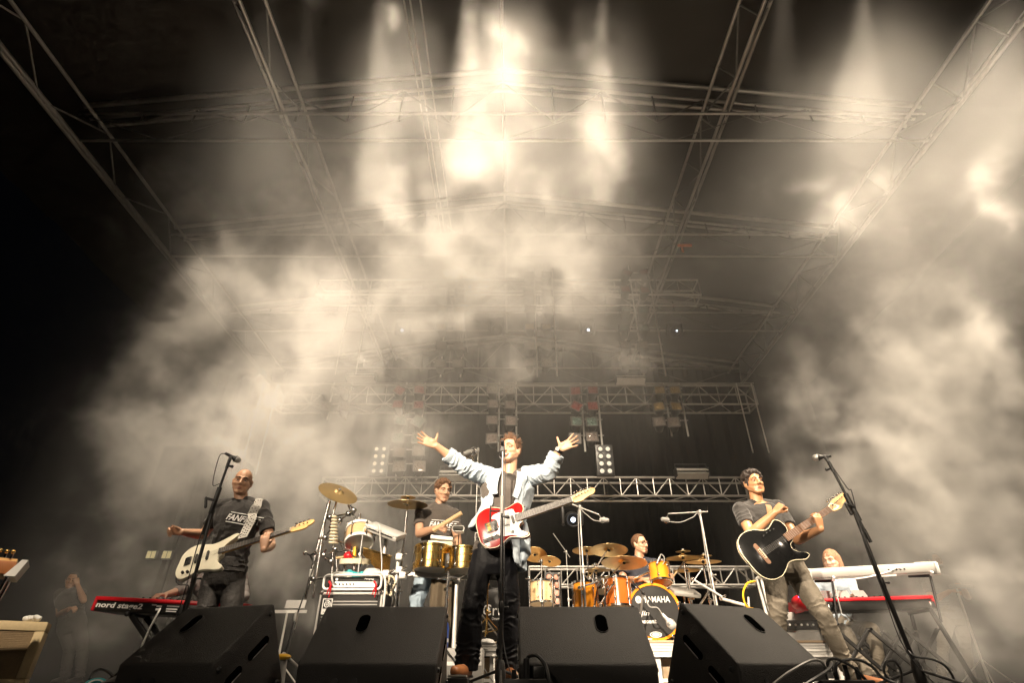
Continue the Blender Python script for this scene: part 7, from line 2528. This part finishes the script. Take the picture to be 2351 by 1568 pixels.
# ================================================================== lamps on the rear trusses
MT['gel_red'] = mat("red_gel_foil", (0.34, 0.06, 0.05), 0.18, 0.5)
MT['gel_green'] = mat("green_gel_foil", (0.16, 0.24, 0.21), 0.18, 0.5)
MT['gel_amber'] = mat("amber_gel_foil", (0.46, 0.32, 0.13), 0.18, 0.5)
MT['gel_clear'] = mat("clear_pinkish_foil", (0.34, 0.29, 0.26), 0.16, 0.5)
MT['gelframe'] = mat("gel_frame", (0.07, 0.064, 0.057), 0.5, 0.3)
PARME = {}
def par_parts(seed):
    """local: lens looks along -Y"""
    rr = random.Random(seed)
    n = 11
    h = .098
    vs, fs = [], []
    for j in range(n):
        for i in range(n):
            x, z = -h + 2 * h * i / (n - 1), -h + 2 * h * j / (n - 1)
            edge = max(abs(x), abs(z)) / h
            y = -.145 + (rr.uniform(-.013, .013) if edge < .8 else 0) - .012 * (1 - edge)
            vs.append((x, y, z))
    for j in range(n - 1):
        for i in range(n - 1):
            a = j * n + i
            fs.append((a, a + 1, a + n + 1, a + n))
    gel = MB().add(vs, fs)
    body = MB().lathe([(.04, .14), (.07, .13), (.085, .06), (.098, -.03), (.104, -.125), (.098, -.13), (.09, -.10)], (0, 0, 0), (0, 1, 0), 16)
    fr = MB()
    o = .122
    for c, s in (((0, -.14, o - .014), (2 * o, .012, .028)), ((0, -.14, -o + .014), (2 * o, .012, .028)), ((o - .014, -.14, 0), (.028, .0118, 2 * o - .056)), ((-o + .014, -.14, 0), (.028, .0118, 2 * o - .056))):
        fr.box(c, s)
    yk = MB().tube([(-.115, 0, 0), (-.118, .0, .11), (-.07, 0, .165), (.07, 0, .165), (.118, 0, .11), (.115, 0, 0)], .008, 6)
    return gel, body, fr, yk
PROTO = {}
def par(px, py, Y, gel, label, group, roll=0.0, yaw=0.0, pitch=-18, k=1.0, variant=0):
    key = (gel, variant)
    c = at(px, py, Y)
    rot = (math.radians(pitch), roll, yaw)
    if key not in PROTO:
        t = thing("par_lamp", label, "par lamp", (0, 0, 0), group)
        g, b, f, y = par_parts(11 + 7 * variant + len(PROTO))
        b.build("can", MT['black'], t); f.build("gel_frame", MT['gelframe'], t, False)
        g.build("gel", MT[gel], t, False); y.build("yoke", MT['black'], t)
        PROTO[key] = t
    else:
        t = copy_tree(PROTO[key])
    t['label'], t['group'] = label, group
    t.location = c
    t.rotation_euler = rot
    t.scale = (k, k, k)
    return t
rr = random.Random(21)
ROWN = ["top row", "second row", "third row", "fourth row", "fifth row", "bottom row"]
CN = {'gel_red': "red", 'gel_green': "greenish", 'gel_amber': "amber", 'gel_clear': "pale"}
def bank(cols, rows, gels, where, group, skip=()):
    nr = len(rows)
    for i, px in enumerate(cols):
        for j, py in enumerate(rows):
            if (i, j) in skip: continue
            dx = rr.uniform(-2, 2)
            rn = "bottom row" if j == nr - 1 else ROWN[j]
            lab = "%s gel par lamp, %s, %s of pair %s" % (CN[gels[j]], rn, "left" if i == 0 else "right", where)
            par(px + dx, py + rr.uniform(-1.5, 1.5), 10.25, gels[j], lab, group, roll=rr.choice([0, 0, .05, -.06, .5]) if rr.random() < .4 else rr.uniform(-.04, .04), yaw=rr.uniform(-.15, .15) + (-.0004 * (px - 1175)), pitch=-16 + rr.uniform(-6, 6), variant=rr.randrange(4))
    x = [at(q, rows[0], 10.45).x for q in cols]
    z0, z1 = at(cols[0], rows[-1] + 22, 10.45).z, at(cols[0], rows[0] - 26, 10.45).z
    L = Lat("lamp_ladder", "pipe ladder carrying the par lamps %s" % where, "ladder", "pipe ladders of the par lamps")
    for q in x:
        L.chord(V((q + .13, 10.45, z0)), V((q + .13, 10.45, z1)), .020, 'aluw')  # brighter metal stands in for wash light on the ladders
    for py in rows:
        z = at(cols[0], py, 10.45).z
        L.chord(V((x[0] - .05, 10.45, z + .14)), V((x[1] + .18, 10.45, z + .14)), .014, 'alu')
A_, R_, G_, C_ = 'gel_amber', 'gel_red', 'gel_green', 'gel_clear'
UP, LO = "par lamps of the upper ladders", "par lamps of the lower ladders"
bank((1013, 1055), (682, 720, 761, 805, 844), (C_, A_, A_, C_, C_), "high over the percussionist", UP)
bank((1215, 1256), (642, 682, 720, 761, 805, 844), (C_, C_, C_, A_, C_, C_), "high above the singer's head", UP)
bank((1434, 1478), (636, 675, 722, 763, 803, 842), (R_, R_, G_, G_, C_, C_), "high above the drummer", UP)
bank((917, 960), (905, 940, 977, 1014, 1048, 1081), (R_, R_, G_, G_, C_, C_), "beside the singer's hand without watch", LO)
bank((1132, 1171), (904, 940, 977, 1015), (C_, C_, C_, C_), "straight above the singer's hair", LO)
bank((1320, 1358), (906, 942, 978, 1015), (R_, R_, G_, C_), "above the singer's watch hand", LO)
bank((1513, 1549), (906, 943, 980), (A_, A_, C_), "above the drum kit's right end", LO)
bank((748, 790), (905, 942), (C_, C_), "in the smoke above the tilted cymbal", LO)
# empty ladders
for lab, x0, x1, y0, y1 in (("bare pipe ladder in the smoke right of the bassist's microphone", 606, 640, 880, 1090), ("bare pipe ladder beside the leftmost flood lamp", 812, 854, 640, 860), ("bare pipe ladder at the right end of the middle truss", 1690, 1724, 880, 1040)):
    L = Lat("lamp_ladder", lab, "ladder", "pipe ladders of the par lamps")
    for q in (x0, x1):
        L.chord(V((at(q, y0, 10.3).x, 10.3, at(q, y1, 10.3).z)), V((at(q, y0, 10.3).x, 10.3, at(q, y0, 10.3).z)), .014, 'aluw')
    L.chord(V((at(x0, y0, 10.3).x, 10.3, at(x0, y0, 10.3).z)), V((at(x1, y0, 10.3).x, 10.3, at(x0, y0, 10.3).z)), .012, 'alu')
# flood trays
for px, py, lab in ((830, 866, "trough flood lamp under the bare ladder high on the left"), (1447, 871, "bright trough flood lamp below the round lamps high above the drummer"),
                    (1046, 1091, "trough flood lamp behind the percussionist's hair"), (1588, 1086, "dim trough flood lamp over the right part of the lower truss")):
    c = at(px, py, 10.2)
    t = thing("flood_lamp", lab, "flood lamp", c, "trough flood lamps")
    w = .30
    for dz, dy, a in ((.065, -.02, .5), (-.065, -.02, -.5), (0, .05, 0)):
        MB().box(c + V((0, dy, dz)), (w * 2, .02 if a == 0 else .16, .12 if a == 0 else .012), Matrix.Rotation(a, 3, 'X') if a else None).build("reflector", MT['aluw'], t, False)
    for s in (-1, 1):
        MB().box(c + V((s * (w + .008), 0, 0)), (.014, .17, .17)).build("end_plate", MT['black'], t, False)
    MB().cyl(c + V((-w, .01, 0)), c + V((w, .01, 0)), .018, None, 10).build("tube", MT['white'], t)
    MB().tube([c + V((-w, .0, .02)), c + V((-w, .0, .17)), c + V((w, .0, .17)), c + V((w, .0, .02))], .010, 6).build("yoke", MT['black'], t)
# multi lens panels
def led_panel(px, py, Y, lab, m, pitch_px, cols=2, rows=4, r=.36):
    c = at(px, py, Y)
    k = mpp(px, py, Y)
    p = pitch_px * k
    t = thing("lens_lamp", lab, "lamp panel", c, "eight lens lamp panels")
    MB().rbox(c + V((0, .05, 0)), (p * cols * 1.15, .08, p * rows * 1.06), .01).build("case", MT['black'], t)
    for i in range(cols):
        for j in range(rows):
            q = c + V(((i - (cols - 1) / 2) * p, 0, (j - (rows - 1) / 2) * p * 1.0))
            rim = MB().lathe([(p * .44, .012), (p * .44, -.02), (p * .38, -.02), (p * .34, .0)], q, (0, 1, 0), 16).build("lens_rim", MT['plast'], t)
            MB().ell(q, (p * r, .02, p * r), None, 14, 8).build("lens", MT[m], rim)
led_panel(870, 1056, 9.6, "panel of eight lit lenses left of the singer's jacket sleeve", 'ledw', 17.5, r=.26)
led_panel(1389, 1056, 9.6, "panel of eight lit lenses right of the singer's raised elbow", 'ledw', 17.5, r=.30)
led_panel(1270, 1353, 8.6, "panel of eight orange lit lenses among the chrome stands beside the singer", 'ledo', 17, r=.42)
# moving head lamps
def moving_head(px, py, Y, lab, m, lens):
    c = at(px, py, Y)
    t = thing("moving_head_lamp", lab, "moving lamp", c, "moving head lamps")
    MB().rbox(c + V((0, .1, .26)), (.30, .26, .10), .02).build("base", MT['black'], t)
    for s in (-1, 1):
        MB().rbox(c + V((s * .15, .08, .08)), (.05, .12, .30), .015).build("yoke_arm", MT['black'], t)
    d = V((0, -1, -.35)).normalized()
    hd = MB().lathe([(0, .24), (.09, .22), (.12, .10), (.115, -.06), (.10, -.08), (.09, -.07)], c, -d, 18).build("head", MT['black'], t)
    MB().lathe([(0, .02), (lens * .7, .016), (lens, .0)], c + d * .06, d, 16).build("lens", MT[m], hd)
moving_head(924, 760, 10.0, "moving head lamp with bluish lens high on the left in the smoke", 'ledb', .03)
moving_head(1350, 759, 10.0, "moving head lamp with bluish lens high between the par ladders", 'ledb', .03)
moving_head(1552, 761, 10.0, "moving head lamp with small bluish lens high on the right", 'ledb', .02)
moving_head(1315, 1193, 9.0, "moving head lamp with round white lit lens under the red guitar's headstock", 'ledb', .04)
moving_head(1140, 757, 10.0, "moving head lamp hidden in bright smoke above the singer", 'plast', .06)
for px, lab in ((349, "left one of two small square yellow lit windows in the haze left of the bass"), (385, "right one of two small square yellow lit windows in the haze beside the bass")):
    c = at(px, 1275, 13.2)
    t = thing("window_lamp", lab, "lamp", c, "small square lit lamps in the haze")
    MB().rbox(c, (.24, .08, .20), .02).build("case", MT['black'], t)
    for i in (-1, 1):
        MB().box(c + V((i * .052, -.045, 0)), (.085, .01, .15)).build("lens", MT['winglow'] if 'winglow' in MT else MT.setdefault('winglow', glow("lit_yellow_glass", (1, .8, .35), .5)), t, False)

# ------------------------------------------------------------------ lamps over the stage front
L = Lat("front_lighting_truss", "lighting truss above the stage front carrying the beam lamps", "truss")
fy, fz = LAMP_Y - .05, max(p.z for p, d in lamp_spots) + .62
for dy in (0, .3):
    for dz in (0, .3):
        L.chord(V((-7.2, fy + dy, fz + dz)), V((7.2, fy + dy, fz + dz)), .025)
zig(L, V((-7.2, fy, fz)), V((7.2, fy, fz)), V((-7.2, fy, fz + .3)), V((7.2, fy, fz + .3)), 24)
WHO = ["faint beam at the far left", "small puff of smoke above the bassist", "narrow slanting puff left of the centre", "bright central column of smoke",
       "bright column right of the centre", "broad beam above the guitarist", "broad beam at the right edge"]
for (p, d), who in zip(lamp_spots, WHO):
    t = thing("beam_lamp", "black lamp on the front truss throwing the %s" % who, "stage lamp", p, "beam lamps on the front truss")
    MB().lathe([(0, .38), (.07, .36), (.11, .22), (.125, .0), (.118, -.03), (.105, .0)], p, -d, 20).build("can", MT['black'], t)
    MB().lathe([(0, -.005), (.104, -.004)], p - d * .02, -d, 20).build("lens", MT['lampglow'], t)
    s_ = d.cross(V((0, 1, 0))).normalized()
    MB().tube([p - d * .12 - s_ * .13, p - d * .12 - s_ * .13 + V((0, 0, .22)), V((p.x, fy, fz)), p - d * .12 + s_ * .13 + V((0, 0, .22)), p - d * .12 + s_ * .13], .012, 6).build("yoke", MT['black'], t)

# bright marking strap on the roof truss over the drum kit
c = at(1572, 563, 8.75)
t = thing("marker_strap", "orange strap wrapped round the roof truss above the guitarist", "strap", c)
MT['orangetape'] = mat("orange_webbing", (0.75, 0.16, 0.03), 0.6)
MB().rbox(c, (.30, .05, .05), .01).build("band", MT['orangetape'], t)
MB().rbox(c + V((-.06, .02, -.09)), (.05, .02, .16), .006).build("tail", MT['orangetape'], t)
